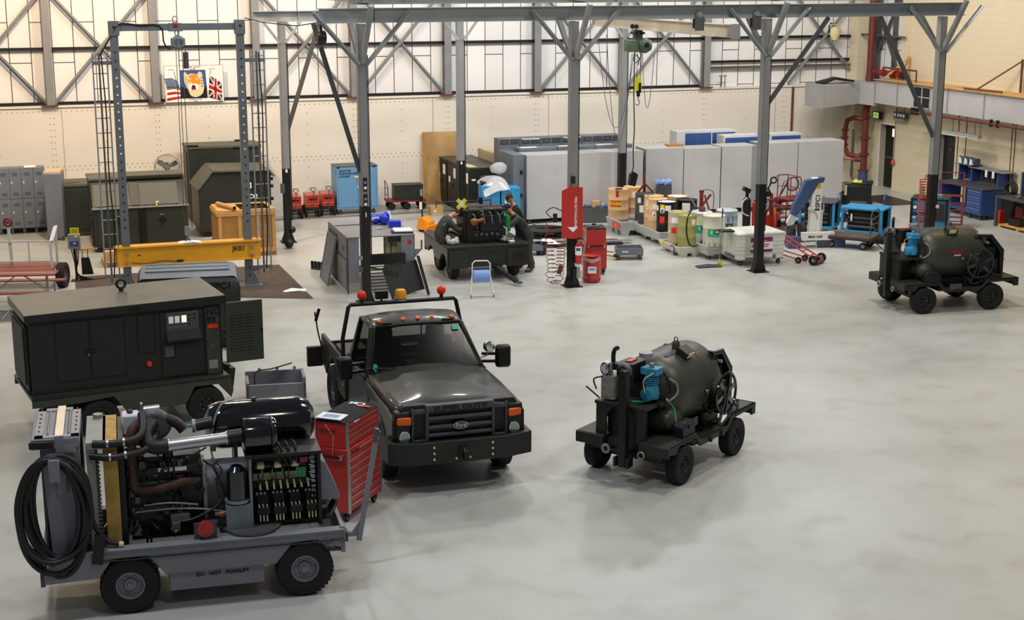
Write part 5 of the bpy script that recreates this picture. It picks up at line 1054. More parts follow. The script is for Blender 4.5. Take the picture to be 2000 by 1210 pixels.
b = B(); b.bx(-1.46, -1.34, -.04, .04, 1.26, 1.46, 'steel'); b.cyl((-1.4, 0, 1.18), (-1.4, 0, 1.26), .02, 'steel', 8); b.ring((-1.4, 0, 1.13), .05, .015, 'steel_dark', 'y', 14); b.go('bottom_hook', ch)
q = B(); q.tube(smooth([(-3.1, -.05, 5.35), (-2.95, -.08, 5.6), (-2.7, -.1, 5.98), (-2.5, -.08, 6.02), (-2.2, -.08, 5.98), (-1.9, -.08, 5.99), (-1.75, -.08, 5.9), (-1.72, -.08, 5.6), (-1.6, -.06, 5.45), (-1.5, -.02, 5.55)]), .017, 'black', 7)
place(tag(q.go('hoist_cable'), 'black cable draped along the gantry crossbeam down to the hoist', 'cable'), (p.x, p.y), 19.5)
b = B(); b.loft([[(-1.62, -.17, 1.095), (-1.6, 0, 1.10), (-1.60, .17, 1.095)], [(-1.5, -.18, 1.11), (-1.45, 0, 1.125), (-1.5, .18, 1.105)], [(-1.3, -.18, 1.12), (-1.3, 0, 1.13), (-1.3, .18, 1.11)], [(-1.12, -.19, 1.095), (-1.1, 0, 1.10), (-1.12, .17, 1.095)]], 'paper'); b.bx(-1.6, -1.12, -.18, .16, 1.092, 1.10, 'paper')
place(tag(b.go('white_cloth'), 'folded white cloth lying on top of the yellow beam under the hoist hook', 'cloth'), (p.x, p.y), 19.5)
# control box beside the gantry
cb = G(150, 548)
t = thing('control_box', 'grey control box with yellow sign, with trailing cables beside the gantry', 'control box', (cb.x, cb.y), 10)
b = B(); b.bx(-.14, .14, -.1, .06, .78, 1.12, 'cab_grey_side'); bo = b.go('box', t, .01)
b = B(); b.bx(-.09, .11, -.105, -.1, .84, .96, 'blue_dark'); b.bx(-.02, .05, -.107, -.104, .9, .925, 'paper'); b.bx(.02, .1, -.105, -.1, 1.06, 1.09, 'paper'); b.go('label', bo)
b = B(); b.bx(-.08, .12, -.03, -.015, 1.12, 1.27, 'yellow_bright')
for z in (1.16, 1.19, 1.22): b.bx(-.05, .09, -.032, -.03, z, z + .01, 'black')
b.go('warning_sign', t, label='bright yellow warning sign')
b = B()
for i in range(5): b.tube(smooth([(-.09 + i * .045, 0, .8), (-.02 + i * .02, -.02, .45), (.0 + .03 * (i % 2), -.02, .2), (.1 + .03 * i, 0, .03 + .01 * i), (.45, .05, .02), (.75, .2, .03)]), .012, 'black', 6)
b.go('cable', t)
b = B(); b.cyl((0, .02, 0), (0, .02, .8), .025, 'black', 10); b.bx(-.12, .12, -.1, .14, 0, .02, 'black'); b.bx(.0, .02, .0, .04, .7, .75, 'yellow'); b.bar((.02, .0, .74), (.52, .0, .76), .035, .035, 'yellow'); b.go('stand', t)
b = B(); b.prism([(.14, .56), (.32, .56), (.40, .16), (.14, .16)], 'y', -.08, .0, 'black'); b.tube([(.17, -.04, .56), (.17, -.04, .74)], .01, 'black', 5); b.tube([(.29, -.04, .56), (.29, -.04, .75)], .01, 'black', 5)
tag(b.go('tool_bag'), 'black bag hanging from the yellow arm of the control box', 'bag'); o = bpy.data.objects['tool_bag']; place(o, (cb.x, cb.y), 10)
# floor mat and cloth
b = B(); b.put([(x.x, x.y, z) for z in (0.002, .012) for x in (G(148, 576), G(612, 583), G(545, 517), G(147, 541))], [(0, 3, 2, 1), (4, 5, 6, 7), (0, 1, 5, 4), (1, 2, 6, 5), (2, 3, 7, 6), (3, 0, 4, 7)], 'mat_brown'); tag(b.go('floor_mat'), 'large worn brown mat on the floor under the gantry', 'mat')
c = G(577, 569)
b = B(); b.X = Matrix.Translation((c.x, c.y, .012)) @ Matrix.Rotation(R(10), 4, 'Z')
b.loft([[(-.28, -.08, .0), (-.24, .06, .01)], [(-.1, -.12, .02), (-.08, .12, .05)], [(.1, -.11, .03), (.1, .12, .03)], [(.24, -.08, .01), (.25, .1, .03)]], 'paper'); b.prism([(-.28, -.08), (.24, -.1), (.25, .1), (-.24, .08)], 'z', .0, .012, 'paper'); tag(b.go('white_rag'), 'crumpled white rag lying on the brown mat near the crate', 'cloth')
# ================================================================ along the back wall, left
def HZ(px, py, ty):
    g = G(px, py); v = (ty - 605) / F; c, s = math.cos(TH), math.sin(TH)
    return H - g.y * (s + v * c) / (c - v * s)
# lockers
p0 = G(1, 459)
def locker(label, x, first=None):
    loc = (p0.x + x * math.cos(R(WA)), p0.y + x * math.sin(R(WA)))
    if first: return cp(first, loc, WA, label)
    t = thing('locker', label, 'locker', loc, WA, 'row of grey two-tier lockers'); w_, h = .315, 1.84
    b = B(); b.bx(0, w_, 0, .45, .16, h, 'locker_grey'); b.bx(.01, .03, .02, .05, 0, .16, 'locker_grey'); b.bx(w_ - .03, w_ - .01, .02, .05, 0, .16, 'locker_grey'); b.bx(0, w_, .4, .45, 0, .16, 'grey_dark'); b.go('locker_body', t, .004)
    for z0, z1 in ((.18, .98), (1.0, 1.82)):
        b = B(); b.bx(.012, w_ - .012, -.012, 0, z0, z1, 'locker_grey'); d = b.go('locker_door', t, .003)
        b = B()
        for k in range(4): b.bx(.08, .23, -.016, -.011, z1 - .12 - k * .025, z1 - .11 - k * .025, 'grey_dark'); b.bx(.08, .23, -.016, -.011, z0 + .08 + k * .025, z0 + .09 + k * .025, 'grey_dark')
        b.go('vent', d)
        b = B(); b.cyl((.06, -.02, (z0 + z1) / 2 + .05), (.06, -.01, (z0 + z1) / 2 + .05), .035, 'steel', 12); b.bx(.05, .075, -.03, -.01, (z0 + z1) / 2, (z0 + z1) / 2 + .05, 'paper'); b.go('latch', d)
    return t
L0 = locker('grey locker at the far left edge, first of the row of lockers', .03)
for i, s_ in enumerate(('second grey locker from the left edge', 'third grey locker from the left edge, with a white paper on top', 'fourth grey locker from the left edge, beside the wider end locker')): locker(s_, .33 + i * .318, L0)
locker('grey locker cut off by the left edge of the photo', -.29, L0)
c = G(94, 471); h = 1.82
t = thing('end_locker', 'wider plain grey locker end standing forward of the row of lockers', 'locker', c, WA - 8)
b = B(); b.bx(0, .44, 0, .9, .12, h, 'locker_grey'); b.bx(.02, .06, .02, .06, 0, .12, 'grey_dark'); b.bx(.38, .42, .02, .06, 0, .12, 'grey_dark'); b.go('locker_body', t, .006)
o = thing('cardboard_sheet', 'flat tan cardboard lying on top of the wide end locker', 'cardboard', (c.x, c.y, h), WA - 8); b = B(); b.bx(-.02, .42, .1, .88, 0.001, .05, 'cream'); b.go('sheet', o)
o = thing('paper_sheet', 'white paper lying on top of the grey lockers', 'paper', (p0.x + .95, p0.y + .33, 1.842), WA); b = B(); b.bx(-.26, .05, -.02, .4, .0, .012, 'paper'); b.go('sheet', o)
# dark green equipment shelters
def case(name, label, cat, c, rz, w_, d, h, m, mt_, lid=.08, cf=None):
    t = thing(name, label, cat, c, rz); b = B(); b.bx(0, w_, 0, d, .1, h, m); b.bx(.05, .2, .02, d - .02, 0, .1, 'black'); b.bx(w_ - .2, w_ - .05, .02, d - .02, 0, .1, 'black'); b.go('body', t, .01)
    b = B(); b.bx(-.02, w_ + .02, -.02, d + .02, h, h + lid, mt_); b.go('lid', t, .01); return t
c = G(127, 463)
t = case('equipment_case', 'dark green equipment box between the grey lockers and the wide green shelter', 'case', c, WA, .95, 1.1, 1.38, 'green_box', 'green_top')
b = B(); b.bx(.06, .9, -.012, 0, .2, 1.3, 'green_box'); b.go('front_panel', t, .004)
b = B(); b.bx(.5, .9, .3, .34, 1.46, 1.48, 'paper'); b.tube([(.1, .1, 1.48), (.9, .2, 1.5)], .012, 'black', 5); b.bx(.8, .86, -.03, 0, .02, .06, 'wood'); b.go('strap', t)
# wide shelter with sloped upper doors
c = G(186, 494)
t = thing('equipment_shelter', 'wide dark green equipment shelter with sloped upper doors behind the gantry', 'shelter', c, WA)
W_ = 2.42; b = B(); b.prism([(0, .12), (0, 1.16), (.5, 1.74), (.62, 1.80), (1.7, 1.80), (1.7, .12)], 'x', 0, W_, 'green_box'); b.bx(.05, .2, .05, 1.6, 0, .12, 'black'); b.bx(W_ - .2, W_ - .05, .05, 1.6, 0, .12, 'black'); b.go('body', t, .012)
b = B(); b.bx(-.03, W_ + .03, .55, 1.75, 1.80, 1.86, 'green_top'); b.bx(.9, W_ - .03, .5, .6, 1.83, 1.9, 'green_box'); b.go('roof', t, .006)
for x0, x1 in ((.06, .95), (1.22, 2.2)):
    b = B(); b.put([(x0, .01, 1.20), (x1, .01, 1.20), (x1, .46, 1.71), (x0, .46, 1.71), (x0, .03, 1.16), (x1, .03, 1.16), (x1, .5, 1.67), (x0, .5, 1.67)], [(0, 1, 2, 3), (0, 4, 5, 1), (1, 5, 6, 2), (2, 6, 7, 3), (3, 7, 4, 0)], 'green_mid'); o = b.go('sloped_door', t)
    b = B()
    for x in (x0 + .1, x1 - .1): b.bx(x, x + .05, -.01, .02, 1.17, 1.2, 'black')
    b.go('hinge', o)
b = B(); b.put([(.97, .0, 1.2), (1.2, .0, 1.2), (1.2, .46, 1.73), (.97, .46, 1.73), (.97, .05, 1.2), (1.2, .05, 1.2)], [(0, 1, 2, 3), (0, 4, 5, 1)], 'green_box'); b.bx(-.02, W_ + .02, -.05, .0, 1.13, 1.17, 'galv'); b.go('rail', t)
for x0, x1 in ((.1, 1.15), (1.2, 2.3)):
    b = B(); b.bx(x0, x1, -.015, 0, .2, 1.1, 'green_box'); o = b.go('lower_door', t, .004)
    b = B(); b.bx((x0 + x1) / 2 - .06, (x0 + x1) / 2 + .05, -.02, -.014, .92, .94, 'galv'); b.bx((x0 + x1) / 2 - .1, (x0 + x1) / 2 + .1, -.04, -.014, .78, .82, 'black'); b.bx((x0 + x1) / 2 - .02, (x0 + x1) / 2 + .02, -.05, -.014, .7, .9, 'black'); b.go('latch', o)
b = B()
for i in range(4): b.bx(1.16 + i * .05, 1.18 + i * .05, -.05, 0, .15, 1.12, 'black')
b.cyl((-.06, -.06, 1.02), (-.06, -.0, 1.02), .05, 'black', 10); b.cyl((-.02, -.02, .9), (-.02, -.02, .2), .02, 'black', 6); b.go('door_bars', t)
b = B(); b.bx(1.6, 1.68, -.02, 0, 1.25, 1.28, 'paper'); b.cyl((1.62, -.05, 1.2), (1.62, 0, 1.2), .03, 'yellow_bright', 10); b.go('marker', t)
# tall box against the wall
c = G(373, 434)
t = case('equipment_case', 'tall dark green box with tan roof against the wall, behind the script-lettered shelter', 'case', c, WA, 2.1, 1.1, 2.12, 'green_box', 'green_top')
b = B(); b.bx(-.04, .3, -.04, .02, 2.20, 2.24, 'black'); b.bx(1.5, 1.9, .9, 1.0, 2.2, 2.25, 'black'); b.bx(1.3, 2.0, -.03, 0, 2.1, 2.14, 'black'); b.bx(-.02, 0, .2, .8, .5, 2.0, 'black'); b.bx(-.025, -.02, .3, .5, 1.5, 1.9, 'grey_dark'); b.go('fitting', t)
# sloped shelter with script lettering
c = G(392, 464)
t = thing('equipment_shelter', 'dark green shelter with slanted side lid and white script lettering behind the wooden crate', 'shelter', c, WA)
b = B(); b.prism([(.0, .15), (.0, 1.32), (.42, 1.78), (1.92, 1.78), (2.02, 1.66), (1.98, 1.6), (1.98, .15)], 'y', 0, 1.6, 'green_box'); b.bx(.1, .3, .05, 1.5, 0, .15, 'black'); b.bx(1.7, 1.9, .05, 1.5, 0, .15, 'black'); b.go('body', t, .012)
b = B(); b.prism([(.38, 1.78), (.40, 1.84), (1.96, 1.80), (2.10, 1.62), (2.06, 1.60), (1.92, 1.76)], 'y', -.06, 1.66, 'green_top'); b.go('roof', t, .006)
b = B(); b.prism([(-.05, 1.30), (-.02, 1.36), (.36, 1.80), (.42, 1.80), (.02, 1.32)], 'y', -.04, 1.62, 'green_top'); b.go('slanted_lid', t, .006)
b = B()
for z in (.6, .95, 1.3, 1.5): b.bx(1.97, 2.04, -.04, .04, z, z + .08, 'black')
for y in (.2, 1.3): b.cyl((-.04, y, 1.32), (.03, y, 1.32), .02, 'steel', 8)
b.go('hinge', t)
b = B(); b.bx(1.28, 1.48, -.01, 0, 1.26, 1.5, 'black'); b.bx(1.32, 1.44, -.014, -.01, 1.30, 1.46, 'paper'); b.bx(1.35, 1.41, -.016, -.014, 1.34, 1.42, 'black'); b.go('emblem', t)
b = text(t, 'ace', .26, (1.2, -.012, 1.02), 'paper', bold=.004, sx=1.1)
b.data.transform(Matrix(((1, 0, .25, -.25), (0, 1, 0, 0), (0, 0, 1, 0), (0, 0, 0, 1))))
# pedestal fan
c = G(300, 452)
t = thing('pedestal_fan', 'large round caged fan standing behind the wide green shelter', 'fan', (c.x + .1, c.y + .2), WA)
b = B(); fz = 1.78; fx = .32
for rr in (.08, .16, .24, .30, .345): b.ring((fx, -.08, fz), rr, .004 if rr < .34 else .009, 'steel', 'y', 30, 5)
for i in range(28): a = 2 * PI * i / 28; b.tube([(fx + .05 * math.cos(a), -.12, fz + .05 * math.sin(a)), (fx + .345 * math.cos(a), -.06, fz + .345 * math.sin(a))], .003, 'steel', 4)
b.ring((fx, .08, fz), .345, .009, 'steel', 'y', 30, 5); b.go('cage', t)
b = B()
for k in range(3):
    a = 2 * PI * k / 3 + .5; b.X = Matrix.Translation((fx, -.02, fz)) @ Matrix.Rotation(-a, 4, 'Y') @ Matrix.Rotation(.5, 4, 'X'); b.prism([(.04, -.03), (.16, -.10), (.31, -.08), (.31, .06), (.12, .06)], 'y', -.006, .006, 'grey_dark')
b.X = Matrix(); b.cyl((fx, -.1, fz), (fx, .06, fz), .05, 'steel', 14); b.go('blade', t)
b = B(); b.cyl((fx, .08, fz), (fx, .28, fz), .1, 'black', 16); b.cyl((fx, .15, 0.03), (fx, .15, fz - .05), .025, 'black', 10); b.cyl((fx, .15, 0), (fx, .15, .04), .3, 'black', 22); b.go('stand', t)
# poster
K = (300, 100, 10.08)
t = thing('squadron_poster', 'painted board of a tiger head between American and British flags, on the back wall', 'poster', wp(4.83, .06, 3.37), WA)
PW, PH = 1.72, 1.06; y = -.2
b = B(); b.bx(0, PW, y, y + .03, 0, PH, 'white'); b.go('board', t)
b = B()
for q in ((0, PW, PH - .008, PH), (0, .008, 0, PH), (PW - .008, PW, 0, PH)): b.bx(q[0], q[1], y - .003, y, q[2], q[3], 'red_dark')
b.bx(.008, .03, y - .004, y, .0, .22, 'orange'); b.go('red_border', t)
yy = y - .002
def flat(poly, m, dy, o=b):
    q = B(); q.prism(poly, 'y', yy - dy - .002, yy - dy, m); return q
def addp(q, poly, m, dy): q.prism(poly, 'y', yy - dy - .001, yy - dy, m)
q = B(); addp(q, [(.44, .10), (1.24, .10), (1.20, .92), (.46, .92)], 'blue', .001); addp(q, [(.44, .10), (1.24, .10), (1.22, .46), (.86, .3), (.45, .46)], 'black', .003); addp(q, [(.46, .91), (1.20, .91), (1.20, .925), (.46, .925)], 'red_dark', .003); q.go('picture_ground', t)
q = B()
addp(q, [(.78, .16), (.90, .13), (1.02, .17), (1.10, .24), (1.15, .4), (1.12, .62), (1.10, .84), (1.02, .88), (.95, .80), (.80, .83), (.68, .80), (.60, .88), (.56, .82), (.57, .62), (.60, .50), (.68, .36), (.72, .22)], 'ivory', .005)
addp(q, [(.66, .58), (.72, .74), (.82, .80), (.95, .77), (1.04, .66), (1.05, .52), (.96, .50), (.86, .60), (.78, .58)], 'orange', .007)
for s_ in (-1, 1): addp(q, [(.83 + s_ * .24, .80), (.83 + s_ * .2, .86), (.83 + s_ * .17, .77)], 'tan_drum', .009)
for x, z in ((.74, .66), (.95, .66)): addp(q, [(x - .05, z), (x, z + .03), (x + .05, z), (x, z - .03)], 'paper', .009); addp(q, [(x - .015, z + .01), (x + .015, z + .01), (x + .015, z - .015), (x - .015, z - .015)], 'black', .011)
addp(q, [(.78, .62), (.90, .62), (.88, .52), (.80, .52)], 'orange', .011)
addp(q, [(.72, .50), (.84, .53), (.96, .50), (.98, .40), (.92, .34), (.74, .34), (.70, .42)], 'paper', .012)
addp(q, [(.76, .44), (.84, .50), (.92, .44), (.90, .35), (.78, .35)], 'black', .014); addp(q, [(.79, .36), (.89, .36), (.86, .41), (.82, .41)], 'red', .016)
for x in (.775, .885): addp(q, [(x, .45), (x + .02, .45), (x + .012, .38)], 'paper', .018)
for k in range(5): x = .70 + k * .06; addp(q, [(x, .80), (x + .015, .81), (x + .03, .74)], 'black', .013)
for k in range(4): addp(q, [(1.06, .44 + k * .08), (1.13, .46 + k * .08), (1.07, .47 + k * .08)], 'black', .013); addp(q, [(.61, .46 + k * .08), (.66, .5 + k * .08), (.61, .49 + k * .08)], 'black', .013)
q.go('tiger_head', t)
q = B()
def warp(u, v): return (.05 + .38 * u - .02 * v + .03 * math.sin(4 * v), .04 + .50 * v + .32 * (1 - u) * v * .3 + .20 * u * (1 - v) * .3 + .12 * v * (1 - abs(u - .55)))
n_ = 9
for i in range(n_):
    for j in range(8):
        u0, u1, v0, v1 = i / n_, (i + 1) / n_, j / 8, (j + 1) / 8
        m_ = 'blue_dark' if v0 >= .5 else ('red' if j % 2 == 0 else 'paper')
        addp(q, [warp(u0, v0), warp(u1, v0), warp(u1, v1), warp(u0, v1)], 'cloth_black' if m_ == 'blue_dark' and j % 4 == 0 else m_, .004)
for i in range(7):
    for j in range(5): c_ = warp((i + .6) / 7.5, .56 + j * .09); addp(q, [(c_[0] - .013, c_[1]), (c_[0], c_[1] + .016), (c_[0] + .013, c_[1]), (c_[0], c_[1] - .016)], 'paper', .007)
q.tube([(.30, yy - .01, .90), (.34, yy - .01, .62), (.4, yy - .01, .1)], .006, 'black', 4); q.go('american_flag', t)
q = B()
def wf(u, v): return (1.28 + .40 * u + .06 * v * (1 - u) - .02, .02 + .52 * v + .22 * (1 - u) * v + .1 * (1 - v) * (1 - u) + .02 * math.sin(5 * u))
def quad(a, c2, w0, m, dy):
    (u0, v0), (u1, v1) = a, c2; du, dv = u1 - u0, v1 - v0; L_ = math.hypot(du, dv); nu, nv = -dv / L_ * w0, du / L_ * w0
    pts = [(u0 + nu, v0 + nv), (u0 - nu, v0 - nv), (u1 - nu, v1 - nv), (u1 + nu, v1 + nv)]
    addp(q, [wf(min(1, max(0, a_)), min(1, max(0, b_))) for a_, b_ in pts], m, dy)
addp(q, [wf(0, 0), wf(1, 0), wf(1, .5), wf(1, 1), wf(0, 1), wf(0, .5)], 'cloth_black', .003)
for a_, c2 in (((0, 0), (1, 1)), ((0, 1), (1, 0))): quad(a_, c2, .09, 'paper', .005); quad(a_, c2, .035, 'red', .007)
for a_, c2 in (((.5, 0), (.5, 1)), ((0, .5), (1, .5))): quad(a_, c2, .15, 'paper', .009); quad(a_, c2, .09, 'red', .011)
q.tube([(1.36, yy - .01, .90), (1.34, yy - .01, .78)], .006, 'black', 4); q.go('british_flag', t)
text(t, 'TO THE YOUTH', .065, (.83, y - .004, .99), 'black', align='CENTER'); text(t, 'CLUBS', .055, (.83, y - .004, .935), 'black', align='CENTER'); text(t, 'HOME TO THE', .055, (.88, y - .004, .05), 'black', align='CENTER'); text(t, 'CATS', .05, (.88, y - .004, .0), 'black', align='CENTER')
q = B(); q.bx(.13, .3, y - .006, y, .935, .945, 'black'); q.bx(1.3, 1.48, y - .006, y, .935, .945, 'black'); q.go('motto_line', t)
# wooden crate, tube on top
c = G(429, 504)
t = thing('wooden_crate', 'open plywood shipping crate with cardboard tube on top, behind the gantry', 'crate', c, WA)
W_, D_, h = 1.46, 1.25, 1.18; b = B()
b.bx(0, W_, 0, .03, .1, h, 'wood'); b.bx(0, W_, D_ - .03, D_, .1, h, 'wood'); b.bx(0, .03, 0, D_, .1, h, 'wood'); b.bx(W_ - .03, W_, 0, D_, .1, h, 'wood'); b.bx(0, W_, 0, D_, .1, .14, 'wood'); b.bx(.03, W_ - .03, .03, D_ - .03, .14, h - .12, 'black'); b.go('crate_panel', t)
b = B()
for x in (0, .5, .96, W_ - .09): b.bx(x, x + .09, -.025, 0, .1, h, 'wood_light')
for z in (.1, h - .12): b.bx(0, W_, -.03, -.0, z, z + .11, 'wood_light'); b.bx(-.03, 0, -.03, D_, z, z + .11, 'wood_light')
for x in (0, W_ - .1): b.bx(x, x + .1, 0, D_, h, h + .025, 'wood_light')
for y_ in (0, D_ - .12): b.bx(0, W_, y_, y_ + .12, h, h + .03, 'wood_light')
b.bx(.02, .6, .1, D_ - .1, h, h + .02, 'wood_light'); b.bx(0, W_, 0, .08, 0, .1, 'wood'); b.bx(0, W_, D_ - .1, D_, 0, .1, 'wood'); b.go('crate_frame', t, .004)
b = B(); b.cyl((.12, .9, .06), (.42, -.02, .06), .055, 'card', 16); b.cyl((.415, -.005, .06), (.43, -.035, .06), .045, 'black', 14)
o = b.go('cardboard_tube'); tag(o, 'cardboard tube lying across the top of the wooden crate', 'tube'); place(o, c, WA, h + .03)
# pallets under the yellow beam
c = G(197, 528)
t = thing('wooden_pallet', 'low wooden pallet with white taped parts under the yellow beam', 'pallet', (c.x, c.y + .3), WA)
b = B()
for i in range(6): b.bx(0, 2.9, i * .17, i * .17 + .12, .12, .14, 'wood_light')
for x in (0, .9, 1.8, 2.75): b.bx(x, x + .1, 0, .97, .0, .12, 'wood')
b.go('pallet_boards', t)
t2 = thing('parts_tray', 'grey and white tray of taped parts on the wooden pallet', 'tray', (c.x, c.y + .3, .141), WA)
b = B(); b.bx(.4, 2.2, .1, .8, 0, .12, 'steel'); b.bx(.5, 1.0, .05, .1, .0, .08, 'paper'); b.bx(1.4, 1.6, .05, .09, .02, .1, 'blue_dark'); b.bx(.02, .3, .05, .3, 0, .25, 'wood_light'); b.go('tray', t2)
# black ball by the post
c = G(565, 485); o = B().sph((0, 0, .13), .12, 'black', 20, 14).go('rubber_ball'); tag(o, 'black ball on the floor beside the wooden crate', 'ball').location = (c.x, c.y, 0)
# trailer with white railings and picnic-style bench
c = G(-34, 570)
t = thing('flat_trailer', 'flat trailer with red-brown deck, white railings and one black tyre', 'trailer', (c.x, c.y), 7)
b = B(); b.bx(-.2, 1.56, .1, 1.0, .42, .47, 'red_deck'); b.go('deck', t)
b = B(); rz_ = 'white_paint'
for y_ in (.55,):
    for z in (.58, 1.05): b.bar((-.2, y_, z), (1.52, y_, z), .035, .035, rz_)
    for x in (.3, .98): b.bar((x, y_, .44), (x, y_, 1.05), .03, .03, rz_)
    b.bar((.58, y_ + .05, .4), (.55, y_ + .05, 1.45), .07, .05, rz_)
b.bar((1.52, .3, 1.06), (1.56, .75, 1.34), .05, .06, rz_); b.bar((1.56, .3, 1.08), (1.60, .75, 1.36), .05, .06, rz_); b.bar((1.52, .3, .45), (1.52, .3, 1.1), .05, .04, rz_); b.bar((1.58, .7, .45), (1.58, .7, 1.34), .05, .04, rz_); b.go('railing', t)
b = B(); b.ring((.55, .58, 1.5), .085, .03, 'red_dark', 'y', 20); b.box((.55, .58, 1.5), (.06, .04, .06), 'red_dark'); b.go('jockey_wheel', t)
wheel(t, 1.70, 0, .29, .2, 'steel_dark', 1, name='wheel')
for o in [c_ for c_ in t.children if c_.name.startswith('wheel')]:
    for oo in [o] + list(o.children): oo.data.transform(Matrix.Translation((1.74, .35, 0)) @ Matrix.Rotation(R(82), 4, 'Z') @ Matrix.Translation((-1.70, 0, 0)))
b = B(); b.bx(-.2, 1.6, .2, .3, .3, .42, 'steel'); b.go('chassis', t)
c = G(-26, 606)
t = thing('picnic_bench', 'red-brown picnic bench on grey folding legs in front of the flat trailer', 'bench', (c.x, c.y), 5)
b = B(); b.bx(-.3, 1.45, .08, .6, .72, .75, 'red_deck'); b.bx(-.3, 1.45, .32, .34, .751, .753, 'paper'); b.go('tabletop', t, .006)
for y_ in (-.42, .95):
    b = B(); b.bx(-.3, 1.48, y_, y_ + .22, .42, .45, 'red_deck'); b.go('bench_seat', t, .006)
b = B(); b.bar((1.25, .3, .1), (1.25, .3, .72), .04, .06, 'steel'); b.bar((1.25, -.35, .40), (1.25, 1.1, .40), .04, .04, 'steel'); b.bar((.2, .3, .40), (.62, .3, .72), .025, .025, 'steel'); b.bar((1.2, .3, .40), (.72, .3, .72), .025, .025, 'steel'); b.bar((1.25, .3, 0.02), (1.25, 1.0, .02), .04, .04, 'steel'); b.bar((1.25, -.4, .02), (1.25, .3, .02), .04, .04, 'steel')
for y_ in (-.35, 1.0): b.bar((1.25, y_, 0), (1.25, y_, .42), .04, .04, 'steel')
b.go('folding_leg', t)
c = G(3, 622)
t = thing('floor_grating', 'stack of grey metal grating on the floor behind the NG 93 trailer', 'grating', (c.x - .1, c.y - .4), 8)
b = B()
for k in range(9): b.bx(-.6, .55, k * .12, k * .12 + .02, .02, .05, 'steel')
for k in range(5): b.bx(-.5 + k * .24, -.47 + k * .24, 0, 1.0, .05, .07, 'steel')
b.go('grating', t)
# ================================================================ along the wall, centre left
def wagon(label, px, py):
    c = G(px, py); t = thing('hand_wagon', label, 'wagon', (c.x, c.y), WA - 4, 'three small black hand wagons with red boxes')
    b = B(); b.bx(-.17, .17, .0, .95, .22, .30, 'black'); b.bx(-.18, .18, -.02, .0, .2, .3, 'black'); b.bar((-.19, .12, .14), (.19, .12, .14), .04, .04, 'black'); b.bar((-.19, .8, .14), (.19, .8, .14), .04, .04, 'black'); b.go('wagon_bed', t)
    for x in (-.19, .19):
        for y_ in (.12, .8):
            b = B(); o = (x, y_, .14); b.lathe([(.06, -.035), (.12, -.04), (.14, -.02), (.14, .02), (.12, .04), (.06, .035)], 'rubber', 20, o, 'x'); b.lathe([(0, -.03), (.07, -.02), (.07, .02), (0, .03)], 'steel', 14, o, 'x'); b.go('wheel', t)
    b = B(); b.tube([(0, -.05, .24), (.0, -.12, .5), (.02, -.1, .78)], .014, 'steel_dark', 8); b.tube([(-.06, -.1, .9), (-.07, -.1, .86), (.01, -.1, .78), (.09, -.1, .86), (.08, -.1, .9), (-.06, -.1, .91)], .014, 'black', 6, True); b.go('pull_handle', t)
    return t, c
wl_ = ['hand wagon with red box, leftmost, half behind the back post', 'hand wagon with red box, middle of the three by the wall', 'hand wagon with red box, right one beside the blue locker']
W0 = None
for i, (px, py) in enumerate(((578, 428), (612, 425), (642, 422))):
    if i == 0: W0, c = wagon(wl_[0], px, py)
    else: c = G(px, py); cp(W0, (c.x, c.y), WA - 4, wl_[i])
    t = thing('red_box', ['red box with tan side on the leftmost hand wagon', 'red box with tan side on the middle hand wagon', 'red box with tan side on the right hand wagon'][i], 'box', (c.x, c.y, .301), WA - 4, 'red boxes on the hand wagons')
    b = B(); b.bx(-.18, .18, .02, .8, 0, .36, 'red'); b.bx(-.185, -.18, .04, .78, .02, .34, 'card'); b.go('box_body', t, .01)
    b = B(); b.bx(-.12, .12, .01, .02, .22, .27, 'black'); b.cyl((0, -.0, .15), (0, .02, .15), .035, 'steel', 10); b.bx(-.19, .19, .0, .82, .10, .112, 'yellow'); b.go('strap', t)
c = G(659, 420)
t = thing('disaster_locker', 'light blue steel double-door locker lettered DISASTER PREPAREDNESS LOCKER', 'locker', (c.x, c.y), WA)
b = B(); b.bx(0, 1.26, 0, .75, .16, 1.44, 'blue_locker'); b.bx(-.01, 1.27, -.02, .76, 1.44, 1.46, 'steel_dark'); b.go('locker_body', t, .008)
for x0, x1 in ((.05, .62), (.64, 1.21)):
    b = B(); b.bx(x0, x1, -.015, 0, .22, 1.40, 'blue_locker'); b.go('locker_door', t, .004)
b = B(); b.bx(.54, .66, -.03, -.015, 1.1, 1.16, 'ivory'); b.bx(.63, .65, -.03, -.0, .8, .86, 'paper'); b.bx(-.005, .0, .04, .1, 1.2, 1.36, 'steel_dark'); b.bx(1.1, 1.2, -.02, 0, 1.40, 1.43, 'black'); b.bx(.02, .1, -.02, 0, 1.40, 1.43, 'black'); b.go('latch', t)
for i, s_ in enumerate(('DISASTER', 'PREPAREDNESS', 'LOCKER')): text(t, s_, .088, (.07, -.017, 1.29 - i * .085), 'black', bold=.002)
for x in (.12, 1.14):
    for y_ in (.1, .65): caster(t, x, y_, .06, .03, .16)
c = G(757, 411)
t = thing('platform_trolley', 'low red-brown flat trolley with tubular handle carrying the green chest', 'trolley', (c.x, c.y), WA - 4)
b = B(); b.bx(0, 1.2, 0, .6, .24, .29, 'red_dark'); b.go('deck', t, .006)
b = B(); b.tube([(.03, .05, .28), (.03, .05, .7), (-.02, .1, .86), (.0, .5, .86), (.03, .55, .7), (.03, .55, .28)], .014, 'red_dark', 6)
for z in (.45, .65): b.cyl((.03, .05, z), (.03, .55, z), .012, 'red_dark', 6)
b.go('push_handle', t)
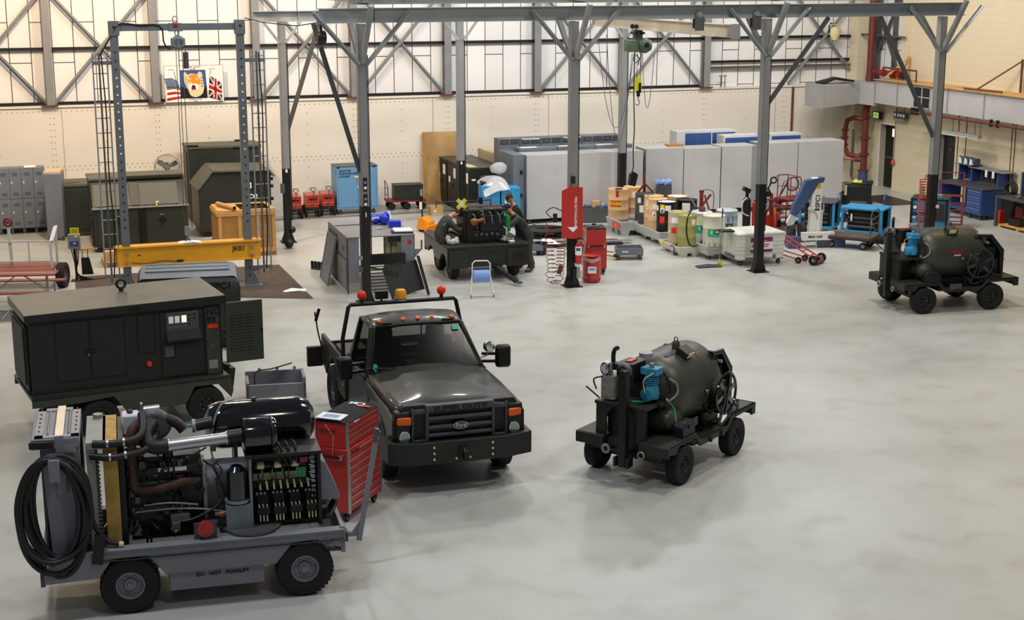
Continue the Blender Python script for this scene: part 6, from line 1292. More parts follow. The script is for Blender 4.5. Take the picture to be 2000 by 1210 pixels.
for x in (.15, .62, 1.1):
    b = B(); b.lathe([(0, -.03), (.11, -.03), (.11, .03), (0, .03)], 'rubber', 18, (x, .06, .11), 'y'); b.lathe([(0, -.03), (.11, -.03), (.11, .03), (0, .03)], 'rubber', 18, (x, .54, .11), 'y'); b.cyl((x, .06, .11), (x, .54, .11), .02, 'black', 6); b.go('wheel', t)
o = thing('green_chest', 'dark green chest sitting on the flat trolley by the wall', 'chest', (c.x, c.y, .291), WA - 4)
b = B(); b.bx(.24, 1.12, .05, .55, 0, .42, 'green_box'); b.go('chest_body', o, .01); b = B(); b.bx(.23, 1.13, .04, .56, .42, .47, 'green_box'); b.go('lid', o, .008)
# plywood sheet
b = B(); b.X = Matrix.Rotation(R(-6), 4, 'X'); b.bx(0, 1.12, 0, .02, 0, 2.24, 'plywood'); b.bx(0, .1, -.005, .0, 0, 2.24, 'wood')
s0 = wp(12.62, -.34); o = tag(b.go('plywood_sheet'), 'stained plywood sheet leaning on the back wall behind the dark cabinets', 'board'); o.location = s0; o.rotation_euler = (0, 0, R(WA))
# row of dark transport cabinets, end on
c = G(918, 424); PA_ = WA + 90
for i, (d0, d1, lb) in enumerate(((0, 1.15, 'dark grey transport cabinet with chalk writing on its end, nearest of three'), (1.19, 2.2, 'dark grey transport cabinet, middle of the three in the row'), (2.24, 3.05, 'dark grey transport cabinet nearest the plywood, with black arrow mark'))):
    t = thing('transport_cabinet', lb, 'cabinet', (c.x, c.y), WA, 'row of dark grey transport cabinets')
    dz = (0, .0, .0)[i]; x0_ = (0, -.02, -.04)[i]
    b = B(); b.bx(x0_, 1.02, d0, d1, .08, 1.42 + dz, 'grey_box' if False else 'olive_dark'); b.bx(x0_ + .05, .2, d0 + .05, d1 - .05, 0, .08, 'black'); b.bx(.8, .95, d0 + .05, d1 - .05, 0, .08, 'black'); b.go('cabinet_body', t, .012)
    b = B(); b.bx(x0_ - .02, 1.04, d0 - .01, d1 + .01, 1.42, 1.47, 'olive'); b.go('top', t, .01)
    b = B(); b.bx(x0_ - .015, x0_, d0 + .06, (d0 + d1) / 2 - .01, .15, 1.36, 'olive_dark'); b.go('door', t); b = B(); b.bx(x0_ - .015, x0_, (d0 + d1) / 2 + .01, d1 - .06, .15, 1.36, 'olive_dark'); b.go('door', t)
    b = B(); b.bx(x0_ - .02, x0_ - .015, d0 + .12, d0 + .36, .98, 1.28, 'paper'); b.bx(x0_ - .02, x0_ - .015, d0 + .7, d0 + .85, .8, .98, 'paper'); b.bx(x0_ - .05, x0_ - .015, d0 + .4, d0 + .55, .7, .76, 'black'); b.go('label', t)
    if i == 0:
        b = B(); b.bx(.06, .18, -.012, -.0, 1.08, 1.13, 'paper'); b.bx(.3, .4, -.012, 0, .88, .98, 'paper'); b.go('sticker', t)
        text(t, 'HYDRAZINE', .12, (.32, -.004, 1.15), 'steel', bold=0); text(t, 'IF 93', .13, (.42, -.004, .98), 'steel')
        b = B(); b.bx(-.01, .25, .1, .9, 1.471, 1.478, 'ivory'); b.go('top_label', t)
    if i == 2: b = B(); b.prism([(d1 - .5, 1.12), (d1 - .35, 1.3), (d1 - .2, 1.12), (d1 - .3, 1.12), (d1 - .3, .8), (d1 - .4, .8), (d1 - .4, 1.12)], 'x', x0_ - .022, x0_ - .015, 'black'); b.go('arrow_mark', t)
c = G(991, 424); hc = HZ(991, 424, 309)
for i in range(2):
    t = thing('cream_cabinet', ['cream cabinet with panelled side, nearer of two behind the dark cabinets', 'cream cabinet with panelled side, farther of two behind the dark cabinets'][i], 'cabinet', (c.x, c.y), WA)
    b = B(); d0 = i * 1.45; b.bx(0, .36, d0, d0 + 1.4, .0, hc, 'cream'); b.go('cabinet_body', t, .01)
    for k in range(4):
        b = B(); b.bx(-.012, 0, d0 + .02 + k * .345, d0 + .35 + k * .345, .06, hc - .05, 'cream'); b.go('door', t, .004)
# blue boxes and plastic sheeting
c = G(940, 447)
for i, (w0, h, lb) in enumerate(((0, 1.22, 'bright blue tall box partly uncovered beside the white plastic sheet'), (.58, 1.15, 'bright blue tall box under the white plastic sheet'))):
    t = thing('blue_box', lb, 'box', (c.x, c.y), WA - 10); b = B(); b.bx(w0, w0 + .54, i * .02, .6, 0, h, 'blue_bright'); b.go('box_body', t, .01)
    b = B(); b.bx(w0 + .28, w0 + .29, i * .02 - .004, i * .02, .05, h - .04, 'blue'); b.go('seam', t)
    if i: b = B(); b.bx(w0 + .1, w0 + .26, .0, .02, .7, .95, 'paper'); b.go('label', t)
    if i: text(t, 'LL', .1, (w0 + .33, .012, .72), 'black', bold=.004)
def drape(name, label, secs, m='film', th=None):
    b = B(); b.loft(secs, m); o = b.go(name, None, 0, 70); s_ = o.modifiers.new('thick', 'SOLIDIFY'); s_.thickness = .006; ss = o.modifiers.new('sub', 'SUBSURF'); ss.levels = 1; ss.render_levels = 1; return tag(o, label, 'plastic sheet')
rn = random.Random(3)
def wr(v, k=.06): return (v[0] + rn.uniform(-k, k), v[1] + rn.uniform(-k, k), v[2] + rn.uniform(-k, k))
secs = []
for i in range(9):
    u = i / 8; x = -.05 + 1.2 * u; zz = 1.24 + .22 * math.sin(PI * min(1, u * 1.3)) - (.9 * (u - .62) / .38 if u > .62 else 0)
    secs.append([wr((x + .02 * j, .7 - .14 * j, zz - .03 * j * (j > 4) + (-.22 if j > 5 and u < .6 else 0)), .035) for j in range(7)])
o = drape('plastic_sheet', 'crumpled clear-white plastic sheeting draped over the bright blue boxes', secs); place(o, c, WA - 10)
secs = [[wr((.6 + .28 * math.cos(2 * PI * j / 9) * math.sin(PI * (i + .3) / 6.6), .75 + .2 * math.sin(2 * PI * j / 9) * math.sin(PI * (i + .3) / 6.6), 1.62 + .17 * math.cos(PI * i / 6)), .04) for j in range(10)] for i in range(7)]
o = drape('plastic_bundle', 'rumpled white plastic bundle on top of the cabinet behind the blue boxes', secs); place(o, c, WA - 10)
o = thing('black_pad', 'black pad on the blue box under the plastic bundle', 'pad', (c.x, c.y, 1.222), WA - 10); b = B(); b.bx(.02, .5, .12, .5, 0, .1, 'black'); b.go('pad', o, .03); b = B(); b.bx(.6, 1.2, .62, .9, -1.1, .22, 'grey_dark')
c = G(842, 421)
o = thing('cardboard_box', 'orange-brown cardboard box on the floor behind the yellow pallet jack', 'box', c, WA); b = B(); b.bx(0, .38, 0, .35, 0, .26, 'card'); b.go('box_body', o, .006); b = B(); b.bx(.05, .33, -.004, 0, .02, .03, 'paper'); b.bx(.1, .16, -.004, 0, .1, .16, 'paper'); b.go('label', o)
# pallet jack
c = G(832, 452)
t = thing('pallet_jack', 'yellow pallet jack with raised steering handle beside the dark work cart', 'pallet jack', (c.x, c.y), -35)
b = B(); b.prism([(-.22, .06), (.22, .06), (.18, .30), (.02, .44), (-.16, .40)], 'y', -.16, .16, 'orange'); b.go('pump_body', t, .02)
b = B(); b.bx(.2, 1.1, -.26, -.10, .06, .12, 'red_deck'); b.bx(.2, 1.1, .10, .26, .06, .12, 'red_deck'); b.bx(.15, .25, -.26, .26, .06, .2, 'orange'); b.go('fork', t, .006)
b = B(); b.cyl((-.1, 0, .12), (-.16, 0, .9), .022, 'black', 8); b.bar((-.16, -.0, .9), (-.14, 0, 1.0), .03, .05, 'black'); b.X = Matrix.Translation((-.15, 0, 1.08)) @ Matrix.Rotation(R(30), 4, 'Z'); b.tube([(0, 0, -.1), (0, -.12, -.04), (0, -.13, .06), (0, 0, .1), (0, .13, .06), (0, .12, -.04)], .014, 'galv', 8, True); b.X = Matrix(); b.prism([(-.19, .62), (-.12, .62), (-.12, .84), (-.2, .82)], 'y', -.04, -.01, 'white'); b.go('steering_handle', t)
b = B(); b.cyl((-.12, -.1, .08), (-.12, .1, .08), .08, 'rubber', 16); b.go('steer_wheel', t)
# ================================================================ grey workbench frame with leaning panels
c = G(681, 575)
t = thing('housing_shell', 'grey steel generator housing shell used as a table, beside the work cart', 'housing', (-3.70, 33.3), 17)
W_, D_, h = 1.55, 2.35, 1.28; g_ = 'grey_paint'
b = B(); b.bx(-.02, W_, -.02, D_, h, h + .03, 'steel'); b.bx(.0, .8, 1.55, 1.6, h + .03, h + .045, 'grey_dark'); b.bx(.8, W_, 1.45, 1.5, h + .03, h + .045, 'grey_dark'); b.go('top_panel', t, .004)
b = B(); b.bx(-.02, 0, 0, D_, .05, h, g_); b.bx(0, .26, 0, .03, .25, h, g_); b.bx(-.02, .0, -.01, .03, 0, h, 'black'); o = b.go('left_side_panel', t)
b = B(); b.bx(-.045, -.02, .1, 1.1, .1, .72, 'steel'); b.bx(-.05, -.045, .5, .55, .4, .5, 'black'); b.bx(-.04, -.02, 1.15, 2.2, .85, 1.2, 'grey_dark'); b.bx(-.03, -.02, .05, 1.1, .78, .8, 'grey_dark'); b.go('hatch', o)
b = B(); b.bx(-.046, -.04, .35, .42, .95, 1.05, 'red_dark'); b.go('red_label', o)
b = B(); b.bx(W_ - .32, W_, 0, .03, .45, h, g_); b.bx(W_ - .02, W_, 0, D_, .05, h, g_); b.bx(W_ - .05, W_, 0, .06, 0, .45, g_); b.bx(W_ - .6, W_ - .3, .06, .1, h - .14, h, 'black'); b.go('right_side_panel', t)
b = B(); b.bx(W_ - .62, W_ - .34, .3, .5, .45, h - .05, 'ivory'); b.bx(W_ - .5, W_ - .48, .29, .3, .5, h - .1, 'black'); b.go('inner_panel', t)
b = B(); b.bx(W_ - .16, W_ - .07, -.006, 0, h - .2, h - .1, 'red'); b.go('red_square_label', t)
b = B(); b.prism([(W_, .62), (W_ + .25, .9), (W_, .9)], 'y', .3, .34, g_); b.bx(W_ + .22, W_ + .25, .3, .34, .88, 1.1, 'steel_dark'); b.go('corner_bracket', t)
b = B()
for k in range(8): b.bx(.35, 1.15, -.1, -.06, .08 + k * .075, .10 + k * .075, 'black')
b.bx(.32, .40, -.12, -.04, 0, .68, 'black'); b.bx(.35, 1.3, -.14, -.02, .66, .9, 'black'); b.go('front_grille', t, .004)
def lean(name, label, x0, w_, h_, y0, y1, m, th=.03, rz=0, cat='panel', org=None, oz=17, perf=False):
    a = math.atan2(y1, h_); b = B(); b.X = Matrix.Rotation(R(rz), 4, 'Z') @ Matrix.Rotation(-a, 4, 'X')
    b.bx(0, w_, 0, th, 0, h_, m)
    for q in ((0, .04, 0, h_), (w_ - .04, w_, 0, h_), (0, w_, 0, .04), (0, w_, h_ - .04, h_)): b.bx(q[0], q[1], -.012, 0, q[2], q[3], m)
    if perf:
        for i in range(7):
            for j in range(12): b.bx(.12 + i * .12, .16 + i * .12, -.004, .0, .1 + j * .09, .12 + j * .09, 'steel')
    o = tag(b.go(name), label, cat); return o
o = lean('panel_sheet', 'grey perforated panel leaning on the side of the grey housing shell', 0, 1.05, 1.12, 0, .22, 'steel_blue', perf=True); g0 = G(625, 541); o.location = (g0.x, g0.y, 0.01); o.rotation_euler = (0, 0, R(-73))
def lean2(label, px, py, w_, h_, tilt, back, m, rz):
    b = B(); b.X = Matrix.Rotation(R(-back), 4, 'X') @ Matrix.Rotation(R(tilt), 4, 'Y'); b.bx(0, w_, 0, .03, 0, h_, m)
    for q in ((0, .03, 0, h_), (w_ - .03, w_, 0, h_), (0, w_, 0, .03), (0, w_, h_ - .03, h_)): b.bx(q[0], q[1], -.012, 0, q[2], q[3], m)
    o = tag(b.go('panel_sheet'), label, 'panel'); g = G(px, py); o.location = (g.x, g.y, .12 * math.sin(R(abs(tilt)))); o.rotation_euler = (0, 0, R(rz)); return o
o = lean2('dark leaning panel lettered BG15 in front of the black grille', 766, 588, .42, .74, -17, 16, 'green_box', 6)
tx_ = text(o, 'BG15', .14, (-.16, .12, .58), 'black', rot=(74, 17, 0), bold=.004)
o = lean2('black panel leaning on the front corner of the grey housing shell', 799, 574, .38, .70, -12, 22, 'black', 14)
o = tag(B().box((0, 0, .54), (.06, .10, .92), 'black', (-.38, -.30, 0)).go('black_bar'), 'black bar leaning against the black panel right of the housing shell', 'bar'); g0 = G(832, 576); o.location = (g0.x - .06, g0.y + .1, -.10)
c = G(632, 527)
o = thing('slotted_bracket', 'small dark slotted steel bracket on the floor left of the perforated panel', 'bracket', (c.x - .15, c.y), -30); b = B(); b.bx(-.2, .25, 0, .03, 0, .2, 'grey_dark')
for k in range(4): b.bx(-.17 + k * .1, -.13 + k * .1, -.02, .0, .05, .22, 'black')
b.go('bracket_body', o)
c = G(706, 522)
o = thing('hose_bundle', 'small tangle of brown hose on the floor inside the housing shell', 'hose', (c.x, c.y), 0); b = B(); b.ring((0, 0, .14), .13, .025, 'exhaust', 'y', 16, 6, .9); b.ring((.05, .1, .1), .1, .02, 'black', 'x', 16); b.tube([(.0, 0, .02), (.5, -.3, .02), (.9, -.5, .02)], .02, 'black', 6); b.go('hose', o)
# helmets, boxes and papers on the shell top
zt = 1.311
for (px, py, nm, lb) in ((733, 437, 'ear_defender', 'round blue helmet, left of the blue things on the grey housing top'), (751, 438, 'blue_bag', 'crumpled blue bag in the middle of the grey housing top')):
    c = G(px, py, zt); o = thing(nm if nm != 'ear_defender' else 'blue_helmet', lb, 'helmet' if 'helmet' in lb else 'bag', (c.x, c.y, zt), 17); b = B()
    if 'helmet' in lb: b.sph((0, 0, .12), (.15, .14, .12), 'blue_hat', 18, 12); b.go('shell', o); b = B(); b.box((-.02, -.12, .14), (.18, .02, .07), 'white', (.3, 0, 0)); b.sph((.16, .05, .09), .09, 'black', 12, 8); b.go('ear_cup', o)
    else: b.sph((0, 0, .14), (.12, .16, .14), 'blue_hat', 10, 7); b.box((.05, -.02, .22), (.12, .16, .12), 'blue_hat', (.3, .4, .2)); b.go('bag_body', o, .02); b = B(); b.tube(smooth([(.02, .1, .24), (.1, -.02, .3), (.12, -.14, .15)]), .02, 'white', 6); b.go('strap', o)
c = G(771, 443, zt); o = thing('blue_box', 'small dark blue box on the grey housing top, right of the blue bag', 'box', (c.x, c.y, zt), 10); b = B(); b.bx(-.14, .14, -.1, .1, 0, .16, 'blue_hat'); b.go('box_body', o, .015)
c = G(744, 447, zt); o = thing('small_fittings', 'small silver fittings lying beside the blue bag', 'fitting', (c.x, c.y, zt), 0); b = B(); b.cyl((-.1, 0, .02), (0, .02, .02), .02, 'alu', 8); b.cyl((.02, -.03, .02), (.1, .02, .02), .015, 'alu', 8); b.ring((0, -.06, .02), .03, .01, 'steel', 'z', 12); b.go('fitting', o)
c = G(785, 453, zt); o = thing('paper_stack', 'stack of white papers in a black folder on the grey housing top', 'paper', (c.x, c.y, zt), 8); b = B(); b.box((0, 0, .015), (.5, .36, .025), 'black'); b.go('folder', o); b = B(); b.box((.02, .03, .04), (.42, .3, .024), 'paper', (.04, 0, .05)); b.box((.0, .06, .06), (.4, .26, .012), 'paper', (.05, .02, -.06)); b.go('sheets', o)
# ================================================================ work cart with three mechanics
c = G(*((820 + 320 / 5.042), (320 + 1135 / 5.042)))
wc = thing('work_cart', 'dark olive low cart carrying an exposed engine, worked on by three men', 'ground equipment', (c.x, c.y), 17)
od = 'olive_dark'; b = B()
prf = [(-.22, .88), (-.22, .30), (.1, .2), (.25, .28), (.35, .45), (.9, .45), (1.0, .3), (1.3, .3), (1.4, .45), (1.6, .5), (1.75, .45), (1.95, .6), (1.95, .88)]
for x0, x1 in ((-.2, -.14), (1.72, 1.78)): b.prism([(y, z) for y, z in [(-.30, .82), (-.30, .42), (-.22, .42)] + arcp((.1, .28), .34, 155, 25, 8) + [(.5, .40), (.95, .40)] + arcp((1.3, .28), .34, 155, 25, 8) + [(1.9, .5), (1.9, .82)]], 'x', x0, x1, 'olive')
b.bx(-.2, 1.78, -.34, -.28, .34, .82, od); b.bx(-.22, 1.8, -.36, 2.0, .80, .84, od) ; b.bx(-.18, .3, -.38, -.34, .32, .74, od); b.bx(1.25, 1.74, -.38, -.34, .32, .74, od); b.bx(1.4, 1.65, -.39, -.38, .46, .62, 'black'); b.bx(.5, 1.1, -.36, -.34, .66, .68, 'black'); b.bx(-.2, 1.78, 1.88, 1.94, .4, .82, od); b.go('cart_body', wc, .01)
for x, s_ in ((.02, -1), (1.56, 1)):
    for y_ in (.1, 1.3):
        k0 = set(wc.children); wheel(wc, 0, 0, .29, .2, 'steel_dark', -1, name='wheel', tread=False)
        for o in [q for q in wc.children if q not in k0]:
            for oo in [o] + list(o.children): oo.data.transform(Matrix.Translation((x - s_ * .02, y_, 0)) @ Matrix.Rotation(R(-90 if s_ < 0 else 90), 4, 'Z'))
b = B(); b.bar((.9, -.3, .35), (1.25, -1.15, .1), .1, .08, 'black'); b.bar((.9, -.3, .35), (1.1, -.5, .26), .14, .06, 'steel_dark'); b.ring((1.28, -1.22, .09), .06, .025, 'grey_dark', 'z', 16); b.go('tow_bar', wc)
b = B(); b.box((.88, .55, 1.25), (.85, .9, .8), 'black'); b.box((.45, .5, 1.2), (.14, .9, .85), 'black'); b.bx(.30, 1.35, .05, .12, 1.58, 1.64, od); b.bx(.32, .42, .1, .8, .84, 1.62, 'black'); b.box((.9, .3, 1.0), (.9, .5, .3), 'black'); b.box((.95, .06, 1.3), (.5, .1, .4), 'black')
for k in range(5): b.cyl((.62 + k * .12, .02, 1.2), (.62 + k * .12, .1, 1.2), .035, 'grey_dark', 10); b.cyl((.6 + k * .13, .0, 1.02 + .03 * (k % 2)), (.6 + k * .13, .1, 1.02), .04, 'grey_dark', 10)
b.go('engine_block', wc, .015)
b = B(); b.sph((.55, .02, 1.34), (.12, .08, .11), 'copper', 14, 9); b.cyl((.6, .0, 1.36), (.76, -.02, 1.4), .05, 'copper', 12); b.go('starter_housing', wc, label='brown starter housing on the engine')
b = B()
for k in range(16): b.sph((.72 + .04 * (k % 8) + rn.uniform(-.02, .02), .15 + rn.uniform(-.1, .1), 1.52 + .07 * (k // 8) + rn.uniform(-.03, .03)), rn.uniform(.02, .045), 'steel' if k % 2 else 'black', 8, 6)
for k in range(8): b.tube(smooth([(.5 + .1 * k, .1, 1.55), (.55 + .1 * k, -.02, 1.5 + .05 * (k % 3)), (.6 + .1 * k, .0, 1.3)]), .012, 'black' if k % 2 else 'steel', 5)
b.go('engine_fittings', wc)
b = B(); b.bx(.3, 1.4, .35, .42, 1.62, 1.65, 'black'); b.tube([(-.25, .5, 1.66), (-.25, .5, 1.78), (1.1, .5, 1.78), (1.1, .5, 1.66)], .016, 'black', 6); b.cyl((.85, .5, 1.7), (.85, .5, 1.86), .05, 'black', 10); b.go('top_rail', wc)
b = B(); b.prism([(.32, 1.66), (.39, 1.75), (.32, 1.84), (.25, 1.75)], 'y', .28, .30, 'white')
for a in range(4): r_ = R(45 + 90 * a); x_, z_ = .32 + .10 * math.cos(r_), 1.75 + .10 * math.sin(r_); b.box((x_, .29, z_), (.09, .02, .09), 'yellow_bright', (0, r_, 0))
b.go('placard', wc, label='white diamond placard with yellow corners')
b = B(); b.lathe([(0, .0), (.07, .02), (.07, .32), (.04, .4), (.0, .42)], 'green', 14, (1.42, .15, 1.05)); b.cyl((1.36, .12, 1.0), (1.36, .12, 1.16), .04, 'paper', 12); b.tube(smooth([(1.4, .15, 1.45), (1.28, .1, 1.55), (1.2, .12, 1.4)]), .02, 'green_wire', 8); b.go('green_bottle', wc, label='green bottle standing at the engine')
b = B()
for k in range(14): b.sph((.02 + rn.uniform(-.12, .16), -.05 + rn.uniform(-.1, .1), .88 + rn.uniform(0, .1)), rn.uniform(.03, .07), 'film', 7, 5)
o = tag(b.go('plastic_wrap'), 'crumpled clear plastic on the front corner of the work cart by the sitting man', 'plastic sheet'); place(o, (c.x, c.y), 17, .02)
b = B(); b.lathe([(0, 0), (.13, 0), (.17, .06), (.16, .06), (.12, .02), (0, .02)], 'alu', 20, (1.3, .0, .86)); b.cyl((1.3, 0, .9), (1.3, 0, .99), .07, 'alu', 12)
for k in range(8): b.sph((1.3 + rn.uniform(-.25, .2), -.1 + rn.uniform(-.1, .15), .87 + rn.uniform(0, .05)), rn.uniform(.025, .05), 'steel', 8, 6)
b.box((1.42, -.2, .87), (.12, .08, .05), 'paper', (.2, .1, .3)); o = tag(b.go('parts_tray'), 'shiny metal tray and parts on the front of the work cart', 'tray'); place(o, (c.x, c.y), 17, .0)
# mechanics --------------------------------------------------------
def person(label, loc, rz, J, hair='hair', cloth='overall', name='person'):
    """J: joints in local metres, x = forward, z = up"""
    t = thing(name, label, 'person', loc, rz, )
    nodes, edges, idx = [], [], {}
    def nd(k, p, r): idx[k] = len(nodes); nodes.append((*p, r)); return idx[k]
    L_ = lambda a, b_, f: tuple(a[i] + (b_[i] - a[i]) * f for i in range(3))
    nd('pel', J['pel'], .13); nd('bel', L_(J['pel'], J['chest'], .4), .125); nd('chest', J['chest'], .15); nd('neck', J['neck'], .06); nd('hd', L_(J['neck'], J['head'], .5), .055); nd('head', J['head'], .088); nd('crown', tuple(J['head'][i] + (J['head'][i] - J['neck'][i]) * .42 for i in range(3)), .07)
    E_ = [('pel', 'bel'), ('bel', 'chest'), ('chest', 'neck'), ('neck', 'hd'), ('hd', 'head'), ('head', 'crown')]
    for s_ in 'lr':
        nd('sh' + s_, J['sh' + s_], .065); nd('el' + s_, J['el' + s_], .045); nd('wr' + s_, J['wr' + s_], .028); nd('hp' + s_, J['hp' + s_], .095); nd('kn' + s_, J['kn' + s_], .062); nd('an' + s_, J['an' + s_], .042)
        f0 = J['an' + s_]; fz = J.get('ft' + s_, (f0[0] + .17, f0[1], .04)); nd('ft' + s_, fz, .035)
        E_ += [('chest', 'sh' + s_), ('sh' + s_, 'el' + s_), ('el' + s_, 'wr' + s_), ('pel', 'hp' + s_), ('hp' + s_, 'kn' + s_), ('kn' + s_, 'an' + s_), ('an' + s_, 'ft' + s_)]
        w0 = Vector(J['wr' + s_]); dr = (w0 - Vector(J['el' + s_])).normalized(); sd_ = dr.cross(Vector((0, 0, 1))); sd_ = sd_.normalized() if sd_.length > .1 else Vector((0, 1, 0)); dn = dr.cross(sd_).normalized()
        if dn.z > 0: dn = -dn
        pm = w0 + dr * .05; nd('pm' + s_, tuple(pm), (.036, .018)); E_.append(('wr' + s_, 'pm' + s_))
        for q, (off, ln) in enumerate(((-.028, .068), (-.010, .078), (.010, .074), (.028, .058))):
            a = pm + dr * .035 + sd_ * off; m1 = a + dr * ln * .5 + dn * .012; m2 = a + dr * ln * .8 + dn * .04
            nd('a%d' % q + s_, tuple(a), .010); nd('b%d' % q + s_, tuple(m1), .009); nd('c%d' % q + s_, tuple(m2), .008); E_ += [('pm' + s_, 'a%d' % q + s_), ('a%d' % q + s_, 'b%d' % q + s_), ('b%d' % q + s_, 'c%d' % q + s_)]
        th = w0 + dr * .03 - sd_ * .035; th2 = th + dr * .04 - sd_ * .015 + dn * .02; nd('t' + s_, tuple(th), .011); nd('u' + s_, tuple(th2), .009); E_ += [('wr' + s_, 't' + s_), ('t' + s_, 'u' + s_)]
    body = skin_mesh('body', nodes, [(idx[a], idx[b_]) for a, b_ in E_], 'skin', t, 2, idx['pel'])
    keep = ['pel', 'bel', 'chest', 'neck'] + [k + s_ for s_ in 'lr' for k in ('sh', 'el', 'wr', 'hp', 'kn', 'an')]
    grow = {'pel': .165, 'bel': .155, 'chest': .18, 'neck': .072, 'sh': .09, 'el': .066, 'wr': .048, 'hp': .12, 'kn': .088, 'an': .075}
    ci = {k: i for i, k in enumerate(keep)}
    cn = [(*nodes[idx[k]][:3], grow.get(k, grow.get(k[:2], .1))) for k in keep]
    for s_ in 'lr': cn[ci['wr' + s_]] = (*L_(J['wr' + s_], J['el' + s_], .12), .048)
    ce = [(ci[a], ci[b_]) for a, b_ in E_ if a in ci and b_ in ci]
    skin_mesh('coverall', cn, ce, cloth, t, 2, 0)
    for s_ in 'lr':
        a0 = J['an' + s_]; f1 = J.get('ft' + s_, (a0[0] + .17, a0[1], .04)); skin_mesh('boot', [(a0[0] - .02, a0[1], a0[2] + .05, .055), (a0[0], a0[1], f1[2] + .01, .05), (f1[0] - .05, f1[1], f1[2], .05), (*f1, .042)], [(0, 1), (1, 2), (2, 3)], 'boot', t, 1, 0)
    # head details: direction of the face
    hd = Vector(J['head']); up = (hd - Vector(J['neck'])).normalized(); fw = Vector(J.get('face', (1, 0, 0))); fw = (fw - up * fw.dot(up)).normalized(); sd_ = up.cross(fw)
    M3 = Matrix((fw, sd_, up)).transposed().to_4x4(); M3.translation = hd
    b = B(); b.X = M3
    v0 = len(b.v); b.sph((-.012, 0, .045), (.105, .088, .095), hair, 18, 12)
    b.v = [p_ for p_ in b.v]; b.go('hair', t)
    b = B(); b.X = M3; b.sph((.015, 0, .0), (.085, .075, .105), 'skin', 18, 12); b.prism([(.09, .02), (.118, -.025), (.09, -.03)], 'y', -.012, .012, 'skin')
    for s_ in (-1, 1): b.sph((-.005, s_ * .08, 0), (.022, .012, .032), 'skin', 8, 6)
    b.box((.09, 0, -.058), (.012, .045, .012), 'red_deck')
    for s_ in (-1, 1): b.sph((.092, s_ * .03, .018), .010, 'black', 8, 6); b.box((.092, s_ * .03, .036), (.01, .03, .006), hair)
    b.go('face', t)
    return t
Ls = lambda y: dict()
# left man sitting on the cart edge, bent over the engine
p = wc.matrix_world
def wcp(x, y): a = R(17); return (c0.x + x * math.cos(a) - y * math.sin(a), c0.y + x * math.sin(a) + y * math.cos(a))
c0 = Vector((wc.location.x, wc.location.y, 0))
person('person in dark green coveralls sitting on the work cart left edge, head bent down', (*wcp(-.16, .36), 0), 17 + 4, dict(
    pel=(-.10, 0, .96), chest=(.10, 0, 1.33), neck=(.24, 0, 1.47), head=(.38, 0, 1.50), face=(.6, 0, -1), shl=(.12, .19, 1.36), shr=(.12, -.19, 1.36), ell=(.32, .24, 1.16), elr=(.34, -.24, 1.14), wrl=(.54, .14, 1.2), wrr=(.55, -.12, 1.18),
    hpl=(-.06, .11, .94), hpr=(-.06, -.11, .94), knl=(.34, .16, 1.0), knr=(.28, -.18, 1.02), anl=(.42, .16, .92), anr=(.1, -.22, .90), ftl=(.56, .16, .88), ftr=(.24, -.24, .88)), 'hair_brown')
# right man standing, leaning forward over the engine, facing left
person('person in green coveralls standing at the work cart, leaning in with both arms', (*wcp(1.98, .42), 0), 17 + 176, dict(
    pel=(-.02, 0, .93), chest=(.22, 0, 1.28), neck=(.36, 0, 1.43), head=(.47, 0, 1.55), face=(1, 0, -.45), shl=(.26, .19, 1.32), shr=(.26, -.19, 1.32), ell=(.46, .22, 1.18), elr=(.48, -.2, 1.16), wrl=(.70, .1, 1.28), wrr=(.70, -.1, 1.26),
    hpl=(-.04, .10, .88), hpr=(-.04, -.10, .88), knl=(-.02, .13, .50), knr=(-.06, -.12, .50), anl=(-.08, .14, .08), anr=(-.20, -.14, .08)), 'hair')
person('person in black shirt standing behind the green-clad man, head lowered', (*wcp(2.0, 1.0), 0), 17 + 178, dict(
    pel=(-.02, 0, .95), chest=(.10, 0, 1.40), neck=(.18, 0, 1.58), head=(.27, 0, 1.71), face=(1, 0, -.6), shl=(.12, .19, 1.45), shr=(.12, -.19, 1.45), ell=(.24, .24, 1.2), elr=(.26, -.22, 1.2), wrl=(.46, .14, 1.22), wrr=(.48, -.1, 1.22),
    hpl=(-.02, .10, .9), hpr=(-.02, -.10, .9), knl=(.0, .11, .48), knr=(.02, -.11, .48), anl=(-.02, .12, .08), anr=(-.04, -.12, .08)), 'hair_brown', 'cloth_black')
# paper towel roll on a white stand
c = G(940, 577)
t = thing('towel_roll_stand', 'white tubular floor stand with castors in front of the work cart', 'stand', (c.x, c.y), 8)
b = B()
for s_ in (-1, 1): b.tube([(s_ * .26, -.18, .05), (s_ * .20, -.0, .5), (s_ * .2, .0, .62), (s_ * .2, 0, .74)] + ([(s_ * .14, 0, .80), (0, 0, .80)]), .014, 'white', 8); b.tube([(s_ * .2, 0, .5), (s_ * .26, .2, .03)], .012, 'white', 8)
b.tube([(-.26, -.18, .05), (.26, -.18, .05)], .012, 'white', 8); b.tube([(-.2, 0, .62), (.2, 0, .62)], .012, 'black', 8); b.go('frame', t)
for s_ in (-1, 1):
    b = B(); b.cyl((s_ * .24, -.19, .045), (s_ * .27, -.19, .045), .045, 'steel', 12); b.go('wheel', t)
o = thing('paper_towel_roll', 'large roll of blue paper towel held on the white stand', 'paper towel', (c.x, c.y, 0), 8); b = B(); b.cyl((-.18, 0, .45), (.18, 0, .45), .14, 'towel_blue', 28); b.cyl((-.185, 0, .45), (.185, 0, .45), .03, 'card', 12); b.go('roll', o, .01)
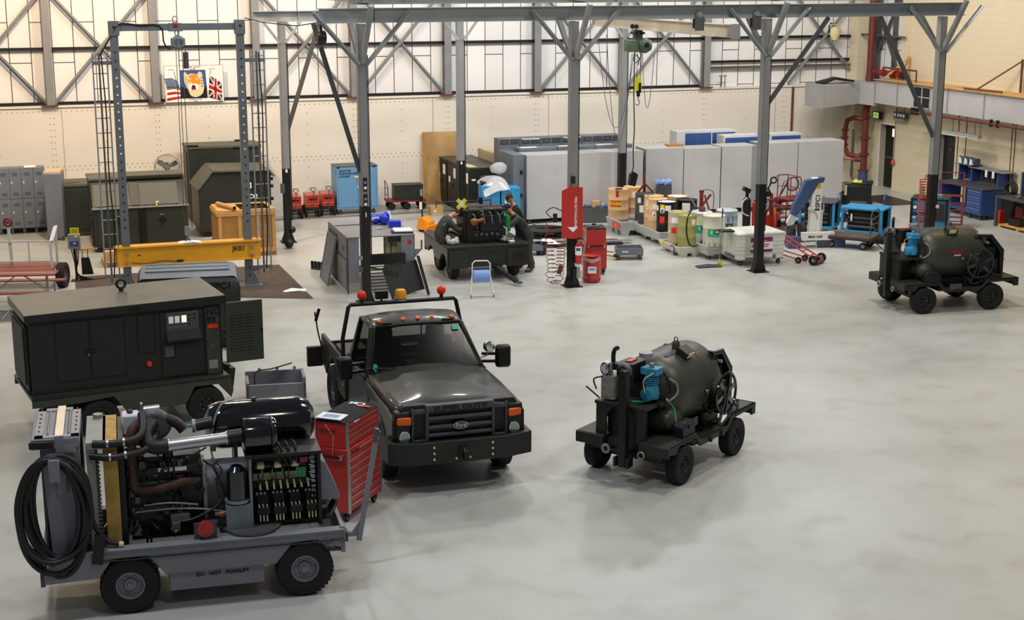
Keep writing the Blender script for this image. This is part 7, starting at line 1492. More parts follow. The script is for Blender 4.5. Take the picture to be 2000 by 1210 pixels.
# ================================================================ around the red sign post
p1 = fp(4.92, 0)
t = thing('hanging_sign', 'tall red fire point sign with white arrow on the front post', 'sign', (p1.x - .02, p1.y - .12), 12)
b = B(); b.prism([(-.25, 1.18), (.25, 1.12), (.24, 2.33), (-.06, 2.35), (-.25, 2.26)], 'y', -.06, -.04, 'red'); b.go('sign_board', t)
b = B(); b.prism([(-.11, 1.42), (.14, 1.42), (.02, 1.30)], 'y', -.066, -.06, 'paper'); b.go('arrow', t)
text(t, 'FIRE EXTINGUISHER', .085, (.05, -.064, 2.12), 'paper', rot=(90, 90, 0), bold=.0005)
t2 = thing('fire_extinguisher', 'red fire extinguisher hung on the post under the red sign', 'fire extinguisher', (p1.x + .14, p1.y - .2), 12)
b = B(); b.lathe([(0, .58), (.07, .58), (.075, .62), (.075, 1.0), (.05, 1.06), (.0, 1.08)], 'red', 18); b.lathe([(.0765, .78), (.0765, .98)], 'paper', 18); b.lathe([(.0768, .88), (.0768, .95)], 'blue', 18, a0=-2.6, a1=-1.2); b.go('cylinder', t2)
b = B(); b.box((0, 0, 1.1), (.05, .05, .05), 'steel'); b.bar((-.05, 0, 1.14), (.1, 0, 1.16), .03, .02, 'black'); b.tube(smooth([(.04, 0, 1.1), (.1, 0, 1.0), (.09, 0, .8)]), .01, 'black', 6); b.bar((-.08, .12, .8), (.0, .0, .8), .03, .03, 'black'); b.go('valve_handle', t2)
o = thing('instruction_tag', 'white papers hung on the post below the fire extinguisher', 'sign', (p1.x + .12, p1.y - .14), 12); b = B(); b.bx(-.06, .05, -.01, .0, .5, .58, 'paper'); b.bx(-.02, .06, -.02, -.01, .22, .48, 'steel'); b.bx(-.1, -.05, -.01, .0, .1, .45, 'black'); b.go('tag', o)
b = B(); pts = []
for i in range(260):
    u = i / 259
    if u < .45: cx_, cz_ = -.46 - .08 * u, 1.55 - 2.6 * u * .5
    elif u < .62: a = (u - .45) / .17 * PI; cx_, cz_ = -.40 - .12 * math.cos(a), .96 - .62 - .0 - .22 * math.sin(a) + .62 * 0
    else: cx_, cz_ = -.28 + .02 * math.sin(u * 9), .34 + (u - .62) * 2.1
    if u < .45: cx_, cz_ = -.50 - .03 * math.sin(u * 10), 1.55 - (1.21) * u / .45
    a = i * 2 * PI / 9.5; pts.append((cx_ + .10 * math.cos(a), -.15 + .10 * math.sin(a), cz_ + .012 * math.sin(a)))
b.tube(pts, .0085, 'red_dark', 5); b.tube(smooth([(-.46, -.1, 1.6), (-.6, -.1, 1.75), (-.45, -.1, 1.86), (-.3, -.05, 1.8), (-.1, 0, 1.7)]), .012, 'black', 6); b.box((-.4, -.1, 1.62), (.1, .08, .2), 'black'); b.box((-.28, -.15, .42), (.1, .06, .2), 'rust', (0, .3, 0))
o = tag(b.go('coiled_air_hose'), 'dark red coiled air hose hanging beside the red sign post', 'hose'); o.location = (p1.x, p1.y, 0)
o = thing('socket_box', 'small dark junction box on the post above the red sign', 'box', (p1.x, p1.y - .12), 12); b = B(); b.bx(-.05, .05, -.04, .03, 2.42, 2.58, 'black'); b.cyl((0, -.02, 2.34), (0, -.02, 2.42), .02, 'steel', 8); b.go('box_body', o)
# mid tool chest, can, gas cylinder
c = G(1186, 533); 
tcm = toolchest('tool_chest', 'red rolling tool chest behind the round red waste can', (1.70, 36.12), -84, .62, .52, .80, 6, .30, 4, hs=1)
b = B(); b.bx(.03, .6, .03, .5, 1.10, 1.13, 'black'); b.go('tray_top', tcm)
o = thing('hand_tools', 'a few loose tools lying on top of the smaller red tool chest', 'tool', (1.78, 35.8, 1.131), 0); b = B(); b.cyl((.05, -.1, .02), (.35, .05, .02), .015, 'steel', 6); b.box((.2, .1, .03), (.1, .06, .05), 'black'); b.box((.1, 0, .03), (.06, .1, .04), 'steel', (0, 0, .5)); b.go('tool', o)
c = G(1156, 553)
t = thing('waste_can', 'round red oily waste can with sloped lid beside the red sign post', 'waste can', (c.x, c.y + .2), 0)
b = B(); b.lathe([(0, .02), (.20, .02), (.215, .06), (.215, .12), (.205, .13), (.22, .56), (.225, .57), (.225, .60), (.21, .60)], 'red', 28); b.go('can_body', t)
b = B()
for k in range(10): a = 2 * PI * k / 10; b.cyl((.215 * math.cos(a), .215 * math.sin(a), .07), (.2185 * math.cos(a), .2185 * math.sin(a), .07), .018, 'black', 8)
b.go('vent_hole', t)
b = B(); b.X = Matrix.Rotation(R(-5), 4, 'X'); b.lathe([(0, .66), (.10, .655), (.235, .62), (.24, .60), (.23, .59)], 'red', 28); b.box((.2, .1, .62), (.12, .1, .04), 'red_dark'); b.go('lid', t)
b = B(); b.loft([[(.226 * math.cos(a), .226 * math.sin(a), z - .03 * math.sin(a * 3)) for a in [R(200 + 14 * k) for k in range(10)]] for z in (.60, .52)], 'film'); b.go('liner', t)
b = B(); b.box((.0, -.219, .32), (.2, .012, .16), 'paper'); b.box((0, -.226, .34), (.14, .004, .05), 'towel_blue'); b.go('label', t)
c = G(1122, 497)
t = thing('gas_cylinder', 'green gas cylinder on a small trolley left of the smaller red tool chest', 'gas cylinder', (c.x, c.y + .15), 0)
b = B(); b.lathe([(0, .08), (.2, .1), (.22, .16), (.22, .74), (.16, .86), (.06, .9), (0, .9)], 'green', 22); b.lathe([(.225, .84), (.2, .92), (.0, .98)], 'black', 16); b.go('cylinder', t); b = B(); b.cyl((.12, -.24, .1), (.18, -.24, .1), .1, 'rubber', 18); b.cyl((.11, -.24, .1), (.19, -.24, .1), .05, 'steel', 14); b.bar((.1, -.2, .1), (-.2, -.2, .12), .04, .04, 'green'); b.go('wheel', t)
# floor clutter
c = G(1057, 497)
t = thing('bucket', 'black plastic bucket on the floor between the work cart and the red sign', 'bucket', (c.x, c.y), 0); b = B(); b.lathe([(0, 0), (.12, 0), (.155, .30), (.165, .30), (.165, .32), (.15, .32), (.115, .02), (0, .02)], 'black', 22); b.go('bucket_body', t); b = B(); b.tube([(-.16, 0, .28), (-.1, -.12, .22), (.1, -.12, .22), (.16, 0, .28)], .006, 'steel', 5); b.go('handle', t)
c = G(1067, 462)
b = B()
for k in range(10): b.ring((rn.uniform(-.2, .2), rn.uniform(-.15, .15), .05 + .022 * k), rn.uniform(.45, .62) , .035, 'hose', 'z', 26, 6, rn.uniform(.55, .7))
for k in range(14): b.tube(smooth([(rn.uniform(-.6, .6), rn.uniform(-.4, .4), .1), (rn.uniform(-.6, .6), rn.uniform(-.4, .4), .26), (rn.uniform(-.6, .6), rn.uniform(-.4, .4), .1)]), .03, 'black', 6)
tag(b.go('hose_pile'), 'heap of black ribbed hose on the floor behind the black bucket', 'hose').location = (c.x, c.y, 0)
c = G(1075, 483)
t = thing('white_sheet', 'white paper sheets lying on flat boards beside the black bucket', 'paper', (c.x, c.y, .1), 15); b = B(); b.loft([[(-.25, -.1, .02), (-.2, .15, .12)], [(0, -.14, .01), (.05, .15, .1)], [(.25, -.15, .0), (.25, .05, .0)]], 'paper'); o = b.go('sheet', t); s_ = o.modifiers.new('s', 'SOLIDIFY'); s_.thickness = .006
t = thing('flat_boards', 'flat grey boards and strips on the floor behind the smaller red tool chest', 'board', (c.x - .3, c.y - .05), 12); b = B()
for k in range(3): b.bx(-.1, 2.3, k * .22, k * .22 + .16, .0, .06, 'steel' if k % 2 else 'black')
b.bx(-.1, 2.6, .1, .3, .06, .09, 'alu'); b.go('board', t)
c = G(1028, 500)
t = thing('crate_dolly', 'small grey wheeled tray beside the work cart right side', 'tray', (c.x + .05, c.y), 10)
def dolly(t, w_, d):
    b = B()
    b.bx(0, w_, 0, .02, .12, .30, 'locker_grey'); b.bx(0, w_, d - .02, d, .12, .30, 'locker_grey'); b.bx(0, .02, 0, d, .12, .30, 'locker_grey'); b.bx(w_ - .02, w_, 0, d, .12, .30, 'locker_grey'); b.bx(0, w_, 0, d, .12, .14, 'locker_grey'); b.go('tray_body', t, .004)
    for x in (.06, w_ - .06):
        for y_ in (.05, d - .05): caster(t, x, y_, .045, .025, .12)
dolly(t, .4, .5)
c = G(1204, 508)
t = thing('crate_dolly', 'open grey wheeled tray on the open floor right of the smaller red tool chest', 'tray', (c.x, c.y), 2); dolly(t, .68, .55)
b = B(); b.bx(.14, .3, -.004, 0, .2, .23, 'paper'); b.go('label', t)
t = thing('folding_ladder', 'pair of yellow-brown rails lying on the floor behind the grey wheeled tray', 'ladder', (c.x, c.y), 0); b = B()
for k in range(2): b.bar((-.75, .55 - k * .28, .10), (0.0, .3 - k * .28, .04), .04, .03, 'ivory' if k else 'wood')
b.bar((-.75, .6, .16), (-.05, .38, .14), .03, .03, 'wood'); b.cyl((-.02, .05, .05), (-.02, .4, .05), .04, 'black', 8); b.go('rail', t)
c = G(1120, 436)
t = thing('cardboard_box', 'small tan cardboard box among bags behind the smaller red tool chest', 'box', (c.x + .55, c.y + .1, .45), 5); b = B(); b.bx(0, .22, 0, .2, 0, .18, 'card'); b.go('box_body', t)
t = thing('parts_heap', 'low heap of dark packs and blue bags behind the smaller red tool chest', 'bag', (c.x, c.y), 5); b = B(); b.bx(-.1, 1.1, 0, .5, 0, .44, 'steel_dark')
for k in range(12): b.sph((rn.uniform(0, 1), rn.uniform(.05, .45), .46), rn.uniform(.05, .1), ['blue_dark', 'film', 'grey_dark'][k % 3], 8, 6)
b.go('pack', t)
# plastic covered wire rack
c = G(1140, 428)
t = thing('wire_rack', 'tall grey wire shelf rack behind the round-tipped black pendant control', 'rack', (c.x, c.y), WA - 12)
W_, h = .72, 1.02; b = B()
for x in (.25, W_):
    for y_ in (0, .5): b.cyl((x, y_, .05), (x, y_, h), .014, 'steel_dark', 6)
for k in range(6):
    z = .18 + k * .16
    for y_ in (0, .5): b.cyl((.25, y_, z), (W_, y_, z), .008, 'steel_dark', 5)
    for x in (.25, W_): b.cyl((x, 0, z), (x, .5, z), .008, 'steel_dark', 5)
    b.bx(.26, W_ - .01, .01, .49, z, z + .012, 'steel')
    if k % 2 == 0: b.bx(.3, W_ - .06, -.01, .0, z + .01, z + .05, 'grey_dark')
b.tube([(.25, 0, h), (.3, .0, h + .05), (W_, .0, h - .02)], .014, 'steel_dark', 6); b.go('rack_frame', t)
secs = [[wr((.02 + .06 * j, -.04 + .02 * math.sin(j * 2), 1.05 - .2 * i), .018) for j in range(6)] for i in range(6)]
o = drape('plastic_sheet', 'clear plastic sheet hanging over the left side of the wire rack', secs); place(o, c, WA - 12, .02)
# ================================================================ long row of pale grey cabinets
c = G(1029, 438)
rowf = lambda s_, y=0: (c_row.x + s_ * math.cos(R(WA)) - y * math.sin(R(WA)), c_row.y + s_ * math.sin(R(WA)) + y * math.cos(R(WA)))
c_row = c.copy()
edges_ = [(0, 1.55, 'at the left end, with castors showing', 0), (1.57, 3.62, 'second from the left, behind the wire rack', 0), (3.72, 4.92, 'third from the left, behind the red stand on the drums', .04), (4.95, 6.15, 'fourth from the left, behind the black drums', .0), (6.19, 7.35, 'fifth from the left, with darker grey right edge', .02), (7.52, 8.75, 'sixth from the left, right of the spill kit post', .06), (8.78, 10.35, 'at the right end of the row', .06)]
for i, (s0_, s1_, lb, dz) in enumerate(edges_):
    t = thing('storage_cabinet', 'tall plain pale grey cabinet ' + lb, 'cabinet', rowf(s0_), WA, 'long row of pale grey cabinets')
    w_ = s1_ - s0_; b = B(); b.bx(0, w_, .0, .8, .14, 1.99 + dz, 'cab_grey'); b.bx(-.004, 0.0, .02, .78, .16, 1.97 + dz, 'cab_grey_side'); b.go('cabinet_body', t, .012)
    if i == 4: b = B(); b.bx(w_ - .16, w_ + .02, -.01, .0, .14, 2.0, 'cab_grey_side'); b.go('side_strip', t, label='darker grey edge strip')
    for x in (.1, w_ - .1): caster(t, x, .08, .06, .03, .14); caster(t, x, .7, .06, .03, .14)
t = thing('tall_locker', 'dark grey steel locker with black latches left of the pale cabinet row', 'locker', rowf(-.36, .15), WA)
b = B(); b.bx(0, .34, 0, 1.4, .05, 2.0, 'locker_grey'); b.go('locker_body', t, .008); b = B(); b.bx(.2, .27, -.03, 0, 1.45, 1.55, 'black'); b.bx(.2, .27, -.03, 0, .78, .88, 'black'); b.go('latch', t)
for i in range(6):
    t = thing('drawer_cabinet', ['leftmost', 'second', 'third', 'fourth', 'fifth', 'sixth'][i] + ' of the dark grey locker tops showing behind the pale cabinets', 'cabinet', rowf(-.25 + i * .66, 1.75), WA, 'dark grey cabinets behind the pale row')
    b = B(); b.bx(0, .64, 0, .5, 0, 2.28, 'locker_grey'); b.go('cabinet_body', t, .008); b = B(); b.bx(.03, .3, -.01, 0, 2.12, 2.26, 'grey_dark'); b.bx(.34, .61, -.01, 0, 2.12, 2.26, 'grey_dark'); b.bx(.12, .2, -.012, -.01, 2.18, 2.2, 'steel'); b.go('drawer_front', t)
    if i in (1, 3): b = B(); b.bx(.05, .6, -.014, -.01, 2.24, 2.27, 'paper'); b.go('label_strip', t)
for i in range(3):
    t = thing('drawer_cabinet', ['left', 'middle', 'right'][i] + ' one of the long grey cabinet tops directly behind the pale cabinets', 'cabinet', rowf(.1 + i * 1.2, .95), WA, 'long grey cabinets behind the pale row'); b = B(); b.bx(0, 1.18, 0, .5, 0, 2.08, 'locker_grey'); b.go('cabinet_body', t, .008); b = B(); b.bx(.1, .6, .1, .3, 2.081, 2.085, 'paper'); b.go('paper_strip', t)
for i, (s_, w_, h, y_, lb) in enumerate(((5.3, 1.2, 2.36, 1.3, 'light grey cabinet with two blue doors, left one above the pale cabinets'), (6.52, .95, 2.32, 1.6, 'light grey cabinet with blue doors, behind the spill kit post'), (6.72, 1.25, 2.22, .95, 'lower light grey cabinet with a narrow blue door band, right of the spill kit post'), (8.4, 1.1, 2.2, 1.1, 'blue and grey cabinet top at the right end of the cabinet row'))):
    t = thing('blue_door_cabinet', lb, 'cabinet', rowf(s_, y_), WA, 'grey cabinets with blue doors'); b = B(); b.bx(0, w_, 0, .5, 0, h, 'white_paint'); b.go('cabinet_body', t, .006)
    for k in range(2):
        b = B(); x0 = .28 if i == 0 else .04; ww = (w_ - x0 - .04) / 2; b.bx(x0 + k * ww + .005, x0 + (k + 1) * ww - .005, -.012, 0, .2, h - .07, 'blue'); b.go('door', t)
t = thing('wooden_tray', 'small wooden tray lying on top of the pale cabinets', 'tray', (*rowf(4.6, .35), 2.035), WA); b = B(); b.bx(0, .5, 0, .3, 0, .05, 'wood'); b.go('tray', t)
# ================================================================ drums on spill pallets
def frame_pt(cx, cy, rz, x, y): a = R(rz); return (cx + x * math.cos(a) - y * math.sin(a), cy + x * math.sin(a) + y * math.cos(a))
def pallet(label, c, L_, Wd, h, m='pallet_grey', lz=0.0, rz=-71, feet=3):
    """corner nearest the camera at local (0,0); length runs away"""
    t = thing('spill_pallet', label, 'spill pallet', (c[0], c[1], 0), rz + 180, 'grey plastic spill pallets'); b = B()
    z0 = h * .42
    def rg(e, z): return [(e, -e * 0 - Wd + e, z), (L_ - e, -Wd + e, z), (L_ - e, -e, z), (e, -e, z)]
    # outer tapering wall, rim, sunken deck
    b.loft([rg(.05, z0), rg(.0, h)], m, True); b.loft([rg(.0, h), rg(.0, h + .03), rg(.035, h + .03), rg(.045, h - .06)], m, True); b.prism([(.045, -Wd + .045), (L_ - .045, -Wd + .045), (L_ - .045, -.045), (.045, -.045)], 'z', h - .09, h - .06, 'grey_dark'); b.prism([(.05, -Wd + .05), (L_ - .05, -Wd + .05), (L_ - .05, -.05), (.05, -.05)], 'z', z0 - .01, z0 + .01, m)
    b.go('basin', t, .006)
    for i in range(feet):
        for y_ in (-Wd + .18, -.18):
            x = .16 + i * (L_ - .32) / (feet - 1); b = B(); b.loft([[(x - .12, y_ - .12, z0 + .06), (x + .12, y_ - .12, z0 + .06), (x + .12, y_ + .12, z0 + .06), (x - .12, y_ + .12, z0 + .06)], [(x - .08, y_ - .08, lz), (x + .08, y_ - .08, lz), (x + .08, y_ + .08, lz), (x - .08, y_ + .08, lz)]], m, True, True); b.go('foot', t)
    if lz > 0:
        for x in (.15, L_ - .15):
            for y_ in (-Wd + .15, -.15): caster(t, x, y_, lz * .5, .04, lz, rz=40)
    return t
# pallets: near corner positions (where the long and short sides meet)
pE = G(1180 + 1205 / 6.05, 340 + 850 / 6.05, .37); pD = G(1180 + 885 / 6.05, 340 + 865 / 6.05, .27); pC = G(1180 + 650 / 6.05, 340 + 690 / 6.05, .37); pB = G(1180 + 430 / 6.05, 340 + 598 / 6.05, .37); pA = G(1180 + 200 / 6.05, 340 + 570 / 6.05, .40)
pallet('grey wheeled spill pallet under the white plastic drums, nearest the spill kit bin', pE, 1.15, 1.15, .34, lz=.1)
pallet('low white spill pallet with pink label under the two olive drums', pD, 1.25, .68, .24, 'poly_cream')
pallet('grey spill pallet under the peach and black drums', pC, 1.3, 1.25, .34, lz=.06)
pallet('grey spill pallet under the dark grey drum', pB, 1.25, .8, .34, lz=.08) if False else None
t = pallet('grey spill pallet with orange label under the peach drum lettered WARM', pA, 1.1, 1.0, .38)
b = B(); b.bx(.1, .62, .0, .008, .2, .36, 'red_lamp'); b.prism([(.3, .23), (.42, .23), (.36, .33)], 'y', .008, .012, 'yellow'); o = b.go('hazard_label', t, label='orange hazard label')
tD = [o for o in bpy.data.objects if o.get('label', '').startswith('low white spill')][0]
b = B(); b.bx(.3, .5, .0, .01, .08, .26, 'magenta'); b.bx(.33, .47, .01, .013, .12, .22, 'poly_white'); b.bx(1.0, 1.15, .0, .01, .16, .24, 'yellow_bright'); b.go('pink_label', tD, label='pink label')
pallet('grey wheeled spill pallet under the dark grey drum behind the others', pB, .85, 1.15, .34, lz=.08)
def drum(label, px, py, m, z=.30, r=.27, h=.82, steel=True, top=None, rz=0):
    c = G(px, py, z); t = thing('drum', label, 'drum', (c.x, c.y, z), rz, 'drums on the spill pallets')
    if steel:
        pr = [(0, 0), (r, 0), (r + .006, .012), (r, .03)]
        for q in (.33, .66): pr += [(r, h * q - .02), (r + .01, h * q), (r, h * q + .02)]
        pr += [(r, h - .03), (r + .006, h - .012), (r + .004, h), (r - .012, h), (r - .016, h - .015)]
        b = B(); b.lathe(pr, m, 32); b.go('drum_body', t, 0, 60); b = B(); b.lathe([(0, h - .015), (r - .014, h - .015)], top or m, 32); b.cyl((.14, .05, h - .015), (.14, .05, h), .03, top or m, 12); b.cyl((-.15, 0, h - .015), (-.15, 0, h - .002), .02, 'steel', 10); b.go('lid', t)
    else:
        b = B(); b.lathe([(0, 0), (r - .03, 0), (r - .01, .03), (r, .08), (r, h * .6), (r + .006, h * .6 + .01), (r, h * .6 + .02), (r - .005, h - .06), (r + .006, h - .05), (r + .006, h - .02), (r - .02, h), (0, h - .005)], m, 32); b.cyl((.14, 0, h - .01), (.14, 0, h + .012), .035, m, 12); b.go('drum_body', t, 0, 50)
    return t, r, h
def wrap(t, r, a, da, z0, z1, m, name='label', k=6, e=.004, lb=None):
    """label wrapped on a drum; a = direction in degrees, -90 faces the camera"""
    b = B(); b.loft([[((r + e) * math.cos(R(a - da / 2 + da * i / k)), (r + e) * math.sin(R(a - da / 2 + da * i / k)), z) for i in range(k + 1)] for z in (z0, z1)], m); return b.go(name, t)
def wraptext(t, s, r, a, z, size, m, bold=.002):
    o = text(t, s, size, (0, 0, 0), m, rot=(90, 0, 0), align='CENTER', bold=bold)
    for v in o.data.vertices:
        th = R(a) + v.co.x / r; rr = r + .008 - v.co.y * .3; v.co = Vector((rr * math.cos(th), rr * math.sin(th), v.co.z + z))
    return o
t, r, h = drum('peach drum with red and yellow WARM label, leftmost of the drums', 1207, 427, 'tan_drum', .3, .285, .86)
wrap(t, r, -112, 62, .38, .57, 'red_lamp'); wraptext(t, 'WARM', r, -112, .425, .13, 'yellow_bright', .003); wrap(t, r, -100, 16, .66, .86, 'red'); b = B(); b.box((.0, -.1, .87), (.2, .08, .04), 'grey_dark'); b.go('tool_on_lid', t)
t, r, h = drum('peach drum half hidden behind the WARM drum', 1236, 422, 'tan_drum', .3, .275, .86); wrap(t, r, -80, 40, .56, .74, 'paper')
t, r, h = drum('dark grey drum with white labels, behind the peach drums', 1259, 437, 'grey_dark', .3, .275, .86); wrap(t, r, -130, 22, .62, .76, 'paper'); wrap(t, r, -115, 26, .36, .56, 'paper'); wrap(t, r, -84, 22, .4, .54, 'tan_drum')
t, r, h = drum('peach drum right of the dark grey drum, rear of the peach pair', 1276, 442, 'tan_drum', .3, .265, .86); wrap(t, r, -125, 36, .5, .76, 'paper')
t, r, h = drum('peach drum in front of the peach pair, with small label', 1284, 447, 'tan_drum', .3, .265, .84); wrap(t, r, -105, 38, .58, .72, 'paper'); wrap(t, r, -118, 22, .36, .52, 'paper'); wraptext(t, '8', r, -116, .39, .08, 'black')
t, r, h = drum('black drum with yellow and orange labels, front of the black pair', 1301, 453, 'black', .3, .265, .84, top='white'); wrap(t, r, -88, 34, .62, .76, 'paper'); wrap(t, r, -122, 26, .68, .78, 'yellow_bright'); wrap(t, r, -122, 28, .54, .68, 'paper'); wrap(t, r, -122, 18, .57, .65, 'blue'); wrap(t, r, -122, 30, .26, .46, 'red_lamp'); wrap(t, r, -160, 20, .6, .74, 'paper')
t, r, h = drum('cream drum with white lid behind the black drums', 1322, 441, 'tan_drum', .3, .275, .84, top='white')
t, r, h = drum('black drum with large white label, rear of the black pair', 1340, 449, 'black', .3, .28, .84); wrap(t, r, -100, 44, .5, .78, 'paper'); wrap(t, r, -60, 20, .56, .72, 'grey_dark')
t, r, h = drum('tan and olive drum with orange hazard label on the low white pallet', 1323, 474, 'cream', .22, .255, .83, top='olive_drum'); wrap(t, r, -112, 46, .56, .70, 'paper'); wrap(t, r, -120, 34, .28, .44, 'red_lamp'); b = B(); b.box((-.08, -.27, .1), (.1, .03, .18), 'ivory', (0, .5, 0)); b.go('tape_patch', t)
t, r, h = drum('olive green drum, front one on the low white pallet', 1342, 481, 'olive_drum', .22, .25, .83); wrap(t, r, -60, 24, .6, .74, 'paper')
def polylabel(t, r):
    wrap(t, r, -98, 62, .30, .50, 'teal_label'); wrap(t, r, -80, 30, .38, .48, 'black'); wrap(t, r, -80, 20, .41, .425, 'paper', e=.006); wrap(t, r, -80, 20, .44, .455, 'paper', e=.006); wrap(t, r, -108, 8, .38, .46, 'yellow_bright')
t, r, h = drum('white plastic drum with hand pump and yellow tag, left of the plastic drums', 1369, 474, 'poly_white', .3, .275, .83, False); polylabel(t, r); wrap(t, r, -112, 14, .56, .7, 'yellow_bright')
t, r, h = drum('cream plastic drum with green label, front of the plastic drums', 1393, 482, 'poly_cream', .3, .28, .84, False); polylabel(t, r); wrap(t, r + .0, -90, 180, .03, .15, 'steel', 'liquid_level')
t, r, h = drum('bluish white plastic drum beside the spill kit bin', 1418, 470, 'poly_white', .3, .275, .83, False); polylabel(t, r); wrap(t, r, -90, 170, .52, .68, 'towel_blue', 'liquid_level')
# stand, pump and trolley pieces on the drums
c = G(1258, 437, .3); zt = .3 + .865
t = thing('axle_stand', 'red inverted Y steel stand on top of the dark grey drum', 'stand', (c.x, c.y, zt), 10); b = B(); b.bar((-.2, 0, .02), (.0, 0, .26), .05, .05, 'red_dark'); b.bar((.22, -.06, .02), (.0, 0, .26), .05, .05, 'red_dark'); b.bar((.05, .2, .02), (0, 0, .26), .05, .05, 'red_dark'); b.cyl((0, 0, .24), (-.04, 0, .5), .032, 'red_dark', 10); b.go('stand_frame', t, .004)
c = G(1282, 420); t = thing('hand_truck', 'blue tubular hand truck handle standing behind the drums', 'hand truck', (c.x, c.y), 10); b = B(); b.tube([(-.15, 0, .1), (-.15, .05, 1.3), (-.1, .05, 1.38), (.12, .05, 1.38), (.17, .05, 1.3), (.17, 0, .1)], .018, 'blue_dark', 8); b.cyl((-.15, .04, 1.05), (.17, .04, 1.05), .014, 'blue_dark', 8); b.bx(-.18, .2, -.2, 0, .0, .03, 'blue_dark'); b.go('frame', t)
c = G(1290, 428); t = thing('blue_rags', 'pale blue rags behind the peach drums', 'rag', (c.x, c.y + .1), 0); b = B(); b.bx(-.1, .32, 0, .3, 0, 1.02, 'grey_dark'); b.go('stand', t); b = B()
for k in range(7): b.box((.03 + rn.uniform(-.1, .2), .1, 1.05 + rn.uniform(0, .05)), (.2, .16, .05), 'towel_blue', (rn.uniform(-.5, .5), rn.uniform(-.5, .5), rn.uniform(0, 3)))
b.go('rag', t)
c = G(1366, 474, .3); zt = .3 + .84
t = thing('drum_pump', 'red hand pump with black hose standing on the white plastic drum', 'pump', (c.x, c.y, zt), 0); b = B(); b.cyl((.02, 0, 0), (.02, 0, .5), .05, 'red_dark', 12); b.bar((.02, 0, .1), (.26, .0, .42), .06, .05, 'red_dark'); b.bar((.1, 0, .4), (.22, 0, .04), .05, .04, 'red_dark'); b.box((.02, 0, .5), (.12, .08, .05), 'red_dark'); b.sph((.04, -.05, .04), .09, 'rust', 10, 7); b.go('pump_body', t)
b = B(); b.tube(smooth([(.02, -.02, .52), (.12, -.02, .54), (.3, 0, .5), (.34, .02, .3), (.34, .1, 0)]), .012, 'steel_dark', 6); b.cyl((-.12, -.02, .1), (-.26, 0, .34), .018, 'steel', 8); b.go('pump_handle', t)
b = B(); b.tube(smooth([(-.05, -.05, .08), (-.25, -.25, .05), (-.36, -.32, -.15), (-.38, -.34, -.5), (-.30, -.36, -.8), (-.16, -.38, -.86), (.0, -.36, -.75), (.1, -.34, -.5)]), .018, 'hose', 8); b.go('pump_hose', t)
# spill kit bin
bl = G(1441.5, 520)
t = thing('spill_kit_bin', 'white ribbed plastic bin on castors labelled SPILL KIT behind the post', 'bin', (bl.x, bl.y), 18)
W_, D_, h0, h = 1.24, 1.02, .13, .76; b = B(); b.bx(0, W_, 0, D_, h0 + .12, h, 'bin_white')
for k in range(5): z = .3 + k * .095; b.bx(-.012, W_ + .012, -.012, D_ + .012, z, z + .02, 'bin_white')
for k in range(9): x = .02 + k * (W_ - .06) / 8; b.bx(x, x + .025, -.012, D_ + .012, h0 + .12, h, 'bin_white'); y_ = .02 + k * (D_ - .06) / 8; b.bx(-.012, W_ + .012, y_, y_ + .025, h0 + .12, h, 'bin_white')
b.go('bin_body', t); b = B(); b.bx(-.03, W_ + .03, -.03, D_ + .03, h, h + .045, 'bin_white'); b.bx(.05, W_ - .05, .05, D_ - .05, h + .045, h + .055, 'bin_white'); b.go('lid', t, .012)
for x in (.0, W_ - .2):
    for y_ in (0, D_ - .2): b = B(); b.bx(x, x + .2, y_, y_ + .2, h0, h0 + .14, 'bin_white'); b.go('foot', t, .01)
b = B(); b.bx(0, W_, .0, .05, h0 + .0, h0 + .03, 'steel'); b.bx(0, W_, D_ - .05, D_, h0 - .0, h0 + .03, 'steel'); b.bx(0, .05, 0, D_, h0, h0 + .03, 'steel'); b.go('dolly_frame', t)
for x in (.1, W_ - .1):
    for y_ in (.08, D_ - .08): caster(t, x, y_, .055, .035, h0)
b = B(); b.bx(.32, .92, -.02, -.013, .33, .70, 'magenta'); b.bx(.32, .92, -.023, -.02, .40, .58, 'paper'); o = b.go('label', t)
b = B()
for k in range(12):
    for z in (.345, .64): b.put([(.34 + k * .048, -.024, z), (.36 + k * .048, -.024, z), (.385 + k * .048, -.024, z + .045), (.365 + k * .048, -.024, z + .045)], [(0, 1, 2, 3)], 'black')
b.go('hazard_stripe', o)
q_ = text(t, 'SPILL KIT', .12, (.345, -.026, .45), 'magenta', bold=.004); text(t, 'OIL AND CHEMICAL', .035, (.44, -.026, .60), 'paper')
c = G(1418, 452, .81); o = thing('black_tray', 'small black tray on the lid of the spill kit bin', 'tray', (c.x, c.y, .816), 12); b = B(); b.box((0, 0, .02), (.36, .3, .04), 'black'); b.go('tray_body', o, .01)
c = G(1405, 518)
t = thing('floor_squeegee', 'yellow floor scraper with long grey handle leaning beside the bin', 'squeegee', (c.x, c.y), 0); b = B(); b.cyl((0, 0, .1), (.05, .05, 1.42), .012, 'steel', 8); b.cyl((.043, .043, 1.2), (.05, .05, 1.42), .016, 'black', 8); b.go('handle', t); b = B(); b.prism([(-.08, 0), (.09, 0), (.08, .06), (.03, .1), (.02, .16), (-.02, .16), (-.03, .1), (-.07, .06)], 'y', -.02, .02, 'yellow_bright'); b.go('head', t)
c = G(1385, 521); o = thing('floor_mop', 'flat grey mop head lying on the floor beside the yellow scraper', 'mop', (c.x, c.y), 15); b = B()
for k in range(14): b.tube([(-.3 + rn.uniform(-.05, .05), -.1 + k * .016, .02), (0, -.1 + k * .017 + rn.uniform(-.02, .02), .04), (.28 + rn.uniform(-.05, .05), -.12 + k * .018, .02)], .018, 'grey_dark' if k % 2 else 'steel_dark', 5)
b.go('mop_head', o)
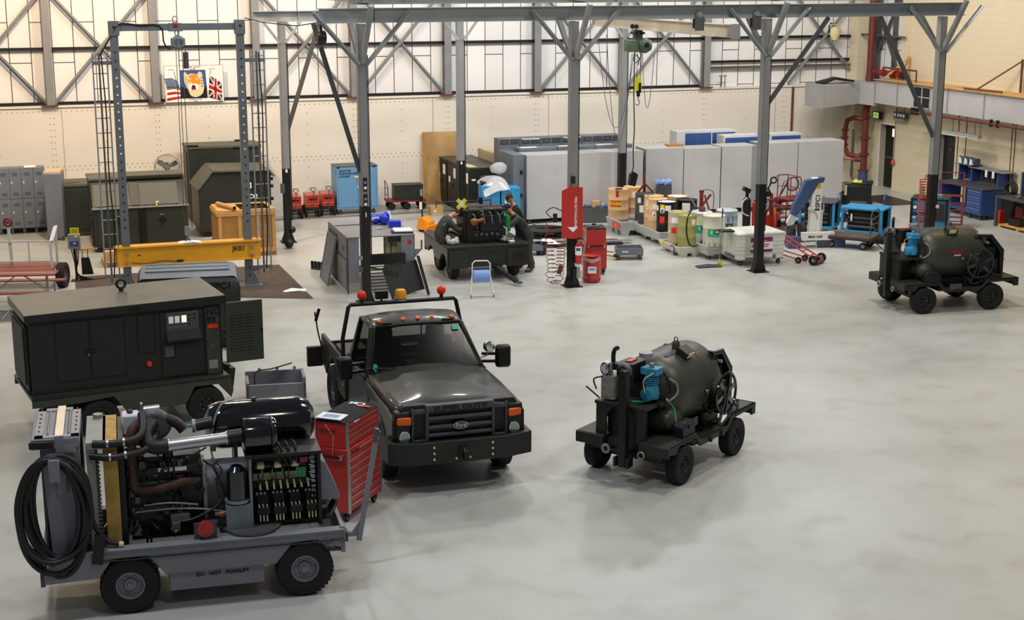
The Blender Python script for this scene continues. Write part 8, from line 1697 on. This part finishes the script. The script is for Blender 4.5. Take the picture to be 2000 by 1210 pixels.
o = tag(B().cyl((0, 0, 0), (-.45, .1, 1.55), .025, 'blue', 8).go('blue_pole'), 'blue pole leaning beside the black foot of the back post', 'pole'); c = G(1222, 415); o.location = (c.x, c.y, 0)
# ================================================================ right side
RS = RA
t = thing('workbench', 'blue steel workbench with drawers and raised back shelf along the side wall', 'workbench', rp(6.45, -1.12), RS)
b = B(); b.bx(-.02, 2.2, 0, .85, .88, .93, 'grey_dark'); b.go('worktop', t, .008)
b = B(); b.bx(1.45, 2.15, .02, .8, .14, .88, 'blue'); b.go('drawer_cabinet', t, .008)
for k in range(4):
    b = B(); z = .18 + k * .17; b.bx(1.48, 2.12, .0, .02, z, z + .155, 'blue'); o = b.go('drawer', t, .004); b = B(); b.bx(1.5, 2.1, -.015, .0, z + .125, z + .14, 'alu'); b.go('drawer_pull', o)
b = B(); b.bx(0, .06, .03, .8, 0, .88, 'blue'); b.bx(0.06, 1.45, .03, .8, .18, .22, 'blue_dark'); b.bx(.7, .76, .5, .8, .2, .88, 'blue_dark'); b.go('bench_leg', t)
for x in (1.55, 2.05):
    for y_ in (.1, .7): caster(t, x, y_, .06, .04, .14)
b = B()
for x in (0, .62, 1.9): b.bx(x, x + .06, .7, 1.05, .93, 1.4, 'blue')
b.bx(0, .62, 1.0, 1.03, .93, 1.4, 'blue_dark'); b.bx(.62, 1.96, 1.0, 1.03, .93, 1.38, 'grey_dark'); b.bx(-.1, .7, .62, 1.06, 1.40, 1.43, 'steel'); b.bx(.6, 2.3, .62, 1.06, 1.36, 1.39, 'steel'); b.go('back_shelf', t, .004)
b = B()
for k in range(8): b.tube([(.8 + k * .13, .98, 1.3), (.82 + k * .13, .96, 1.15), (.8 + k * .13, .97, 1.02)], .014, 'red_pipe' if k % 2 else 'steel', 5)
tag(b.go('hand_tools'), 'row of pliers and tools hanging at the back of the blue workbench', 'tool'); place(bpy.data.objects['hand_tools.001' if 'hand_tools.001' in bpy.data.objects else 'hand_tools'], rp(6.45, -1.12), RS)
for x in (1.45, 1.78):
    o = tag(B().bx(0, .1, 0, .01, 0, .2, 'paper').go('paper_tag'), 'white paper hanging from the workbench shelf, ' + ('left one' if x < 1.5 else 'right one'), 'paper'); place(o, rp(6.45 + x, -1.12 + .6), RS, 1.18)
for k in range(3):
    o = thing('parts_bin', ['leftmost', 'middle', 'rightmost'][k] + ' blue parts bin with white tool on the workbench shelf', 'bin', (*rp(6.55 + k * .27, -.42)[:2], 1.431), RS, 'blue parts bins on the workbench shelf'); b = B(); b.prism([(-.1, 0), (.15, 0), (.15, .2), (.02, .2), (-.1, .12)], 'x', 0, .22, 'blue_dark'); b.go('bin_body', o, .006); b = B(); b.prism([(.06, .02), (.2, .02), (.16, .2), (.1, .2)], 'y', -.14, -.1, 'white'); b.ring((.13, -.12, .2), .04, .012, 'black', 'y', 14); b.go('tool', o)
t = thing('workbench', 'dark grey workbench with upright tool board at the right edge', 'workbench', rp(9.45, -1.25), RS)
b = B(); b.bx(-.02, 1.9, 0, .8, .82, .87, 'grey_dark'); b.go('worktop', t, .006); b = B(); b.bx(0, .07, 0, .07, 0, .82, 'steel_dark'); b.bx(0, .07, .7, .77, 0, .82, 'steel_dark'); b.bx(1.75, 1.82, 0, .07, 0, .82, 'steel_dark'); b.go('bench_leg', t)
b = B(); b.bx(.6, 1.9, .72, .78, .87, 1.62, 'grey_dark'); b.bx(.55, .6, .4, .78, .87, 1.6, 'blue_dark'); b.bx(.7, .78, .70, .72, 1.5, 1.58, 'yellow'); b.bx(.85, .93, .70, .72, 1.2, 1.4, 'paper'); b.go('tool_board', t)
o = thing('wooden_pallet', 'thin yellow pine pallet on the floor under the dark workbench', 'pallet', rp(9.65, -1.25), RS); b = B(); b.bx(0, 1.5, 0, .7, .06, .09, 'wood_light'); b.bx(0, .1, 0, .7, 0, .06, 'wood_light'); b.bx(.8, .9, 0, .7, 0, .06, 'wood_light'); b.go('pallet_board', o)
o = thing('fuel_can', 'red can on the floor at the leg of the dark workbench', 'can', rp(9.55, -1.05), RS); b = B(); b.bx(-.28, -.12, 0, .2, 0, .42, 'red'); b.cyl((-.2, .1, .42), (-.2, .1, .46), .03, 'black', 10); b.go('can_body', o, .02)
o = thing('toolbox', 'black toolbox with red box behind on the pine pallet', 'toolbox', (*rp(9.9, -1.1)[:2], .091), RS); b = B(); b.bx(0, .5, 0, .3, 0, .2, 'black'); b.bx(-.15, .15, .32, .55, 0, .5, 'red_dark'); b.bx(.2, .5, .3, .5, .0, .3, 'grey_dark'); b.go('box_body', o, .01)
o = thing('cable_drum', 'black coiled cables standing between the two workbenches', 'cable', rp(9.2, -.6), RS); b = B(); b.bx(-.2, .35, -.1, .3, 0, .85, 'black')
for k in range(4): b.ring((.1, -.12 + k * .05, 1.02), .16 + .015 * k, .022, 'hose', 'y', 20)
b.go('coil', o)
for k, (s_, lb) in enumerate(((9.9, 'small red-grey tools lying on the dark workbench'),)):
    o = thing('hand_tools', lb, 'tool', (*rp(s_, -1.0)[:2], .871), RS); b = B()
    for q in range(7): b.cyl((q * .12, 0, .02), (q * .12 + .06, .12, .05), .02, ['red_dark', 'steel', 'black'][q % 3], 6)
    b.go('tool', o)
# compressor cabinet, blue
c = G(1774, 474)
t = thing('compressor_cabinet', 'bright blue air compressor cabinet with black frame behind the right steel post', 'compressor', (c.x, c.y), -22)
W_, D_, h = .98, .75, 1.22; b = B(); b.bx(.02, W_ - .02, .02, D_, .04, h - .03, 'blue_bright'); b.go('cabinet_body', t, .01)
b = B()
for x in (0, W_ - .06): b.bx(x, x + .06, -.02, .04, 0, h, 'black')
b.bx(0, W_, -.02, D_, h - .05, h, 'black'); b.bx(0, .42, -.02, .02, .78, .84, 'black'); b.bx(.38, .52, -.03, .02, 0, h, 'black'); b.bx(0, W_, -.02, .0, 0, .05, 'black'); b.go('frame', t, .006)
b = B(); b.bx(.58, .9, .0, .02, .62, 1.1, 'grey_dark')
for k in range(10): b.bx(.6, .88, -.006, .0, .65 + k * .044, .665 + k * .044, 'black')
b.go('vent_grille', t); b = B(); b.cyl((.12, -.0, .98), (.12, .02, .98), .07, 'black', 18); b.cyl((.12, -.006, .98), (.12, .0, .98), .05, 'paper', 16); b.cyl((.24, 0, .95), (.24, .02, .95), .015, 'black', 8); b.cyl((.32, 0, .95), (.32, .02, .95), .03, 'red', 10); b.go('pressure_gauge', t)
text(t, 'R61', .16, (.16, .016, .58), 'black', bold=.003); b = B(); b.bx(.06, .14, .012, .02, .68, .73, 'paper'); b.go('label', t)
o = thing('grey_box', 'small grey box and brass valve on top of the blue compressor cabinet', 'box', (c.x, c.y, h), -22); b = B(); b.bx(.5, .8, .1, .3, 0, .1, 'cab_grey_side'); b.cyl((.44, .1, .0), (.44, .1, .14), .04, 'ivory', 10); b.cyl((.25, .3, 0), (.25, .3, .3), .06, 'galv', 12); b.go('box_body', o)
p4 = fp(4.92 * 3, 0)
b = B(); b.tube([(-.28 + .1 * math.cos(i * .66), -.2 + .1 * math.sin(i * .66), 2.05 - 1.45 * i / 200 + (.0 if i < 200 else 0)) for i in range(200)], .013, 'red', 5); b.tube(smooth([(-.24, -.16, 2.0), (-.2, -.1, 2.15), (-.12, -.05, 2.0)]), .012, 'red', 6); b.sph((.12, -.16, 1.35), .05, 'ivory', 10, 6)
o = tag(b.go('coiled_air_hose'), 'bright red coiled air hose hanging on the right steel post', 'hose'); o.location = (p4.x, p4.y, 0)
# rolling stairs
def stairs(label, loc, rz, h, n=5, w_=.62):
    t = thing('rolling_stairs', label, 'ladder', loc, rz, 'dark red tubular rolling stairs'); m = 'red_dark'; top = h - .62; L_ = .9
    b = B()
    for y_ in (0, w_):
        b.tube([(0, y_, .06), (L_ * .75, y_, top), (L_ * .75, y_, h - .08), (L_ * .78, y_, h), (L_ * 1.1, y_, h), (L_ * 1.14, y_, h - .06), (L_ * 1.1, y_, .06)], .016, m, 7); b.tube([(L_ * .12, y_, .35), (L_ * .5, y_, h - .1), (L_ * .78, y_, h)], .013, m, 6); b.cyl((0, y_, .1), (L_ * 1.1, y_, .1), .014, m, 6); b.cyl((L_ * .75, y_, (h + top) / 2), (L_ * 1.1, y_, (h + top) / 2), .012, m, 6); b.cyl((L_ * .4, y_, .1), (L_ * 1.1, y_, top), .012, m, 6)
    for z in (top + .3, h, .12): b.cyl((L_ * 1.12, 0, z), (L_ * 1.12, w_, z), .013, m, 6)
    b.go('frame', t)
    for k in range(n):
        z = top * (k + 1) / n; x = L_ * .75 * z / top; b = B(); b.bx(x - .06, x + .14 if k < n - 1 else L_ * 1.1, 0, w_, z - .015, z, m); b.go('tread', t)
    return t
stairs('dark red rolling stairs standing behind the white and blue crane', (7.15, 41.3), 25, 1.52)
c = G(1849, 449); stairs('dark red rolling stairs right of the blue compressor cabinet', (c.x + .35, c.y - .25), 75, 1.52)
# portable crane
c = G(1588, 481)
t = thing('portable_crane', 'white and blue portable floor crane lettered SFC1', 'crane', (c.x, c.y), 8)
b = B(); b.prism([(-.17, .3), (.14, .3), (.15, 1.2), (.17, 1.84), (-.12, 1.84), (-.12, 1.2)], 'y', -.09, .09, 'white'); b.prism([(.14, 1.0), (.22, .98), (.20, .35), (.14, .3)], 'y', -.06, .06, 'white_paint'); b.bar((.05, -.12, .0), (.07, -.12, .75), .06, .04, 'white'); b.go('mast', t, .01)
b = B(); b.prism([(-.30, 1.78), (.16, 1.86), (.22, 1.84), (.18, 1.72), (.05, 1.70), (-.14, 1.35), (-.52, .82), (-.66, .90), (-.62, 1.1)], 'y', -.1, .1, 'blue_dark'); b.go('boom', t, .012, label='blue covered boom')
b = B(); b.prism([(-.66, .88), (-.5, .84), (-.58, .62), (-.72, .58), (-.76, .66)], 'y', -.07, .07, 'white_paint'); b.ring((-.7, 0, .52), .05, .015, 'steel_dark', 'y', 12); b.ring((-.7, 0, .42), .04, .015, 'steel_dark', 'y', 12); b.tube([(-.7, 0, .38), (-.66, 0, .3), (-.7, 0, .24), (-.76, 0, .28)], .018, 'steel_dark'); b.go('boom_hook', t)
b = B(); b.bx(-.4, .5, -.22, -.12, .2, .42, 'white'); b.bx(-.22, .22, -.1, .2, .15, .32, 'steel_dark'); b.bx(.05, .5, -.2, -.05, .02, .2, 'grey_dark'); b.go('base_frame', t, .008)
for x, s_ in ((-.75, 1), (.48, 1)):
    b = B(); b.bx(x, x + .32, -.25, .1, 0, .26 if x > 0 else .3, 'blue_dark'); b.bx(x + .1, x + .2, .1, .5, .05, .15, 'blue_dark'); b.go('foot', t, .01)
for x, y_ in ((-.42, .6), (-.05, .8)): 
    b = B(); b.lathe([(0, -.06), (.24, -.06), (.27, 0), (.24, .06), (0, .06)], 'rubber', 22, (x, y_, .27), 'x'); b.v = [v for v in b.v]; b.go('wheel', t)
b = B(); b.bx(.0, .11, -.095, -.09, 1.55, 1.74, 'yellow'); b.go('yellow_label', t)
text(t, 'SFC1', .17, (.10, -.094, 1.05), 'black', rot=(90, -90, 0), bold=.004); b = B(); b.bx(-.03, .1, -.095, -.09, .98, 1.03, 'black'); b.go('black_mark', t)
text(t, 'MAX CAP', .09, (-.22, -.224, .27), 'black', bold=.003)
b = B(); b.cyl((.26, .05, .9), (.26, .05, 1.35), .025, 'galv', 10); b.cyl((-.1, -.1, 1.0), (-.2, -.1, 1.05), .05, 'white_paint', 10); b.tube(smooth([(-.1, -.12, 1.0), (.0, -.14, .9), (.05, -.12, .7)]), .01, 'steel', 5); b.go('ram', t)
# red hand truck lying
c = G(1596, 515)
t = thing('hand_truck', 'red hand truck lying back on its wheels in front of the white and blue crane', 'hand truck', (c.x, c.y), -35)
b = B()
for y_ in (-.16, .16): b.tube([(0, y_, .14), (-1.0, y_, .62), (-1.12, y_, .66)], .02, 'red', 8)
for k in range(5): x = -.15 - k * .2; b.cyl((x, -.16, .14 - x * .48), (x, .16, .14 - x * .48), .015, 'red', 6)
b.tube([(-.2, -.2, .06), (-1.0, -.2, .2), (-1.08, -.2, .3), (-.85, -.18, .55)], .016, 'red', 6); b.tube([(-.2, .2, .06), (-1.0, .2, .2), (-1.08, .2, .3), (-.85, .18, .55)], .016, 'red', 6); b.cyl((-1.04, -.2, .24), (-1.04, .2, .24), .016, 'red', 6); b.bx(-.02, .1, -.2, .2, .05, .07, 'red_dark'); b.go('frame', t)
for x, y_, r in ((0, -.24, .125), (0, .24, .125), (-.42, -.2, .08), (-.42, .2, .08)):
    b = B(); b.lathe([(r * .55, -.03), (r * .95, -.035), (r, 0), (r * .95, .035), (r * .55, .03)], 'rubber', 22, (x, y_, r), 'y'); b.lathe([(0, -.035), (r * .3, -.035), (r * .3, .035), (0, .035)], 'steel', 12, (x, y_, r), 'y')
    for k in range(3): a = k * PI / 3; b.bar((x - r * .56 * math.cos(a), y_, r - r * .56 * math.sin(a)), (x + r * .56 * math.cos(a), y_, r + r * .56 * math.sin(a)), .02, .02, 'steel_dark')
    b.go('wheel', t)
# welding / jack group behind the bin
c = G(1460, 462)
t = thing('gas_trolley', 'black and red gas bottle trolley with regulators behind the spill kit post', 'gas trolley', (c.x - .05, c.y), 15)
b = B(); b.cyl((0, 0, .05), (0, 0, 1.0), .11, 'black', 16); b.sph((0, 0, 1.0), .11, 'black', 14, 8); b.cyl((.0, 0, 1.05), (.0, 0, 1.25), .05, 'black', 10); b.box((-.02, 0, 1.3), (.2, .14, .12), 'black', (0, .4, 0)); b.go('bottle', t)
b = B(); b.cyl((.25, -.05, .05), (.25, -.05, .9), .1, 'red', 16); b.sph((.25, -.05, .9), .1, 'red', 14, 8); b.cyl((.2, -.05, .98), (.5, -.05, 1.0), .04, 'black', 8); b.box((.42, -.1, 1.0), (.2, .14, .16), 'black'); b.cyl((.2, -.16, 1.08), (.2, -.2, 1.08), .05, 'yellow', 12); b.go('bottle', t)
b = B(); b.tube(smooth([(-.05, -.1, 1.1), (-.2, -.14, .95), (-.18, -.16, .7), (0, -.16, .6)]), .014, 'poly_white', 6); b.tube(smooth([(.3, 0, 1.1), (.6, .1, 1.3), (.8, .1, 1.05), (.5, 0, .9)]), .014, 'black', 6); b.tube(smooth([(.5, -.1, .7), (.6, -.12, .9), (.52, -.14, 1.05)]), .014, 'poly_white', 6); b.go('hose', t)
b = B(); b.prism([(.3, .1), (.9, .1), (1.0, .62), (.6, .55), (.3, .2)], 'y', .05, .1, 'red'); b.go('trolley_frame', t)
c = G(1504, 458)
t = thing('jack_stand', 'dark red tripod axle stand left of the red rolling stairs', 'stand', (c.x, c.y), 0)
b = B()
for k in range(3): a = 2 * PI * k / 3 - 1.2; b.bar((.28 * math.cos(a), .28 * math.sin(a), .02), (.03 * math.cos(a), .03 * math.sin(a), 1.0), .05, .06, 'red_dark'); b.bar((.2 * math.cos(a), .2 * math.sin(a), .28), (.2 * math.cos(a + 2.09), .2 * math.sin(a + 2.09), .28), .03, .03, 'red_dark')
b.cyl((0, 0, .5), (0, 0, 1.15), .045, 'red_dark', 12); b.cyl((0, 0, .95), (0, 0, 1.0), .1, 'red_dark', 14); b.go('tripod', t)
b = B(); b.bar((.1, -.1, .02), (.08, -.08, .75), .06, .03, 'yellow'); b.go('yellow_leg', t, label='yellow bar')
b = B(); b.tube([(0, 0, 1.1), (-.1, 0, 1.3), (-.02, 0, 1.45)], .025, 'black', 8); b.ring((.04, 0, 1.52), .08, .022, 'black', 'y', 18); b.box((-.2, .05, 1.15), (.3, .2, .14), 'black', (0, .2, 0)); b.go('winch_head', t)
c = G(1525, 448)
t = thing('hydraulic_cylinder', 'dark red hydraulic cylinder and black lift bars lying behind the axle stand', 'jack', (c.x, c.y + .6), 19)
b = B(); b.cyl((-.1, 0, .75), (.95, 0, .80), .09, 'red_dark', 14); b.bx(-.05, .05, -.1, .1, 0, .7, 'black'); b.bx(.8, .9, -.1, .1, 0, .7, 'black'); b.go('cylinder', t); b = B(); b.cyl((-.6, -.1, .52), (1.2, -.1, .52), .06, 'steel_dark', 12); b.cyl((-.6, -.2, .3), (1.2, -.2, .3), .06, 'white_paint', 12); b.bx(-.6, 1.2, -.2, .1, .05, .12, 'black'); b.go('bar', t)
b = B(); b.ring((.42, -.05, 1.2), .19, .02, 'hose', 'y', 24); b.bar((.0, -.05, .85), (.25, -.05, 1.25), .03, .03, 'black'); b.go('hose_loop', t)
# blue frame carts with dark engines inside
def framecart(label, c, rz, w_, d, h, m, mt_):
    t = thing('frame_cart', label, 'cart', c, rz); b = B(); e = .07
    for x in (0, w_ - e):
        for y_ in (0, d - e): b.bx(x, x + e, y_, y_ + e, .14, h, m)
    b.bx(0, w_, 0, d, .14, .2, m); b.bx(0, w_, d - .02, d, .2, h, 'black'); b.go('frame', t, .004); b = B(); b.bx(-.01, w_ + .01, -.01, d + .01, h, h + .05, mt_); b.go('top_panel', t, .006)
    for x in (.1, w_ - .1):
        for y_ in (.1, d - .1): caster(t, x, y_, .055, .04, .14)
    o = thing('boxed_unit', 'dark machinery packed inside the ' + label.split(' with')[0], 'machinery', (*frame_pt(c[0], c[1], rz, .1, .1), .201), rz); b = B(); b.box((w_ / 2 - .1, d / 2 - .1, .3), (w_ - .3, d - .3, .55), 'black')
    for k in range(5): b.cyl((.05, .03 + k * .02, .1 + k * .12), (w_ - .3, .03, .1 + k * .12), .04, 'black' if k % 2 else 'grey_dark', 8)
    b.bx(.15, .2, -.02, .0, .25, .45, 'paper'); b.go('unit_body', o, .02); return t
framecart('light blue open frame cart with dark load', (9.02, 40.78), -30, 1.15, .85, .78, 'blue_bright', 'blue_bright')
framecart('darker blue open frame cart behind the crane with black top', (8.0, 41.5), -22, 1.0, .9, .84, 'blue_bright', 'grey_dark')
c_ = (8.15, 39.25)
t = thing('flat_trolley', 'flat trolley with worn wooden deck and dark tubular rail end', 'trolley', c_, -52 + 22)
b = B(); b.bx(0, 1.38, 0, .82, .28, .34, 'mat_brown'); b.bx(-.01, 1.39, -.01, .83, .25, .28, 'black'); b.bx(.05, .4, .78, .82, .341, .346, 'wood_light'); b.go('deck', t, .004)
b = B(); xe = 1.34; b.tube([(xe, .04, .34), (xe, .04, .85), (xe, .12, 1.0), (xe, .2, 1.03), (xe, .66, 1.03), (xe, .76, .98), (xe, .78, .85), (xe, .78, .34)], .016, 'steel_dark', 8)
for z in (.48, .66, .84): b.cyl((xe, .04, z), (xe, .78, z), .013, 'steel_dark', 6)
b.go('end_rail', t); b = B(); b.bx(xe - .02, xe - .01, .1, .2, .62, .82, 'ivory'); b.go('card_tag', t)
for x in (.3, 1.15):
    for y_ in (.1, .7): caster(t, x, y_, .10, .06, .25)
t = thing('platform_trolley', 'dark blue platform trolley with tubular handles behind the blue frame carts', 'trolley', (9.45, 43.2), -20)
b = B(); b.bx(0, 1.3, 0, .7, .3, .36, 'blue_dark'); b.go('deck', t)
for x in (0, 1.3): b = B(); b.tube([(x, .05, .36), (x, .05, .72), (x, .12, .8), (x, .58, .8), (x, .65, .72), (x, .65, .36)], .02, 'blue_dark', 8); b.go('push_handle', t)
for x in (.15, 1.15):
    for y_ in (.08, .62): caster(t, x, y_, .09, .05, .3)
c = G(1640, 399)
t = thing('portable_generator', 'black portable generator with tubular frame and yellow strip by the cabinet row end', 'generator', (c.x, c.y), -12)
b = B(); b.bx(.1, .95, 0, .5, .12, .6, 'black'); b.prism([(.3, .6), (.95, .6), (1.0, .72), (.5, .68)], 'y', 0, .5, 'black'); b.cyl((-.2, .1, .22), (.1, .1, .22), .2, 'black', 16); b.go('generator_body', t, .02); b = B(); b.tube([(.05, -.02, .1), (.05, -.02, .66), (.1, -.02, .7), (.4, -.02, .7)], .016, 'black', 6); b.bx(.35, .65, -.01, .4, .70, .73, 'yellow_bright'); b.bx(.42, .5, .0, .08, .73, .8, 'paper'); b.bx(.12, .2, -.02, 0, .3, .62, 'ivory'); b.go('frame', t)
for x in (.2, .9): b = B(); b.cyl((x, -.03, .1), (x, .03, .1), .1, 'rubber', 16); b.go('wheel', t)
c = G(1755, 478)
t = thing('blue_dolly', 'low dark dolly with shiny top between the flat trolley and the compressor cart', 'dolly', (c.x - .8, c.y + .25), -20); b = B(); b.bx(0, .9, 0, .4, .05, .14, 'black'); b.bx(.5, .88, .05, .35, .141, .15, 'poly_white'); b.go('dolly_body', t, .01)
c = G(1634, 371); t = thing('wall_pipe', 'short pipe stub low on the back wall right of the cabinet row', 'pipe', wp(27.3, -.1), WA); b = B(); b.cyl((-.5, 0, .62), (.3, 0, .62), .03, 'rust', 8); b.cyl((.2, 0, .3), (.2, 0, .62), .05, 'rust', 8); b.go('pipe', t)
# ================================================================ loose pieces of a part become parts of their own
def pieces(o, gap=.012):
    me = o.data; n = len(me.vertices); par = list(range(n))
    def find(a):
        while par[a] != a: par[a] = par[par[a]]; a = par[a]
        return a
    for e in me.edges: par[find(e.vertices[0])] = find(e.vertices[1])
    isl = {}
    for i in range(n): isl.setdefault(find(i), []).append(i)
    bb = [[k, [min(me.vertices[i].co[a] for i in v) - gap for a in range(3)], [max(me.vertices[i].co[a] for i in v) + gap for a in range(3)], list(v)] for k, v in isl.items()]
    done = False
    while not done:
        done = True
        for i in range(len(bb)):
            for j in range(i + 1, len(bb)):
                if all(bb[i][1][a] <= bb[j][2][a] and bb[j][1][a] <= bb[i][2][a] for a in range(3)):
                    bb[i] = [bb[i][0], [min(bb[i][1][a], bb[j][1][a]) for a in range(3)], [max(bb[i][2][a], bb[j][2][a]) for a in range(3)], bb[i][3] + bb[j][3]]; del bb[j]; done = False; break
            if not done: break
    if len(bb) < 2: return
    for q in bb[1:]:
        o2 = o.copy(); o2.data = me.copy(); COL.objects.link(o2); keep = set(q[3])
        bm = bmesh.new(); bm.from_mesh(o2.data); bmesh.ops.delete(bm, geom=[v for v in bm.verts if v.index not in keep], context='VERTS'); bm.to_mesh(o2.data); bm.free()
    keep = set(bb[0][3]); bm = bmesh.new(); bm.from_mesh(me); bmesh.ops.delete(bm, geom=[v for v in bm.verts if v.index not in keep], context='VERTS'); bm.to_mesh(me); bm.free()
SP = {'flange', 'rear_fitting', 'engine_mount', 'socket_box', 'terminal_strip', 'windshield_sticker', 'data_plate', 'suspension', 'bolt', 'hinge', 'fuse', 'hanger', 'label', 'axle', 'tank_saddle', 'tank_bracket', 'bench_leg', 'duct_clamp', 'hose_clamp', 'fork', 'label_plate', 'locking_pin', 'latch', 'wheel', 'roof_trim', 'shackle', 'fitting', 'sticker', 'marker', 'board', 'motto_line', 'ladder_bracket', 'cable_bundle', 'rail', 'frame', 'brass_valve', 'warning_label', 'drawer_front', 'turbo_outlet', 'pipe', 'pillar', 'corner_trim', 'top_corner_trim', 'pin_hole', 'vent_hole', 'engine_pipework'}
for o in list(bpy.data.objects):
    if o.type == 'MESH' and o.parent is not None and o.name.split('.')[0] in SP and not o.children and o.data.users == 1 and len(o.data.vertices) < 1500: pieces(o)
